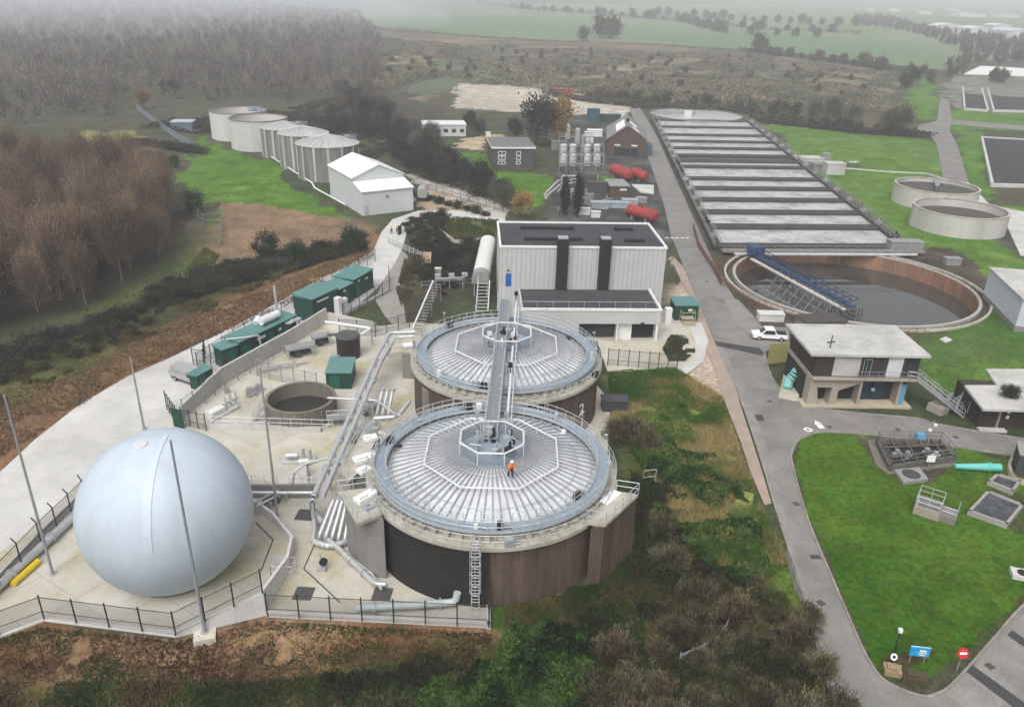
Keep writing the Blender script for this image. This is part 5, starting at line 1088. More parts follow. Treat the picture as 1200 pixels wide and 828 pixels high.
t = thing('no_entry_sign', 'round red no entry sign with white bar on a grey post', 'road sign', W(1121, 786)); q = W(1121, 785); mb = MB(); mb.cyl(q, q+Vector((0, 0, 2.0)), .04); mb.build('post', GSK, t)
e_ = Vector((.05, -.9, .45)).normalized(); cc_ = q+Vector((0, -.06, 1.75))
mb = MB(); mb.cyl(cc_, cc_+e_*.04, .4, n=28); d_ = mb.build('disc', M('sign_red', (.55, .02, .025), .4, .03), t)
X_ = Vector((1, .05, 0)).normalized(); Y_ = e_.cross(X_); mb = MB(); p_ = cc_+e_*.045; mb.box8([p_+X_*sx*.27+Y_*sy*.075+e_*k for k in (0, .01) for sx, sy in ((-1, -1), (1, -1), (1, 1), (-1, 1))]); mb.build('bar', WHITE, d_)
t = thing('round_sign', 'small round white sign with dark centre on a short post', 'road sign', W(1045, 781)); q = W(1044, 779); mb = MB(); mb.cyl(q, q+Vector((0, 0, 1.0)), .04); mb.build('post', BLK, t)
cc_ = q+Vector((0, -.06, .9)); mb = MB(); mb.cyl(cc_, cc_+e_*.04, .26, n=28); d_ = mb.build('disc', WHITE, t); mb = MB(); mb.cyl(cc_+e_*.041, cc_+e_*.05, .13, n=16); mb.build('symbol', BLK, d_)
t = thing('lamp_post', 'short dark lamp post with white head near the lawn point', 'lamp', W(1048, 765)); q = W(1047, 766); mb = MB(); mb.cyl(q, q+Vector((0, 0, 2.2)), .05); mb.build('post', BLK, t); mb = MB(); mb.fb(Fr(q, ang=0), -.13, .13, -.13, .13, 2.2, 2.5); mb.build('lamp_head', WHITE, t)
for k, (u, v, s) in enumerate(((1044, 788, .9), (1068, 796, 1.2))):
    f = Fr(W(u, v), ang=-.25); mb = MB(); mb.fb(f, -s*.6, s*.8, -.4, .5, 0, .5); mb.fb(f, -s*.4, s*.3, -.3, .3, .5, .7); tag(mb.build('planter_block', M('sandy_block', (.27, .21, .13), .9, .4, 2) if k == 0 else M('dark_timber', (.07, .05, .03), .9), at=f.o), ('sandy stone block at the tip of the lawn', 'dark low timber box at the tip of the lawn')[k], 'block')
q = W(947, 503, .038); mb = MB(); mb.ring(q, .28, .5, .036, .042, 24); mb.ring(q, 0.001, .1, .036, .042, 12); o = mb.build('road_marking', MARK); o['kind'] = 'structure'
f = Fr(W(960, 502), ang=.1); mb = MB(); mb.fb(f, 0, .7, 0, .9, .036, .042); mb.add([f.p(-.1, 1.0, .04), f.p(.8, 1.0, .04), f.p(.35, 1.9, .04)], [(0, 1, 2)]); o = mb.build('road_marking', MARK); o['kind'] = 'structure'
# ------------------------------------------------------------------ clutter between the pipes and the tanks
def mini(name, label, cat, u, v, ang, parts):
    q = W(u, v); t = thing(name, label, cat, q); f = Fr(q, ang=ang)
    for (nm, m, kind, *a) in parts:
        mb = MB()
        if kind == 'b': mb.fb(f, *a)
        elif kind == 'c': mb.cyl(f.p(*a[0]), f.p(*a[1]), a[2], n=14)
        elif kind == 'p': mb.pipe([f.p(*x) for x in a[0]], a[1], 10)
        elif kind == 'r': mb.rail([f.p(*x) for x in a[0]], 1.1, 1.2, .032, 1)
        mb.build(nm, m, t)
mini('pump_skid', 'low silver pump skid with upright valves left of the twin overhead pipes', 'pump skid', 330, 545, .1, [('plinth', CONP, 'b', 0, 3.4, 0, 1.3, .05, .3), ('pump', PIPEM, 'c', (.4, .6, .8), (1.6, .6, .8), .3), ('valve', GALV, 'c', (2.2, .6, .3), (2.2, .6, 1.6), .16), ('valve', GALV, 'c', (2.9, .6, .3), (2.9, .6, 1.4), .16)])
mini('railing', 'grey handrail standing along the low wall behind the gas holder', 'railing', 268, 584, 0, [('rail', RAILM, 'r', [(0, .15, 1.5), (8.4, .15, 1.5)])])
mini('railing', 'grey handrail along the pale low wall in front of the concrete pit', 'railing', 243, 504, -.01, [('rail', RAILM, 'r', [(0, .25, .55), (14, .25, .55)])])
mini('railing', 'railing on the small platform beside the pipe manifold', 'railing', 398, 578, .8, [('rail', RAILM, 'r', [(0, 0, .1), (3, 0, .1), (3, 1.6, .1)]), ('rail', RAILM, 'r', [(0, 2.4, .1), (2.8, 2.4, .1)])])
mini('heat_exchanger', 'horizontal silver vessel on saddles between twin pipes and near digester', 'vessel', 408, 522, .95, [('shell', PIPEM, 'c', (0, 0, 1.0), (4.2, 0, 1.0), .5), ('saddle', GREYC, 'b', .6, .9, -.4, .4, .05, .7), ('saddle', GREYC, 'b', 3.2, 3.5, -.4, .4, .05, .7), ('nozzle', PIPEM, 'c', (1, 0, 1.4), (1, 0, 2.1), .15), ('nozzle', PIPEM, 'c', (3, 0, 1.4), (3, 0, 2.1), .15)])
mini('heat_exchanger', 'smaller silver vessel near the far digester tower', 'vessel', 424, 490, .95, [('shell', PIPEM, 'c', (0, 0, .9), (3.2, 0, .9), .38), ('saddle', GREYC, 'b', .5, .8, -.3, .3, .05, .65), ('saddle', GREYC, 'b', 2.3, 2.6, -.3, .3, .05, .65)])
mini('switch_cabinet', 'white control cabinet standing by the low wall under the bent pipe', 'control panel', 352, 560, .3, [('cabinet', WHITE, 'b', 0, .9, 0, .5, .15, 1.9), ('plinth', GREYC, 'b', -.05, .95, -.05, .55, .05, .148)])
mini('switch_cabinet', 'grey control cabinet facing the black tank', 'control panel', 388, 432, .2, [('cabinet', GSK, 'b', 0, 1.2, 0, .5, .15, 1.7), ('plinth', GREYC, 'b', -.05, 1.25, -.05, .55, .05, .148)])
mini('pipe_rack', 'short rack of silver pipes beside the gas holder bund wall', 'pipe rack', 303, 605, .9, [('pipe', PIPEM, 'p', [(0, 0, .05), (0, 0, 1.2), (3.2, 0, 1.2), (3.2, 0, .05)], .1), ('pipe', PIPEM, 'p', [(0, .4, .05), (0, .4, .9), (3.2, .4, .9), (3.2, .4, .05)], .1), ('pipe', PIPEM, 'p', [(.3, .8, .05), (.3, .8, 1.1), (3.0, .8, 1.1), (3.0, .8, .05)], .1), ('frame', GALV, 'b', 1.4, 1.55, -.1, .9, .05, .75)])
mini('railing', 'railing loop at the corner of the near digester yard by the fence gate', 'railing', 318, 676, 0, [('rail', RAILM, 'r', [(0, 0, .05), (1.8, 0, .05), (1.8, 1.2, .05), (0, 1.2, .05), (0, 0, .05)])])
mini('gas_pipework', 'silver pipes with a bend on the slab below the bund wall', 'pipework', 300, 440, .52, [('pipe', PIPEM, 'p', [(0, 0, .05), (0, 0, 1.0), (5, 0, 1.0), (5, 0, .05)], .14), ('pipe', PIPEM, 'p', [(.5, .5, .4), (7, .5, .4)], .12), ('stand', GALV, 'b', 2.4, 2.6, -.2, .7, .05, .28)])
mini('steel_platform', 'small grey railed platform beside the round concrete pit', 'platform', 384, 502, .2, [('deck', GSK, 'b', 0, 2.4, 0, 1.6, 1.0, 1.12), ('leg', GALV, 'b', .1, .25, .1, .25, .05, .998), ('leg', GALV, 'b', 2.1, 2.25, 1.3, 1.45, .05, .998), ('rail', RAILM, 'r', [(0, 0, 1.12), (2.4, 0, 1.12), (2.4, 1.6, 1.12)])])

# drain covers and gullies let into the tarmac
for k, (u, v) in enumerate(((902, 470), (846, 352), (972, 500), (1052, 503), (933, 590), (962, 706), (828, 330), (1120, 512), (1160, 780))):
    q = W(u, v, .037); f = Fr(q, ang=.4); mb = MB(); mb.fb(f, -.3, .3, -.3, .3, 0, .008); o = mb.build('drain_cover', M('dark_grate', (.07, .07, .065)), at=q); o['kind'] = 'structure'
# ------------------------------------------------------------------ tanks and shed on the left
def ptank(label, u0, u1, vtop, vbot, mat, roofed, group, ribs=False, gal=False):
    """u0/u1 wall edges, vbot the foot of the front wall, vtop the top edge of the front wall"""
    um = (u0+u1)/2; q = W(um, vbot); R = (W(u1, vbot)-W(u0, vbot)).length/2
    d = Vector((q.x, q.y, 0)).normalized(); c = Vector((q.x, q.y, 0))+d*R; R *= (c.length/q.length)*1.0
    h = min(np.arange(2, 20, .1), key=lambda zz: abs((Vector((W(um, vtop, float(zz)).x, W(um, vtop, float(zz)).y, 0))).length-q.length)); h = float(h)
    t = thing('storage_tank', label, 'tank', c, group)
    mb = MB(); mb.ring(c, R-.3, R, 0, h, 64); o = mb.build('wall', mat, t)
    if ribs:
        mb = MB()
        for i in range(14):
            a = 2*pi*i/14; f = Fr(c+Vector((cos(a), sin(a), 0))*R, ang=a+pi/2); mb.fb(f, -.28, .28, -.12, .12, .05, h-.02)
        mb.build('pilaster', M('pale_pilaster', (.50, .49, .47), .8, .25, .5, streak=6, dirt=(.16, .15, .14), dirt_amt=.7), t)
    if roofed:
        mb = MB(); mb.lathe(c, [(R+.2, h+.003), (R*.5, h+R*.15), (.01, h+R*.27)], 64)
        for i in range(24):
            a = 2*pi*i/24; p0 = c+Vector((cos(a)*(R+.2), sin(a)*(R+.2), h+.05)); p1 = c+Vector((0, 0, h+R*.27+.05)); mb.tube([p0, p0.lerp(p1, .5)+Vector((0, 0, R*.015)), p1], .09, 4)
        mb.build('roof', M('pale_cone_roof', (.40, .40, .39), .7, .15, .3, dirt=(.26, .26, .25)), t)
    else:
        mb = MB(); mb.ring(c, R-.35, R+.1, h+.003, h+.25, 64); mb.build('rim', GREYC, t)
        mb = MB(); mb.cyl(c+Vector((0, 0, .1)), c+Vector((0, 0, h*.6)), R-.31, n=64); mb.build('sludge', MATS['brown_sludge'], t)
    if gal:
        mb = MB(); a = -pi*.2+gal*.4; e = c+Vector((cos(a)*R*.7, sin(a)*R*.7, h+.3)); mb.rail([e+Vector((-2, -1, 0)), e+Vector((2, -1, 0)), e+Vector((2, 1.5, 0)), e+Vector((-2, 1.5, 0))], 1.1, 1, .07, 1, True); mb.fb(Fr(e, ang=0), -2, 2, -1, 1.5, -.1, 0); mb.fb(Fr(e, ang=.2), -.8, .6, -.5, .5, .01, 1.2); mb.build('gantry', M('blue_grey_steel', (.22, .26, .31), .5), t)
    return t
WT = M('white_rendered_concrete', (.54, .53, .51), .85, .16, .5, streak=6, dirt=(.33, .31, .28), dirt_amt=.5)
RT_ = M('streaked_concrete', (.22, .21, .20), .85, .35, .9, streak=12, dirt=(.07, .068, .062), dirt_amt=.75, dscale=.4)
ptank('back white open concrete tank at the far end of the tank row', 250, 316, 134, 166, WT, False, 'tanks at the top of the green slope', gal=1)
ptank('front white open concrete tank beside the ribbed tanks', 273, 340, 143, 178, WT, False, 'tanks at the top of the green slope')
ptank('streaky ribbed tank with cone roof, next to the white open tanks', 309, 362, 153, 187, RT_, True, 'ribbed tanks with cone roofs', True, gal=2)
ptank('streaky ribbed tank with cone roof, middle of the row', 330, 388, 160, 200, RT_, True, 'ribbed tanks with cone roofs', True)
ptank('streaky ribbed tank with cone roof, next to the white shed', 351, 423, 173, 214, RT_, True, 'ribbed tanks with cone roofs', True, gal=3)
pts = px((318, 186), (344, 203), (366, 217), (369, 223), (405, 243)); t = thing('slope_pipe', 'white pipe rail running down the grass edge below the ribbed tanks', 'pipe', pts[0])
mb = MB(); mb.pipe([p+Vector((0, 0, .6)) for p in pts], .22, 8); mb.build('pipe', WHITEP, t)
for p in pts: mb = MB(); mb.cyl(p, p+Vector((0, 0, .5)), .15); mb.build('support', GREYC, t)
# white shed
A, B = W(425, 253.5), W(485, 246.5); f = Fr(A, B); SW = f.w; SD = 26; SHW = M('white_shed_cladding', (.54, .56, .56), .6, .05, .3, wave=1.2, bump=.3)
SHR = M('white_shed_roof', (.72, .73, .73), .5, .06, .2)
t = thing('white_shed', 'large white gabled shed with a lean-to front beside the ribbed tanks', 'shed', A)
f0 = Fr(W(421, 254), W(421, 254)+(B-A)); bk = W(374, 219); f = Fr(A, B)
dep = 21.0; e1, pk = 7.2, 9.6
mb = MB(); mb.profx(f, [(0, .04), (SW, .04), (SW, e1), (SW/2, pk), (0, e1)], 5.2, dep); mb.build('wall', SHW, t)
mb = MB()
for s in (0, 1):
    x0, x1 = (-.3, SW/2) if not s else (SW/2, SW+.3); z0, z1 = (e1-.12, pk+.03) if not s else (pk+.03, e1-.12)
    mb.box8([f.p(x0, 4.9, z0+.05), f.p(x1, 4.9, z1+.05), f.p(x1, dep+.3, z1+.05), f.p(x0, dep+.3, z0+.05), f.p(x0, 4.9, z0+.2), f.p(x1, 4.9, z1+.2), f.p(x1, dep+.3, z1+.2), f.p(x0, dep+.3, z0+.2)])
mb.build('roof', SHR, t)
mb = MB(); mb.profile(f, [(0, .04), (5.19, .04), (5.19, 6.3), (0, 5.2)], .1, SW-.1); l_ = mb.build('lean_to', SHW, t)
mb = MB(); mb.box8([f.p(-.1, -.3, 5.2), f.p(SW+.1, -.3, 5.2), f.p(SW+.1, 5.18, 6.36), f.p(-.1, 5.18, 6.36), f.p(-.1, -.3, 5.35), f.p(SW+.1, -.3, 5.35), f.p(SW+.1, 5.18, 6.5), f.p(-.1, 5.18, 6.5)]); mb.build('lean_to_roof', SHR, l_)
mb = MB(); mb.fb(f, SW-.005+.1, SW+.16, 1, 3.6, .1, 4.2); mb.build('door', M('grey_door', (.4, .42, .43), .6), t)
mb = MB(); mb.fb(f, .6, 1.5, -.06, -.005, .1, 2.2); mb.build('side_door', M('grey_door', (.4, .42, .43), .6), t)
for x, z in ((SW*.45, 3.4),): mb = MB(); mb.fb(f, x, x+.9, -.06, -.005, z, z+.7); mb.build('vent', GSK, t)
t = thing('tanker_trailer', 'pale rounded tanker trailer parked at the right of the white shed', 'trailer', W(494, 235)); f = Fr(W(487, 236), W(503, 236)); mb = MB(); mb.cyl(f.p(f.w/2, 0, 1.7), f.p(f.w/2, 5, 1.7), 1.15, n=18); mb.build('barrel', M('dirty_pale_tank', (.36, .37, .35), .6, .2), t)
for x in (.3, f.w-.3):
    for y in (1.2, 3.4): mb = MB(); mb.cyl(f.p(x-.15, y, .5), f.p(x+.15, y, .5), .5); mb.build('wheel', BLK, t)
mb = MB(); mb.fb(f, .2, f.w-.2, -.3, 5.4, .6, .85); mb.build('chassis', BLK, t)
# long blue fence and small blue shed at far left
def fence(name, label, pts, h, post_sp, meshmat, postmat, group=None, crank=0, cat='fence', pr=.06, base=None):
    t = thing(name, label, cat, pts[0], group); zb = [p.z for p in pts]
    for a, b in zip(pts, pts[1:]):
        f = Fr(Vector((a.x, a.y, 0)), Vector((b.x, b.y, 0)))
        if f.w < .2: continue
        mb = MB(); mb.box8([f.p(0, -.012, a.z+.06), f.p(f.w, -.012, b.z+.06), f.p(f.w, .012, b.z+.06), f.p(0, .012, a.z+.06), f.p(0, -.012, a.z+h), f.p(f.w, -.012, b.z+h), f.p(f.w, .012, b.z+h), f.p(0, .012, a.z+h)])
        pn = mb.build('panel', meshmat, t)
        for hz_ in (h-.05, h*.35): mb = MB(); mb.tube([a+Vector((0, 0, hz_)), b+Vector((0, 0, hz_))], .03, 5); mb.build('wire', postmat, pn)
        n = max(1, round(f.w/post_sp))
        for i in range(n+(1 if b is pts[-1] else 0)):
            q = a.lerp(b, i/n); mb = MB(); mb.cyl(q, q+Vector((0, 0, h+.15)), pr, pr, 6)
            if crank: mb.cyl(q+Vector((0, 0, h+.1)), q+f.ey*crank+Vector((0, 0, h+.55)), pr, pr, 6)
            mb.build('post', postmat, t)
    return t
DARKP = M('dark_post', (.028, .032, .03), .5, .1)
fence('mesh_fence', 'dark post mesh fence along the wall in front of the gas holder', [p for p in (W(-60, 764, .1), W(0, 744, .1), W(52, 725, .12), W(206, 744, .35))], 2.2, 2.5, MESHF, DARKP)
fence('mesh_fence', 'dark mesh fence climbing on the white wall right of the gas holder', [W(206, 744, .36), Vector((W(311, 720).x, W(311, 720).y, 2.2))], 2.2, 2.4, MESHF, DARKP)
fence('mesh_fence', 'long dark mesh fence in front of the near digester', [W(314, 722, .35), W(573, 735, .35), W(572, 712, .35)], 2.2, 2.45, MESHF, DARKP)
fence('mesh_fence', 'cranked black post fence on the grey roadside wall', [W(u, v, .9) for u, v in ((-60, 735), (0, 685), (48, 634), (100, 583), (138, 557))], 1.9, 2.6, MESHF, DARKP, crank=.35)
fence('mesh_fence', 'mesh fence with dark posts behind the generator container', px((232, 432), (262, 412), (300, 388), (345, 362), (400, 330), (440, 306)), 2.2, 3.0, mesh_mat('faint_mesh', (.2, .2, .2), .12), DARKP)
fence('mesh_gate', 'open dark green mesh gate leaf near the start of the bund wall', px((196, 480), (208, 498)), 2.4, 1.2, MESHF, DARKP, cat='gate')
fence('mesh_gate', 'dark mesh gate pair standing open beside the silver van', px((227, 428), (240, 430), (241, 415)), 2.4, 1.3, MESHF, DARKP, cat='gate')
fence('mesh_gate', 'low mesh gate between the small kiosk and the generator cabinet', px((249, 440), (262, 438), (272, 428)), 2.0, 1.4, MESHF, DARKP, cat='gate')
fence('mesh_fence', 'mesh fence panel between the green gate and the pump set', px((214, 498), (242, 505)), 2.1, 1.3, MESHF, DARKP)
mb = MB(); f = Fr(W(204, 500), W(216, 503)); mb.fb(f, 0, f.w, 0, .08, .1, 2.4); tag(mb.build('green_gate_panel', DGREEN, at=f.o), 'solid dark green gate panel beside the open mesh gate', 'gate')
fence('mesh_fence', 'tall thin mesh fence crossing the yard behind the concrete pit', px((302, 441), (345, 452), (372, 458)), 2.4, 2.2, mesh_mat('faint_mesh2', (.2, .2, .2), .10), GSK)
fence('mesh_fence', 'tall thin mesh fence standing along the face of the long bund wall', px((216, 493), (264, 455), (346, 407)), 2.7, 2.4, mesh_mat('faint_mesh7', (.2, .2, .2), .06), GSK)
fence('mesh_fence', 'dark mesh fence between the black tank and the gravel track', px((398, 392), (440, 395), (480, 384)), 2.4, 2.3, MESHF, DARKP)
fence('mesh_fence', 'mesh fence along the kerb below the small green kiosks', px((402, 372), (457, 342), (456, 326)), 2.2, 2.2, mesh_mat('faint_mesh3', (.2, .2, .2), .15), DARKP)
fence('mesh_fence', 'dark post fence on the grass below the pale building annex', px((712, 428), (760, 432), (793, 434)), 2.4, 1.25, mesh_mat('faint_mesh4', (.1, .1, .1), .12), M('rust_dark_post', (.05, .03, .025), .7))
fence('boundary_fence', 'dim grey mesh fence along the dark hedge left of the generators', gx((-40, 452), (60, 408), (150, 370), (240, 332), (300, 318), (345, 312)), 2.0, 4, MESHF, DARKP)
fence('boundary_fence', 'blue-grey fence running down beside the straw field', gx((160, 128), (190, 152), (215, 168), (232, 176)), 2.2, 4, mesh_mat('blue_fence_mesh', (.2, .25, .3), .6), GSK)
fence('boundary_fence', 'grey mesh fence winding through the bushes above the brown field', gx((155, 178), (180, 200), (215, 235), (238, 262), (262, 262), (258, 290)), 2.0, 4, MESHF, GSK)
fence('boundary_fence', 'dark post and wire fence beside the upper tan track', px((478, 215), (520, 228), (560, 240), (600, 252)), 1.4, 3, mesh_mat('faint_mesh5', (.1, .1, .1), .1), M('rust_dark_post', (.05, .03, .025)))
fence('pale_barrier', 'pale galvanised barrier glimpsed among the foreground brown bushes', gx((796, 778), (824, 766), (850, 742), (853, 732)), 1.0, 1.5, mesh_mat('pale_mesh', (.35, .35, .35), .7), GSK)
fence('road_barrier', 'low grey barrier at the road edge beside the brown thicket', px((921, 656), (931, 690), (938, 704)), 1.0, 2, mesh_mat('pale_mesh', (.35, .35, .35), .7) if False else bpy.data.materials['pale_mesh'], GSK)
fence('road_barrier', 'lower grey barrier by the road at the bottom edge of the thicket', px((952, 755), (960, 790)), 1.0, 2, bpy.data.materials['pale_mesh'], GSK)
fence('red_fence', 'rust red railing between the road and the settlement tank', px((812, 268), (818, 290), (836, 318), (845, 335)), 1.2, 2, mesh_mat('red_mesh', (.12, .04, .03), .5), bpy.data.materials['rust_red_rail'])
fence('rail_fence', 'grey railing around the hollow beside the far digester', px((455, 285), (470, 292), (495, 303)), 1.2, 1.5, mesh_mat('faint_mesh6', (.4, .4, .4), .2), RAILM)
t = thing('rough_shed', 'rough pale timber enclosure in the brown grass below the concrete road', 'enclosure', W(497, 315)); f = Fr(W(488, 310), W(505, 310)); mb = MB()
mb.fb(f, 0, .2, 0, 3.8, 0, 1.2); mb.fb(f, f.w-.2, f.w, 0, 3.8, 0, 1.2); mb.fb(f, .21, f.w-.21, 3.6, 3.8, 0, 1.2); mb.build('timber', M('pale_timber', (.42, .36, .26), .9), t); mb = MB(); mb.fb(f, .22, f.w-.22, 0, 3.5, .05, .3); mb.build('floor', M('orange_rubble', (.30, .19, .10), .9, .4, 2), t)
t = thing('pipe_rack', 'grey pipework and platform in the dark hollow beside the conveyor housing', 'pipework', W(530, 338))
f = Fr(W(510, 342), W(545, 340)); mb = MB(); mb.pipe([f.p(0, 0, 2.2), f.p(f.w, 0, 2.2), f.p(f.w, 1, .2)], .2); mb.pipe([f.p(0, 1.2, 1.4), f.p(f.w, 1.2, 1.4)], .15); mb.build('pipe', GSK, t)
for x in (.2, f.w*.5, f.w-.3): mb = MB(); mb.cyl(f.p(x, .5, 0), f.p(x, .5, 2.1), .09); mb.fb(f, x-.1, x+.8, .2, 1, 2.3, 2.8); mb.build('valve', GALV, t)
mb = MB(); mb.rail([f.p(-2, 2, 0), f.p(f.w+2, 2, 0)], 1.2, 1.3, .05); mb.build('railing', GSK, t)
t = thing('stone_pillar', 'pale square concrete pillar in the hollow', 'pillar', W(513, 324)); f = Fr(W(510, 326), W(517, 326)); mb = MB(); mb.fb(f, 0, f.w, 0, .8, 0, 1.6); mb.build('shaft', PCON, t); mb = MB(); mb.fb(f, -.08, f.w+.08, -.08, .88, 1.603, 1.75); mb.build('cap', CONP, t)
t = thing('blue_shed', 'small blue-grey flat shed near the far white tanks', 'shed', W(213, 152)); f = Fr(W(201, 153), W(226, 153)); mb = MB(); mb.fb(f, 0, f.w, 0, 6, 0, 2.6); mb.build('wall', M('blue_grey_wall', (.12, .17, .22), .7), t); mb = MB(); mb.fb(f, -.2, f.w+.2, -.2, 6.2, 2.603, 2.85); mb.build('roof', M('pale_blue_roof', (.36, .40, .45), .7), t)
# ------------------------------------------------------------------ middle distance buildings
BRICK = M('brown_brick', (.10, .065, .05), .9, .25, 1.0, dirt=(.06, .045, .04))
GREYB = M('grey_purple_brick', (.075, .068, .068), .9, .2, 1.0)
A, B = W(577, 196), W(626, 196); f = Fr(A, B); t = thing('brick_office', 'grey two-storey brick office with white window frames on the small lawn', 'building', A); bh = 5.2; bd = 16
mb = MB(); mb.fb(f, 0, f.w, 0, bd, 0, bh); mb.build('wall', GREYB, t)
mb = MB(); mb.fb(f, -.3, f.w+.3, -.3, bd+.3, bh+.003, bh+.5); mb.build('fascia', WTRIM, t)
mb = MB(); mb.fb(f, -.25, f.w+.25, -.25, bd+.25, bh+.503, bh+.55); mb.build('roof', M('grey_felt_roof', (.15, .15, .155), .85), t)
for x, w_, rows in ((f.w*.14, 2.0, ((.9, 1.7), (2.2, 3.1), (3.4, 4.4))), (f.w*.57, 1.1, ((.9, 1.7), (2.2, 3.1), (3.4, 4.4)))):
    for z0, z1 in rows:
        mb = MB(); mb.fb(f, x, x+w_, -.08, -.005, z0, z1); w = mb.build('window', GLASS, t); mb = MB()
        for xx in ([x, x+w_/2, x+w_] if w_ > 1.5 else [x, x+w_]): mb.fb(f, xx-.09, xx+.09, -.13, -.085, z0, z1)
        for zz in (z0, z1): mb.fb(f, x, x+w_, -.14, -.086, zz-.08, zz+.08)
        mb.build('frame', WHITE, w)
A, B = W(496, 161), W(546, 161); f = Fr(A, B); t = thing('portable_cabin', 'long white portable cabin among the dark trees', 'cabin', A)
mb = MB(); mb.fb(f, 0, f.w, 0, 9, .3, 4.0); mb.build('wall', M('cabin_wall', (.5, .5, .49), .7, .1, .5), t); mb = MB(); mb.fb(f, -.2, f.w+.2, -.2, 9.2, 4.003, 4.3); mb.build('roof', M('cabin_roof', (.62, .62, .62), .7, .1, .5), t)
for k in range(5): mb = MB(); x = f.w*(.1+.19*k); mb.fb(f, x, x+1.4, -.06, -.005, 1.6, 2.8); w = mb.build('window', GLASS, t)
A, B = W(711, 182), W(756, 184); f = Fr(A, B); t = thing('brick_workshop', 'brown brick gabled workshop with skylights beside the upper road', 'building', A); e = 5.0; pk = 9.0; bd = 24
mb = MB(); mb.profx(f, [(0, 0), (f.w, 0), (f.w, e), (f.w/2, pk), (0, e)], 0, bd); mb.build('wall', BRICK, t)
SLATE = M('grey_slate', (.20, .20, .195), .8, .2, .6); mb = MB()
for s in (0, 1):
    x0, x1 = (-.5, f.w/2) if not s else (f.w/2, f.w+.5); z0, z1 = (e-.25, pk+.1) if not s else (pk+.1, e-.25)
    mb.box8([f.p(x0, -.3, z0), f.p(x1, -.3, z1), f.p(x1, bd+.3, z1), f.p(x0, bd+.3, z0), f.p(x0, -.3, z0+.25), f.p(x1, -.3, z1+.25), f.p(x1, bd+.3, z1+.25), f.p(x0, bd+.3, z0+.25)])
mb.build('roof', SLATE, t)
def slope_panel(x0, x1, y0, y1):
    def zr(x): return (e-.25+(pk+.35-e)*(x+.5)/(f.w/2+.5) if x < f.w/2 else pk+.1-(pk+.35-e)*(x-f.w/2)/(f.w/2+.5))+.27
    mb = MB(); mb.box8([f.p(x0, y0, zr(x0)), f.p(x1, y0, zr(x1)), f.p(x1, y1, zr(x1)), f.p(x0, y1, zr(x0)), f.p(x0, y0, zr(x0)+.08), f.p(x1, y0, zr(x1)+.08), f.p(x1, y1, zr(x1)+.08), f.p(x0, y1, zr(x0)+.08)]); mb.build('skylight', WHITE, t)
for k in range(4): slope_panel(f.w*.2, f.w*.42, 2.2+k*3.6, 5.4+k*3.6)
slope_panel(f.w*.62, f.w*.8, 1, 4); slope_panel(f.w*.55, f.w*.75, 8, 12)
mb = MB(); mb.fb(f, f.w*.46, f.w*.54, 7, 8.4, pk, pk+1.3); mb.build('roof_vent', BLK, t)
for x in (f.w*.18, f.w*.62): mb = MB(); mb.fb(f, x, x+1.8, -.07, -.005, 3.0, 3.5); mb.build('window', LGREY, t)
mb = MB(); mb.fb(f, f.w*.2, f.w*.8, -.07, -.005, .1, 2.4); mb.build('door', GLASS, t)
mb = MB(); mb.fb(f, f.w+.003, f.w+2, 1, 8, 0, 3.2); mb.build('blue_lean_to', M('slate_blue_wall', (.06, .10, .13), .6), t)
A, B = W(715, 231), W(736, 231); f = Fr(A, B); t = thing('brick_hut', 'small brown brick hut with grey flat roof below the red tanks', 'building', A)
mb = MB(); mb.fb(f, 0, f.w, 0, 7, 0, 2.6); mb.build('wall', BRICK, t); mb = MB(); mb.fb(f, -.3, f.w+.3, -.3, 7.3, 2.603, 2.9); mb.build('roof', M('grey_felt_roof', (.15, .15, .155)) if False else GSK, t); mb = MB(); mb.fb(f, f.w*.5, f.w*.9, -.06, -.005, 1.6, 2.1); mb.build('window', LGREY, t)
REDT = M('faded_red_paint', (.30, .04, .032), .6, .3, .8, dirt=(.20, .08, .065), dirt_amt=.5)
def redtank(label, u, v, L_, ang, R):
    f = Fr(W(u, v), ang=ang); t = thing('red_tank', label, 'tank', f.o, 'red horizontal tanks by the upper road')
    mb = MB(); mb.cyl(f.p(0, 0, R+.4), f.p(0, L_, R+.4), R, n=20); mb.cyl(f.p(0, 0, R+.4), f.p(0, -.5, R+.4), R, R*.55, n=20); mb.cyl(f.p(0, L_, R+.4), f.p(0, L_+.5, R+.4), R, R*.55, n=20); mb.build('barrel', REDT, t)
    for y in (L_*.2, L_*.75): mb = MB(); mb.fb(f, -R*.8, R*.8, y, y+.4, 0, R*.7); mb.build('saddle', GREYC, t)
    mb = MB(); mb.cyl(f.p(0, L_*.5, R*2+.3), f.p(0, L_*.5, R*2+.7), .4); mb.build('manway', REDT, t)
redtank('large red tank with the left end rounded, in front of the brick workshop', 736, 213, 8, .42, 1.45)
redtank('red tank next to the road, right of the larger one', 754, 214, 5, .42, 1.35)
redtank('red tank lying just behind the flat roof of the pale building', 766, 262, 7, .75, 1.3)
mb = MB(); mb.prism([(p.x, p.y) for p in px((740, 217), (766, 218), (766, 228), (750, 226))], 0, .3); o = mb.build('pavement', CONP); o['kind'] = 'structure'
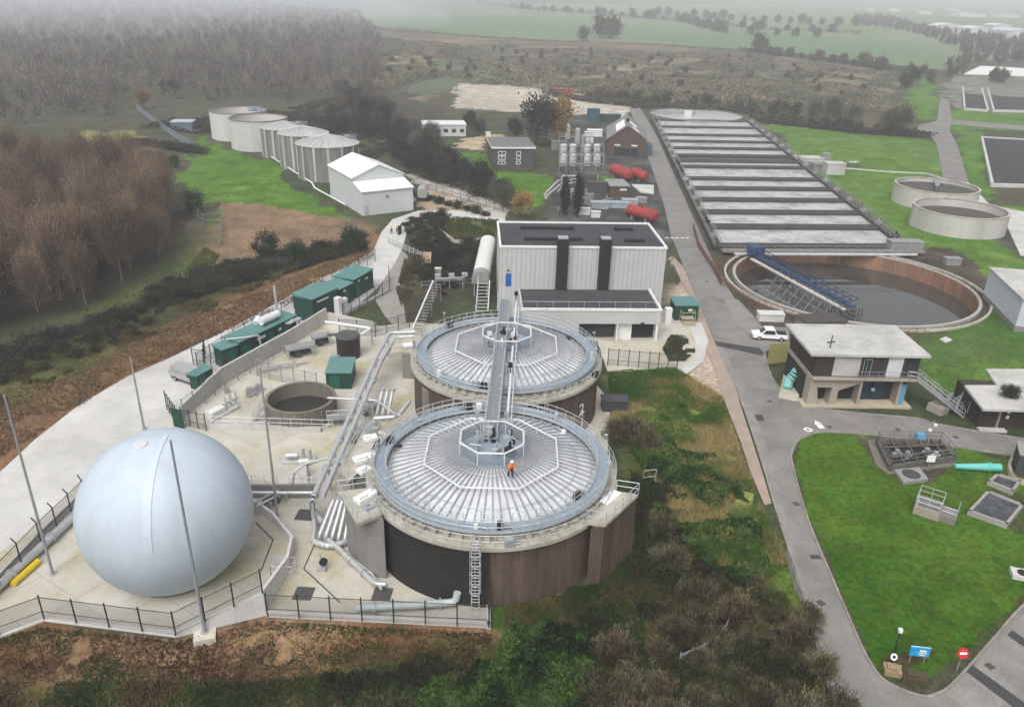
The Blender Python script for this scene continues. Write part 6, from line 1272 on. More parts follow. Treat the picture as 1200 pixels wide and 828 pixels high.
# pressure filters
k = 0
for r_, v in enumerate((196, 183)):
    for u in (660, 671, 688, 699):
        q = W(u, v); t = thing('filter_vessel', ('white filter vessel in the front row, %s' if r_ == 0 else 'white filter vessel in the back row, %s') % ('leftmost', 'second from left', 'third from left', 'rightmost')[(660, 671, 688, 699).index(u)], 'filter vessel', q, 'white filter vessels in a steel frame')
        mb = MB(); mb.cyl(q+Vector((0, 0, .5)), q+Vector((0, 0, 3.3)), 1.05, n=18); mb.cyl(q+Vector((0, 0, 3.3)), q+Vector((0, 0, 3.7)), 1.05, .45, n=18); mb.build('body', M('dull_white_vessel', (.50, .50, .49), .6, .15, .8, dirt=(.36, .35, .33)), t)
        for s in (-.7, .7): mb = MB(); mb.fb(Fr(q, ang=0), s-.12, s+.12, -.12, .12, 0, .6); mb.build('leg', GSK, t)
t = thing('walkway_structure', 'grey steel frame and walkways around the white filter vessels', 'walkway', W(680, 200))
for v in (201, 189, 177):
    a, b = W(655, v), W(707, v); n = 6; mb = MB()
    for i in range(n+1): q = a.lerp(b, i/n); mb.cyl(q, q+Vector((0, 0, 4.4)), .12, n=5)
    mb.tube([a+Vector((0, 0, 4.4)), b+Vector((0, 0, 4.4))], .12, 5); mb.tube([a+Vector((0, 0, 2.2)), b+Vector((0, 0, 2.2))], .1, 5); mb.build('portal', GSK, t)
    f = Fr(a, b); mb = MB(); mb.fb(f, 0, f.w, .3, 1.3, 1.7, 1.85); mb.rail([f.p(0, .3, 1.85), f.p(f.w, .3, 1.85)], 1.1, 1.5, .06); mb.build('walkway', GREYC, t)
def plantbits(name, label, cat, items):
    f = None; t = None
    for (u, v, dx, dy, h, m, nm) in items:
        q = W(u, v)
        if t is None: t = thing(name, label, cat, q)
        mb = MB(); f = Fr(q, ang=0)
        if nm in ('silo', 'drum'): mb.cyl(q, q+Vector((0, 0, h)), dx, n=16)
        else: mb.fb(f, -dx, dx, 0, dy, 0, h)
        o = mb.build(nm, m, t)
        mb = MB()
        if nm in ('silo', 'drum'): mb.cyl(q+Vector((0, 0, h)), q+Vector((0, 0, h+.5)), dx, dx*.3, n=16)
        else: mb.fb(f, -dx-.1, dx+.1, -.1, dy+.1, h+.003, h+.15)
        mb.build('cover', m, o)
plantbits('process_skid', 'pale vessels and cabinets crowding behind the white filters', 'process plant', [(676, 170, .9, 1, 5, CONP, 'silo'), (690, 168, 1.5, 2, 3.5, WHITEP, 'cabinet'), (665, 163, .8, 1, 4.5, LGREY, 'silo'), (697, 160, 2.6, 3, 2.0, WTRIM, 'cabinet'), (683, 178, .7, 1, 5, GSK, 'silo'), (655, 176, 2.4, 3, 2.5, GREYC, 'cabinet')])
plantbits('dark_plant', 'dark teal plant housing beside the upper end of the road', 'process plant', [(695, 144, 2.4, 2.4, 5, M('dark_teal', (.03, .09, .11), .5), 'cabinet'), (712, 143, 5, 3, 2.6, M('dark_green_cover', (.03, .05, .04), .7), 'cabinet'), (726, 142, 1.6, 2, 3.2, LGREY, 'cabinet')])
plantbits('pump_plant', 'grey pumps and pipe headers between the dark poplars and the brick hut', 'process plant', [(668, 235, 1.2, 1, 2.0, GSK, 'cabinet'), (690, 240, 1.0, 1, 2.4, GREYC, 'cabinet'), (700, 228, 2.4, 2, 2.8, M('dark_plant_steel', (.06, .06, .065), .6), 'cabinet'), (703, 245, 2.0, 2, 1.4, GALV, 'cabinet'), (722, 244, 3.0, 2, 1.2, M('pale_blue_grey', (.3, .35, .4), .5), 'cabinet'), (738, 243, 1.8, 2, 1.6, GALV, 'cabinet'), (752, 238, 1.2, 2, 1.0, GSK, 'cabinet'), (684, 252, 1.4, 1, 1.4, LGREY, 'cabinet'), (698, 255, 1.0, 1, 1.2, LGREY, 'cabinet')])
t = thing('pipework', 'tangle of thin grey pipes on the gravel between lawn and brick hut', 'pipework', W(690, 222))
r2 = random.Random(5)
for k in range(14):
    u = r2.uniform(650, 715); v = r2.uniform(206, 250); a = W(u, v, r2.uniform(.4, 1.6)); L_ = r2.uniform(3, 9); d = r2.choice([Vector((1, .1, 0)), Vector((.1, 1, 0)), Vector((.7, .7, 0))])
    mb = MB(); mb.pipe([a-Vector((0, 0, a.z)), a, a+d*L_, a+d*L_-Vector((0, 0, a.z))], r2.uniform(.12, .25), 8); mb.build('pipe', r2.choice([GSK, GALV, PIPEM, GREYC]), t)
wall('channel_wall', 'pale L-shaped channel wall at the lower corner of the small lawn', px((654, 213), (637, 230), (640, 233), (660, 216)), 0, .6, .35, CONB)
t = thing('site_dumper', 'small yellow dumper parked on the sandy patch behind the lawn', 'dumper', W(573, 167)); f = Fr(W(570, 167), W(576, 167)); mb = MB(); mb.fb(f, 0, f.w, 0, 3.4, .6, 1.5); mb.build('body', M('dumper_yellow', (.55, .40, .03), .5), t); mb = MB(); mb.fb(f, .1, f.w-.1, 1.8, 3.2, 1.503, 3.0); mb.build('cab', LGREY, t)
for x in (-.15, f.w-.1):
    for y in (.5, 2.6): mb = MB(); mb.cyl(f.p(x, y, .5), f.p(x+.25, y, .5), .5); mb.build('wheel', BLK, t)
plantbits('red_container', 'red container stack on the far pale hardstanding', 'container', [(660, 113, 4.5, 5, 3.2, REDT, 'container')])
plantbits('red_container', 'low red skip by the far hedge, nearer the road', 'container', [(713, 117, 2.5, 3, 1.8, REDT, 'container')])
plantbits('red_container', 'small red skip between the other two red containers', 'container', [(690, 114, 1.8, 3, 1.6, REDT, 'container')])
plantbits('timber_stack', 'low dark timber stack by the far hedge', 'stack', [(701, 116, 2.5, 2, 1.3, GREYC, 'stack')])
plantbits('valve_house', 'pale concrete valve house and slabs beside the aeration lanes', 'valve house', [(979, 205, 2.6, 4, 3.0, CONB, 'cabinet'), (962, 200, 2.0, 4, 1.6, GREYC, 'cabinet'), (950, 190, 4.0, 5, 1.0, CONB, 'cabinet'), (968, 190, 1.2, 2, 2.4, GSK, 'cabinet')])
pipe_thing('lawn_pipe', 'pale pipe loop standing on the far grass beside the lanes', [[W(994, 190, .1), W(994, 190, 2.2), W(994, 190, .7), W(1006, 190, .7), W(1006, 190, 2), W(1003, 190, 2.4)]], .3, CONP)
wall('lawn_kerb', 'thin pale kerb line across the far grass to the twin tanks', px((990, 198), (1040, 202), (1085, 204), (1110, 212)), 0, .35, .4, CONP)
plantbits('kiosk_step', 'grey pipe gantry box by the front corner of the aeration tank', 'gantry', [(1062, 296, 3.2, 2.5, 2.0, GSK, 'cabinet')])
plantbits('pump_box', 'small grey pump housing behind the settlement tank rim', 'pump', [(1117, 311, 1.4, 1.4, 1.2, GSK, 'cabinet')])
plantbits('box_trailer', 'small white flat-topped trailer behind the white pickup', 'trailer', [(904, 377, 1.9, 1.6, 1.1, M('trailer_white', (.56, .56, .55), .6), 'body')])
tag_ = MB(); tag_.prism([(p.x, p.y) for p in px((1101, 398), (1108, 395), (1116, 399), (1108, 402))], 0, .15); tag(tag_.build('white_slab', CONP, at=W(1108, 398)), 'small white slab lying on the grass right of the pump house', 'slab')
plantbits('tool_cage', 'dark steel cage on the dirt beside the far digester', 'cage', [(720, 483, 1.5, 1.6, 1.4, M('dark_cage', (.06, .06, .07), .6), 'cabinet')])
t = thing('survey_stand', 'thin pale post with crossbar on the bank beside the digester', 'post', W(755, 570)); q = W(753, 567); mb = MB(); mb.rail([q, q+Vector((1.3, .3, 0))], 1.6, 1.3, .07, 1); mb.build('frame', GSK, t); mb = MB(); mb.fb(Fr(q, ang=.2), -.2, 1.5, -.2, .2, 0, .25); mb.build('base', CONB, t)
# sludge beds top right
def bed(label, pts, h=1.0):
    pl = px(*pts); t = thing('sludge_bed', label, 'sludge bed', pl[0]); mb = MB()
    for a, b in zip(pl, pl[1:]+pl[:1]): f = Fr(a, b); mb.fb(f, -.3, f.w+.3, -.35, .35, 0, h)
    mb.build('wall', CONP, t); mb = MB(); mb.prism([(p.x, p.y) for p in pl], .05, h-.5); mb.build('sludge', M('black_sludge_bed', (.035, .034, .036), .8, .4, .3, dirt=(.07, .065, .05)), t)
bed('black sludge bed with pale kerb beside the side road', ((1150, 163), (1205, 166), (1260, 222), (1162, 219)))
bed('dark sludge bed beyond the side road, left of the divider', ((1128, 104), (1150, 104.5), (1157, 131), (1130, 129)))
bed('dark sludge bed beyond the side road, right of the divider', ((1157, 105), (1260, 107), (1260, 133), (1164, 131)))
t = thing('store_building', 'long low white-roofed store beyond the sludge beds', 'building', W(1150, 98)); pl = px((1128, 92), (1290, 98), (1300, 82), (1152, 80)); mb = MB(); mb.prism([(p.x, p.y) for p in pl], 0, 2.6); mb.build('wall', GREYC, t); mb = MB(); mb.prism([(p.x, p.y) for p in pl], 2.603, 3.0); mb.build('roof', M('far_white_roof', (.66, .66, .65), .7, .08, .1), t)
# distant sheds of the town
SHEDN = ('white', 'pale', 'low white', 'long white', 'grey-white', 'pale blue')
for k, (u, v, w_, h, d, cc) in enumerate(((1112, 38, 36, 11, 40, 0), (1150, 40, 32, 9, 35, 1), (1140, 20, 60, 8, 40, 3), (1185, 21, 40, 8, 40, 5), (1085, 17, 30, 7, 30, 4), (1175, 34, 30, 7, 30, 2), (1050, 14, 28, 7, 25, 0), (1200, 44, 40, 10, 40, 5), (1020, 13, 20, 6, 25, 1), (1120, 13, 30, 6, 30, 4))):
    q = G(u, v); f = Fr(q, ang=(-.15, .1, 0, .2)[k % 4]); t = thing('warehouse', '%s warehouse roof in the hazy distance, %s' % (SHEDN[cc], ('largest and nearest of the town', 'just right of the largest', 'long one behind the near pair', 'right of the long one', 'above the wooded edge', 'between the long one and the right edge', 'in the fields left of the town', 'cut by the right edge', 'farthest left, tiny', 'farthest back, top edge')[k]), 'warehouse', q)
    mb = MB(); mb.profx(f, [(-w_/2, -2), (w_/2, -2), (w_/2, h*.7), (0, h), (-w_/2, h*.7)], 0, d); mb.build('wall', M('far_cladding', (.55, .56, .58), .7), t)
    mb = MB()
    for s in (-1, 1): mb.box8([f.p(0, -.5, h+.05), f.p(s*(w_/2+.5), -.5, h*.7+.05), f.p(s*(w_/2+.5), d+.5, h*.7+.05), f.p(0, d+.5, h+.05), f.p(0, -.5, h+.4), f.p(s*(w_/2+.5), -.5, h*.7+.4), f.p(s*(w_/2+.5), d+.5, h*.7+.4), f.p(0, d+.5, h+.4)])
    mb.build('roof', M('far_white_roof', (.66, .66, .65)) if cc != 5 else M('far_blue_roof', (.45, .52, .6), .7), t)
# ------------------------------------------------------------------ vehicles
def vehicle(name, label, cat, A, ang, L_, W_, H_, prof, paint, glass, wheels, gb=None):
    t = thing(name, label, cat, A); t.rotation_euler = (0, 0, ang); loc = ORIG
    ORG[t.name] = Vector((0, 0, 0))
    bm = bmesh.new(); a = [bm.verts.new((x, -W_/2+(.12 if z > H_*.55 else 0), z)) for x, z in prof]; b = [bm.verts.new((x, W_/2-(.12 if z > H_*.55 else 0), z)) for x, z in prof]
    n = len(prof)
    for i in range(n): bm.faces.new((a[i], a[(i+1) % n], b[(i+1) % n], b[i]))
    bm.faces.new(a[::-1]); bm.faces.new(b)
    bmesh.ops.recalc_face_normals(bm, faces=bm.faces); bmesh.ops.bevel(bm, geom=[e for e in bm.edges], offset=.05, segments=2, affect='EDGES', clamp_overlap=True)
    me = bpy.data.meshes.new('body'); bm.to_mesh(me); bm.free(); me.materials.append(paint); o = bpy.data.objects.new('body', me); COL.objects.link(o); o.parent = t; ORG[o.name] = Vector((0, 0, 0))
    for nm, quad, m in glass:
        mb = MB(); c = sum((Vector(p) for p in quad), Vector())/len(quad); q = [Vector(p) for p in quad]; nrm = (q[1]-q[0]).cross(q[2]-q[0]).normalized()
        if nrm.dot(c-Vector((L_/2, 0, H_*.5))) < 0: nrm = -nrm
        mb.box8([p-nrm*.02 for p in q]+[p+nrm*.02 for p in q]); mb.build(nm, m, t)
    for x in wheels:
        for s in (-1, 1):
            mb = MB(); mb.cyl((x, s*(W_/2-.2), .33), (x, s*(W_/2+.02), .33), .34, n=18); wh = mb.build('wheel', BLK, t); mb = MB(); mb.cyl((x, s*(W_/2+.021), .33), (x, s*(W_/2+.03), .33), .19, n=12); mb.build('rim', GALV, wh)
    return t
SILV = M('silver_paint', (.40, .405, .41), .35, .05, 1, metal=.3); CARW = M('car_white', (.72, .73, .74), .35, .04, 1); LAMP = M('headlamp', (.6, .62, .65), .2, .05); TAIL = M('tail_lamp', (.25, .01, .01), .3)
L_, w2 = 5.3, .98
A = W(207, 441); B = W(246, 455); 
ang = atan2(B.y-A.y, B.x-A.x)
vehicle('panel_van', 'silver panel van parked behind the small dark green kiosk', 'van', A, ang, L_, 1.95, 2.0, [(0, .35), (5.25, .35), (5.3, .95), (4.6, 1.15), (3.85, 1.95), (3.5, 2.0), (.15, 2.0), (0, 1.3)], SILV,
        [('windscreen', [(4.5, -.75, 1.2), (4.5, .75, 1.2), (3.92, .7, 1.88), (3.92, -.7, 1.88)], GLASS), ('side_window', [(4.25, -w2+.02, 1.12), (3.3, -w2+.02, 1.12), (3.3, -w2+.1, 1.75), (3.8, -w2+.1, 1.75)], GLASS), ('side_window', [(4.25, w2-.02, 1.12), (3.3, w2-.02, 1.12), (3.3, w2-.1, 1.75), (3.8, w2-.1, 1.75)], GLASS), ('headlight', [(5.25, -.9, .75), (5.25, -.5, .75), (5.2, -.5, .95), (5.2, -.9, .95)], LAMP), ('headlight', [(5.25, .9, .75), (5.25, .5, .75), (5.2, .5, .95), (5.2, .9, .95)], LAMP), ('side_trim', [(.3, -w2, .42), (4.9, -w2, .42), (4.9, -w2, .58), (.3, -w2, .58)], BLK), ('side_panel_line', [(.5, -w2+.03, 1.25), (3.1, -w2+.03, 1.25), (3.1, -w2+.1, 1.75), (.5, -w2+.1, 1.75)], M('dull_silver', (.27, .275, .28), .4)), ('rear_window', [(-.0, -.7, 1.25), (-.0, .7, 1.25), (.12, .65, 1.75), (.12, -.65, 1.75)], GLASS), ('tail_lamp', [(0, -.95, .8), (0, -.8, .8), (0, -.8, 1.3), (0, -.95, 1.3)], TAIL)], (.95, 4.35))
A = W(921, 398); ang = pi-.08
vehicle('pickup_car', 'white pickup parked behind the pump house with a dark open bed', 'car', A, ang, 5.0, 1.85, 1.75, [(0, .4), (4.95, .4), (5.0, .9), (3.9, 1.05), (3.2, 1.7), (1.9, 1.72), (1.6, 1.05), (0, 1.0)], CARW,
        [('windscreen', [(3.85, -.7, 1.1), (3.85, .7, 1.1), (3.27, .65, 1.62), (3.27, -.65, 1.62)], GLASS), ('side_window', [(3.6, -.91, 1.1), (1.85, -.91, 1.1), (2.0, -.83, 1.6), (3.15, -.83, 1.6)], GLASS), ('side_window', [(3.6, .91, 1.1), (1.85, .91, 1.1), (2.0, .83, 1.6), (3.15, .83, 1.6)], GLASS), ('truck_bed', [(.1, -.75, 1.03), (1.5, -.75, 1.06), (1.5, .75, 1.06), (.1, .75, 1.03)], BLK), ('headlight', [(4.97, -.85, .72), (4.97, -.5, .72), (4.97, -.5, .88), (4.97, -.85, .88)], LAMP), ('headlight', [(4.97, .85, .72), (4.97, .5, .72), (4.97, .5, .88), (4.97, .85, .88)], LAMP)], (.9, 4.0))
# ------------------------------------------------------------------ people
def skinmesh(name, verts, edges, radii, mat, parent, root=0, sub=1):
    me = bpy.data.meshes.new(name); me.from_pydata(verts, edges, []); o = bpy.data.objects.new(name, me); COL.objects.link(o)
    md = o.modifiers.new('skin', 'SKIN'); sv = me.skin_vertices[0].data
    for i, r in enumerate(radii): sv[i].radius = (r, r) if not isinstance(r, tuple) else r
    sv[root].use_root = True; s = o.modifiers.new('sub', 'SUBSURF'); s.levels = s.render_levels = sub
    dg = bpy.context.evaluated_depsgraph_get(); m2 = bpy.data.meshes.new_from_object(o.evaluated_get(dg)); o.modifiers.clear(); o.data = m2; bpy.data.meshes.remove(me)
    m2.materials.clear(); m2.materials.append(mat); m2.polygons.foreach_set('use_smooth', [True]*len(m2.polygons)); o.parent = parent; ORG[o.name] = Vector((0, 0, 0)); return o
def person(label, loc, ang, jacket, trousers, helmet, stride=.12, bend=.1, arm=.25):
    t = thing('person', label, 'person', loc); t.rotation_euler = (0, 0, ang); ORG[t.name] = Vector((0, 0, 0))
    skin = M('skin', (.45, .28, .21), .6, .05)
    b = bend
    P = [(0, 0, .95), (0, b*.4, 1.2), (0, b, 1.43), (0, b*1.3, 1.54), (0, b*1.6, 1.66), (0, b*1.6, 1.74),            # pelvis..head
         (-.1, .02, .9), (-.11, stride, .5), (-.11, stride-.05, .09), (-.11, stride+.12, .05), (.1, .02, .9), (.11, -stride+.06, .5), (.11, -stride-.02, .09), (.11, -stride+.14, .05),
         (-.2, b, 1.40), (-.26, b+.06, 1.14), (-.22, b+arm, .95), (.2, b, 1.40), (.27, b+.02, 1.14), (.24, b+arm*.8, .93)]
    E = [(0, 1), (1, 2), (2, 3), (3, 4), (4, 5), (0, 6), (6, 7), (7, 8), (8, 9), (0, 10), (10, 11), (11, 12), (12, 13), (2, 14), (14, 15), (15, 16), (2, 17), (17, 18), (18, 19)]
    R = [.15, .15, .17, .06, .105, .09, .1, .07, .05, .045, .1, .07, .05, .045, .075, .05, .035, .075, .05, .035]
    # hand fingers
    for s, w in ((16, -1), (19, 1)):
        x, y, z = P[s]
        for k in range(5):
            i = len(P); P.append((x+w*.0+(k-2)*.022, y+.06, z-.06)); P.append((x+(k-2)*.026, y+.11-.012*abs(k-2), z-.10)); R += [.013, .010]; E += [(s, i), (i, i+1)]
    skinmesh('body', P, E, R, skin, t)
    J = [P[0], P[1], P[2], P[14], P[15], (P[16][0], P[16][1]-.03, P[16][2]+.03), P[17], P[18], (P[19][0], P[19][1]-.03, P[19][2]+.03), (0, b*1.15, 1.5)]
    skinmesh('jacket', J, [(0, 1), (1, 2), (2, 3), (3, 4), (4, 5), (2, 6), (6, 7), (7, 8), (2, 9)], [.19, .19, .21, .1, .075, .055, .1, .075, .055, .09], jacket, t)
    Q = [(0, 0, .93)]+P[6:9]+P[10:13]; skinmesh('trousers', Q, [(0, 1), (1, 2), (2, 3), (0, 4), (4, 5), (5, 6)], [.17, .12, .09, .075, .12, .09, .075], trousers, t)
    mb = MB(); c = Vector((0, b*1.6, 1.70)); mb.lathe(c, [(.17, .0), (.135, .01), (.135, .05), (.11, .11), (.06, .145), (.001, .155)], 20); mb.build('helmet', helmet, t, smooth=True)
    mb = MB(); mb.cyl(c+Vector((0, .10, -.06)), c+Vector((0, .135, -.075)), .018, .012, 8); mb.build('nose', skin, t)
    for s in (-1, 1): mb = MB(); mb.cyl(c+Vector((s*.04, .092, -.035)), c+Vector((s*.04, .102, -.035)), .013, n=8); mb.build('eye', BLK, t)
    mb = MB(); mb.fb(Fr(c+Vector((0, .093, -.115)), ang=0), -.028, .028, 0, .012, 0, .01); mb.build('mouth', M('lip', (.3, .12, .1), .6), t)
ORANGE = M('hi_vis_orange', (.85, .20, .04), .7, .08, 3); YELL = M('hi_vis_yellow', (.60, .72, .05), .7, .08, 3); NAVY = M('dark_trousers', (.03, .03, .045), .8)
q = W(598, 565, 7.45); rq = (Vector((q.x, q.y, 0))-CF).length; q.z = zroof(min(rq, 9.7))+.14; person('person in an orange hi-vis jacket and white helmet walking on the digester roof', q, -2.6, ORANGE, NAVY, WHITE, .16, .12)
person('person in yellow hi-vis and helmet on the concrete road, nearer the grass', W(459, 274, .04), 1.2, YELL, NAVY, WHITE, .1, .02, .1)
person('person in yellow hi-vis on the concrete road, nearer the dark board', W(465, 273, .04), -1.5, YELL, NAVY, M('yellow_helmet', (.65, .5, .05), .5), .05, .05, .2)
mb = MB(); f = Fr(W(467, 276), W(471, 274)); mb.fb(f, 0, f.w, 0, .12, .04, 1.9); tag(mb.build('dark_board', BLK, at=f.o), 'upright dark board standing beside the two people on the road', 'board')
# ------------------------------------------------------------------ vegetation
NPR = np.random.default_rng(5)
LEAF = leaf_mat('leaves'); BARK = M('bark', (.11, .09, .07), .9, .3, 3); PALEB = M('pale_bark', (.19, .17, .145), .9, .3, 3)
def unit(n, rng):
    v = rng.normal(size=(n, 3)); return v/np.linalg.norm(v, axis=1, keepdims=True)
def cloud(seed, n, nclump, rad, zc, leaf, cols, up=.3, spread=.32, shell=.5, squash=1.0, colvar=.35, lo=0.0):
    """leaf or twig faces gathered in clumps through a crown's volume"""
    rng = np.random.default_rng(seed); rad = np.array(rad)
    u = unit(nclump, rng); rr_ = (shell+(1-shell)*rng.random(nclump))**.8
    cc = u*rr_[:, None]*rad*(1-spread*.6); cc *= (1+.22*np.sin(u[:, :1]*5+seed)*np.cos(u[:, 1:2]*4+seed))
    cc[:, 2] = np.maximum(cc[:, 2], -rad[2]*(1-lo))
    k = rng.integers(0, nclump, n); p = cc[k]+rng.normal(size=(n, 3))*rad*spread*.62*(.6+.8*rng.random(nclump))[k][:, None]
    out = p/np.maximum(np.linalg.norm(p, axis=1, keepdims=True), .01)
    d = unit(n, rng)*(1-up*.5)+out*.7+np.array([0, 0, up*1.6]); d /= np.linalg.norm(d, axis=1, keepdims=True)
    s = np.cross(d, unit(n, rng)); s /= np.maximum(np.linalg.norm(s, axis=1, keepdims=True), 1e-3)
    L_ = leaf[0]*(.6+.8*rng.random(n))[:, None]; w = leaf[1]*(.6+.8*rng.random(n))[:, None]
    p[:, 2] += zc
    V = np.stack([p-d*L_*.5, p+s*w*.5, p+d*L_*.5, p-s*w*.5], 1).reshape(-1, 3)
    Fq = np.arange(4*n).reshape(n, 4)
    cols = np.array(cols); ci = rng.integers(0, len(cols), nclump)[k]; swap = rng.random(n) < .25; ci[swap] = rng.integers(0, len(cols), swap.sum())
    c = cols[ci]*(1+colvar*(rng.random(nclump)-.5)*2)[k][:, None]*(1+.3*(rng.random(n)-.5))[:, None]
    return V, Fq, np.repeat(np.clip(c, .003, 1), 4, axis=0)
def limbs(seed, h, r, nb, crown_r, zmin=.35, lean=.05, fork=0):
    rng = random.Random(seed); mb = MB(); pts = [Vector((0, 0, -.1))]
    for i in range(1, 5): pts.append(Vector((rng.uniform(-1, 1)*lean*h*i/4, rng.uniform(-1, 1)*lean*h*i/4, h*i/4)))
    for i in range(4): mb.cyl(pts[i], pts[i+1], r*(1-.22*i), r*(1-.22*(i+1)), 6, False)
    for i in range(nb):
        t = rng.uniform(zmin, .95); j = min(int(t*4), 3); q = pts[j].lerp(pts[j+1], t*4-j); a = rng.uniform(0, 2*pi); l = crown_r*rng.uniform(.5, .95)*(1.15-t*.6)
        e = q+Vector((cos(a)*l, sin(a)*l, l*rng.uniform(.4, 1.1))); mb.cyl(q, e, r*.42*(1.1-t), r*.12, 5, False)
        for _ in range(fork):
            m = q.lerp(e, rng.uniform(.4, .8)); a2_ = a+rng.uniform(-1, 1); l2 = l*.5; mb.cyl(m, m+Vector((cos(a2_)*l2, sin(a2_)*l2, l2*rng.uniform(.4, 1.2))), r*.15, r*.05, 4, False)
    return mb
def tree(name, label, cat, group, seed, h, r, crowns, bark, nb=10, crown_r=3, zmin=.35, fork=1):
    t = thing(name, label, cat, (0, 0, 0), group)
    limbs(seed, h*.92, r, nb, crown_r, zmin, fork=fork).build('trunk', bark, t)
    V, Fq, Cc = zip(*crowns); o = 0; FF = []
    for v, f_ in zip(V, Fq): FF.append(f_+o); o += len(v)
    c = raw_mesh('crown', np.concatenate(V), np.concatenate(FF), np.concatenate(Cc), LEAF); c.parent = t
    return t
USED = set()
def place(protos, spots, label=None, group=None, smin=.8, smax=1.25, seed=1):
    """first use moves the prototype itself, later uses copy it with its parts"""
    r = random.Random(seed)
    for i, s in enumerate(spots):
        p = protos[r.randrange(len(protos))]
        loc = Vector(s[:3]); loc.z = T(loc.x, loc.y)-.05; sc = r.uniform(smin, smax)*(s[3] if len(s) > 3 else 1); rz = r.uniform(0, 6.28)
        lab = label[i] if isinstance(label, (list, tuple)) else label
        if p.name not in USED:
            USED.add(p.name); p.location = loc; p.rotation_euler = (0, 0, rz); p.scale = (sc, sc, sc)
            if lab: p['label'] = lab
            if group: p['group'] = group
        else: dup(p, loc, rz, sc, lab, group)
RUSTC = [(.22, .14, .088), (.26, .175, .115), (.165, .112, .074), (.22, .172, .132)]
GREYT = [(.13, .115, .10), (.165, .15, .135), (.10, .088, .075), (.15, .12, .095)]
GREEN = [(.035, .065, .018), (.05, .085, .022), (.028, .05, .015)]
DKGRN = [(.012, .032, .012), (.02, .045, .016), (.03, .055, .02)]
OLIVE = [(.07, .075, .03), (.10, .10, .04), (.05, .06, .025), (.085, .07, .04)]
AUTUMN = [(.40, .23, .06), (.34, .25, .09), (.22, .16, .07), (.45, .28, .08)]
BROWNT = [(.10, .07, .045), (.13, .095, .06), (.075, .055, .04), (.12, .10, .075)]
BRIGHT = [(.022, .062, .010), (.04, .095, .016), (.016, .042, .009)]
STRAW = [(.26, .21, .085), (.20, .18, .07), (.15, .15, .05)]
# russet wood at the left
wl = 'tall leafless russet birch among many in the brown wood at left'
wg = 'russet birches of the left wood'
wood = [tree('birch_tree', wl, 'tree', wg, 40+i, 13.5, .12, [cloud(60+i, 5200, 60, (2.9, 2.9, 5.6), 8.2, (.8, .06), RUSTC, .9, .42, .25), cloud(90+i, 1300, 24, (2.0, 2.0, 4.8), 7.4, (1.4, .06), GREYT, 1.2, .4, .2)], PALEB, 14, 2.2, .3) for i in range(5)]
poly = [W(*p) for p in ((-330, 470), (-100, 420), (0, 380), (95, 362), (150, 338), (200, 300), (214, 268), (200, 240), (165, 222), (100, 212), (0, 214), (-330, 225))]
def scatter(poly, n, dmin, seed, zfun=None):
    r = random.Random(seed); xs = [p.x for p in poly]; ys = [p.y for p in poly]; pts = []; tries = 0
    while len(pts) < n and tries < n*60:
        tries += 1; x, y = r.uniform(min(xs), max(xs)), r.uniform(min(ys), max(ys))
        if not bool(inside(poly, np.array([x]), np.array([y]))[0]): continue
        if any((x-a)**2+(y-b)**2 < dmin*dmin for a, b in pts): continue
        pts.append((x, y))
    return [(x, y, 0) for x, y in pts]
place(wood, scatter(poly, 298, 3.1, 3), wl, wg, .72, 1.05)
# understory along the wood's foot
ul = 'low dark bramble clump at the foot of the brown wood'
und = [tree('bramble_bush', ul, 'bush', 'brambles along the brown wood', 300+i, 1.6, .06, [cloud(310+i, 900, 18, (2.0, 2.0, 1.0), .9, (.5, .14), [(.035, .03, .02), (.05, .04, .028), (.04, .05, .02)], .3, .4, .3)], BARK, 8, 1.4, .1) for i in range(3)]
strip = [W(*p) for p in ((-60, 448), (60, 404), (160, 370), (240, 336), (330, 312), (425, 290), (425, 282), (330, 302), (245, 318), (160, 360), (60, 396), (-60, 436))]
place(und, scatter(strip, 46, 2.2, 8), ul, 'brambles along the brown wood', .7, 1.25)
# far misty wood: one mass
def farwood(name, poly, n, h, cols, seed, zexp, per=110, dmin=4, lf=(2.2, .5)):
    rng = np.random.default_rng(seed); xs = [p.x for p in poly]; ys = [p.y for p in poly]; V = []; Ff = []; Cc = []; o = 0; cnt = 0
    while cnt < n:
        x = rng.uniform(min(xs), max(xs), 400); y = rng.uniform(min(ys), max(ys), 400); m = inside(poly, x, y); keep = rng.random(400) < (1 if zexp is None else np.clip((70+200)/np.hypot(x, y), .15, 1))
        for a, b in zip(x[m & keep], y[m & keep]):
            if cnt >= n: break
            hh = h*rng.uniform(.7, 1.2); d = np.hypot(a, b); kk = int(per*np.clip(320/d, .5, 1.6)); k2 = lf[0]*np.clip(d/350, .8, 1.7), lf[1]*np.clip(d/350, .8, 1.7)
            v, f_, c_ = cloud(int(rng.integers(1e6)), kk, 9, (hh*.27, hh*.27, hh*.5), hh*.52, k2, cols, .8, .45, .3)
            v = v+np.array([a, b, T(a, b)]); c_ = c_*rng.uniform(.75, 1.25)*(.65+.75*float(fbm(np.array([a]), np.array([b]), 70, 77, 2)[0])); V.append(v); Ff.append(f_+o); Cc.append(c_); o += len(v); cnt += 1
    ob = raw_mesh(name, np.concatenate(V), np.concatenate(Ff), np.concatenate(Cc), LEAF); ob['kind'] = 'stuff'; return ob
MISTW = [(.165, .145, .13), (.20, .18, .165), (.125, .11, .098), (.175, .14, .11)]  # tree colours paled and greyed to put some of the mist into them
farwood('distant_wood', [G(*p) for p in ((-260, 205), (0, 150), (90, 142), (165, 130), (250, 120), (330, 122), (372, 118), (440, 112), (450, 60), (440, 40), (420, 18), (330, 10), (200, 6), (-100, 6), (-420, 60))], 2600, 10, MISTW, 4, 1, 190, lf=(1.5, .22))
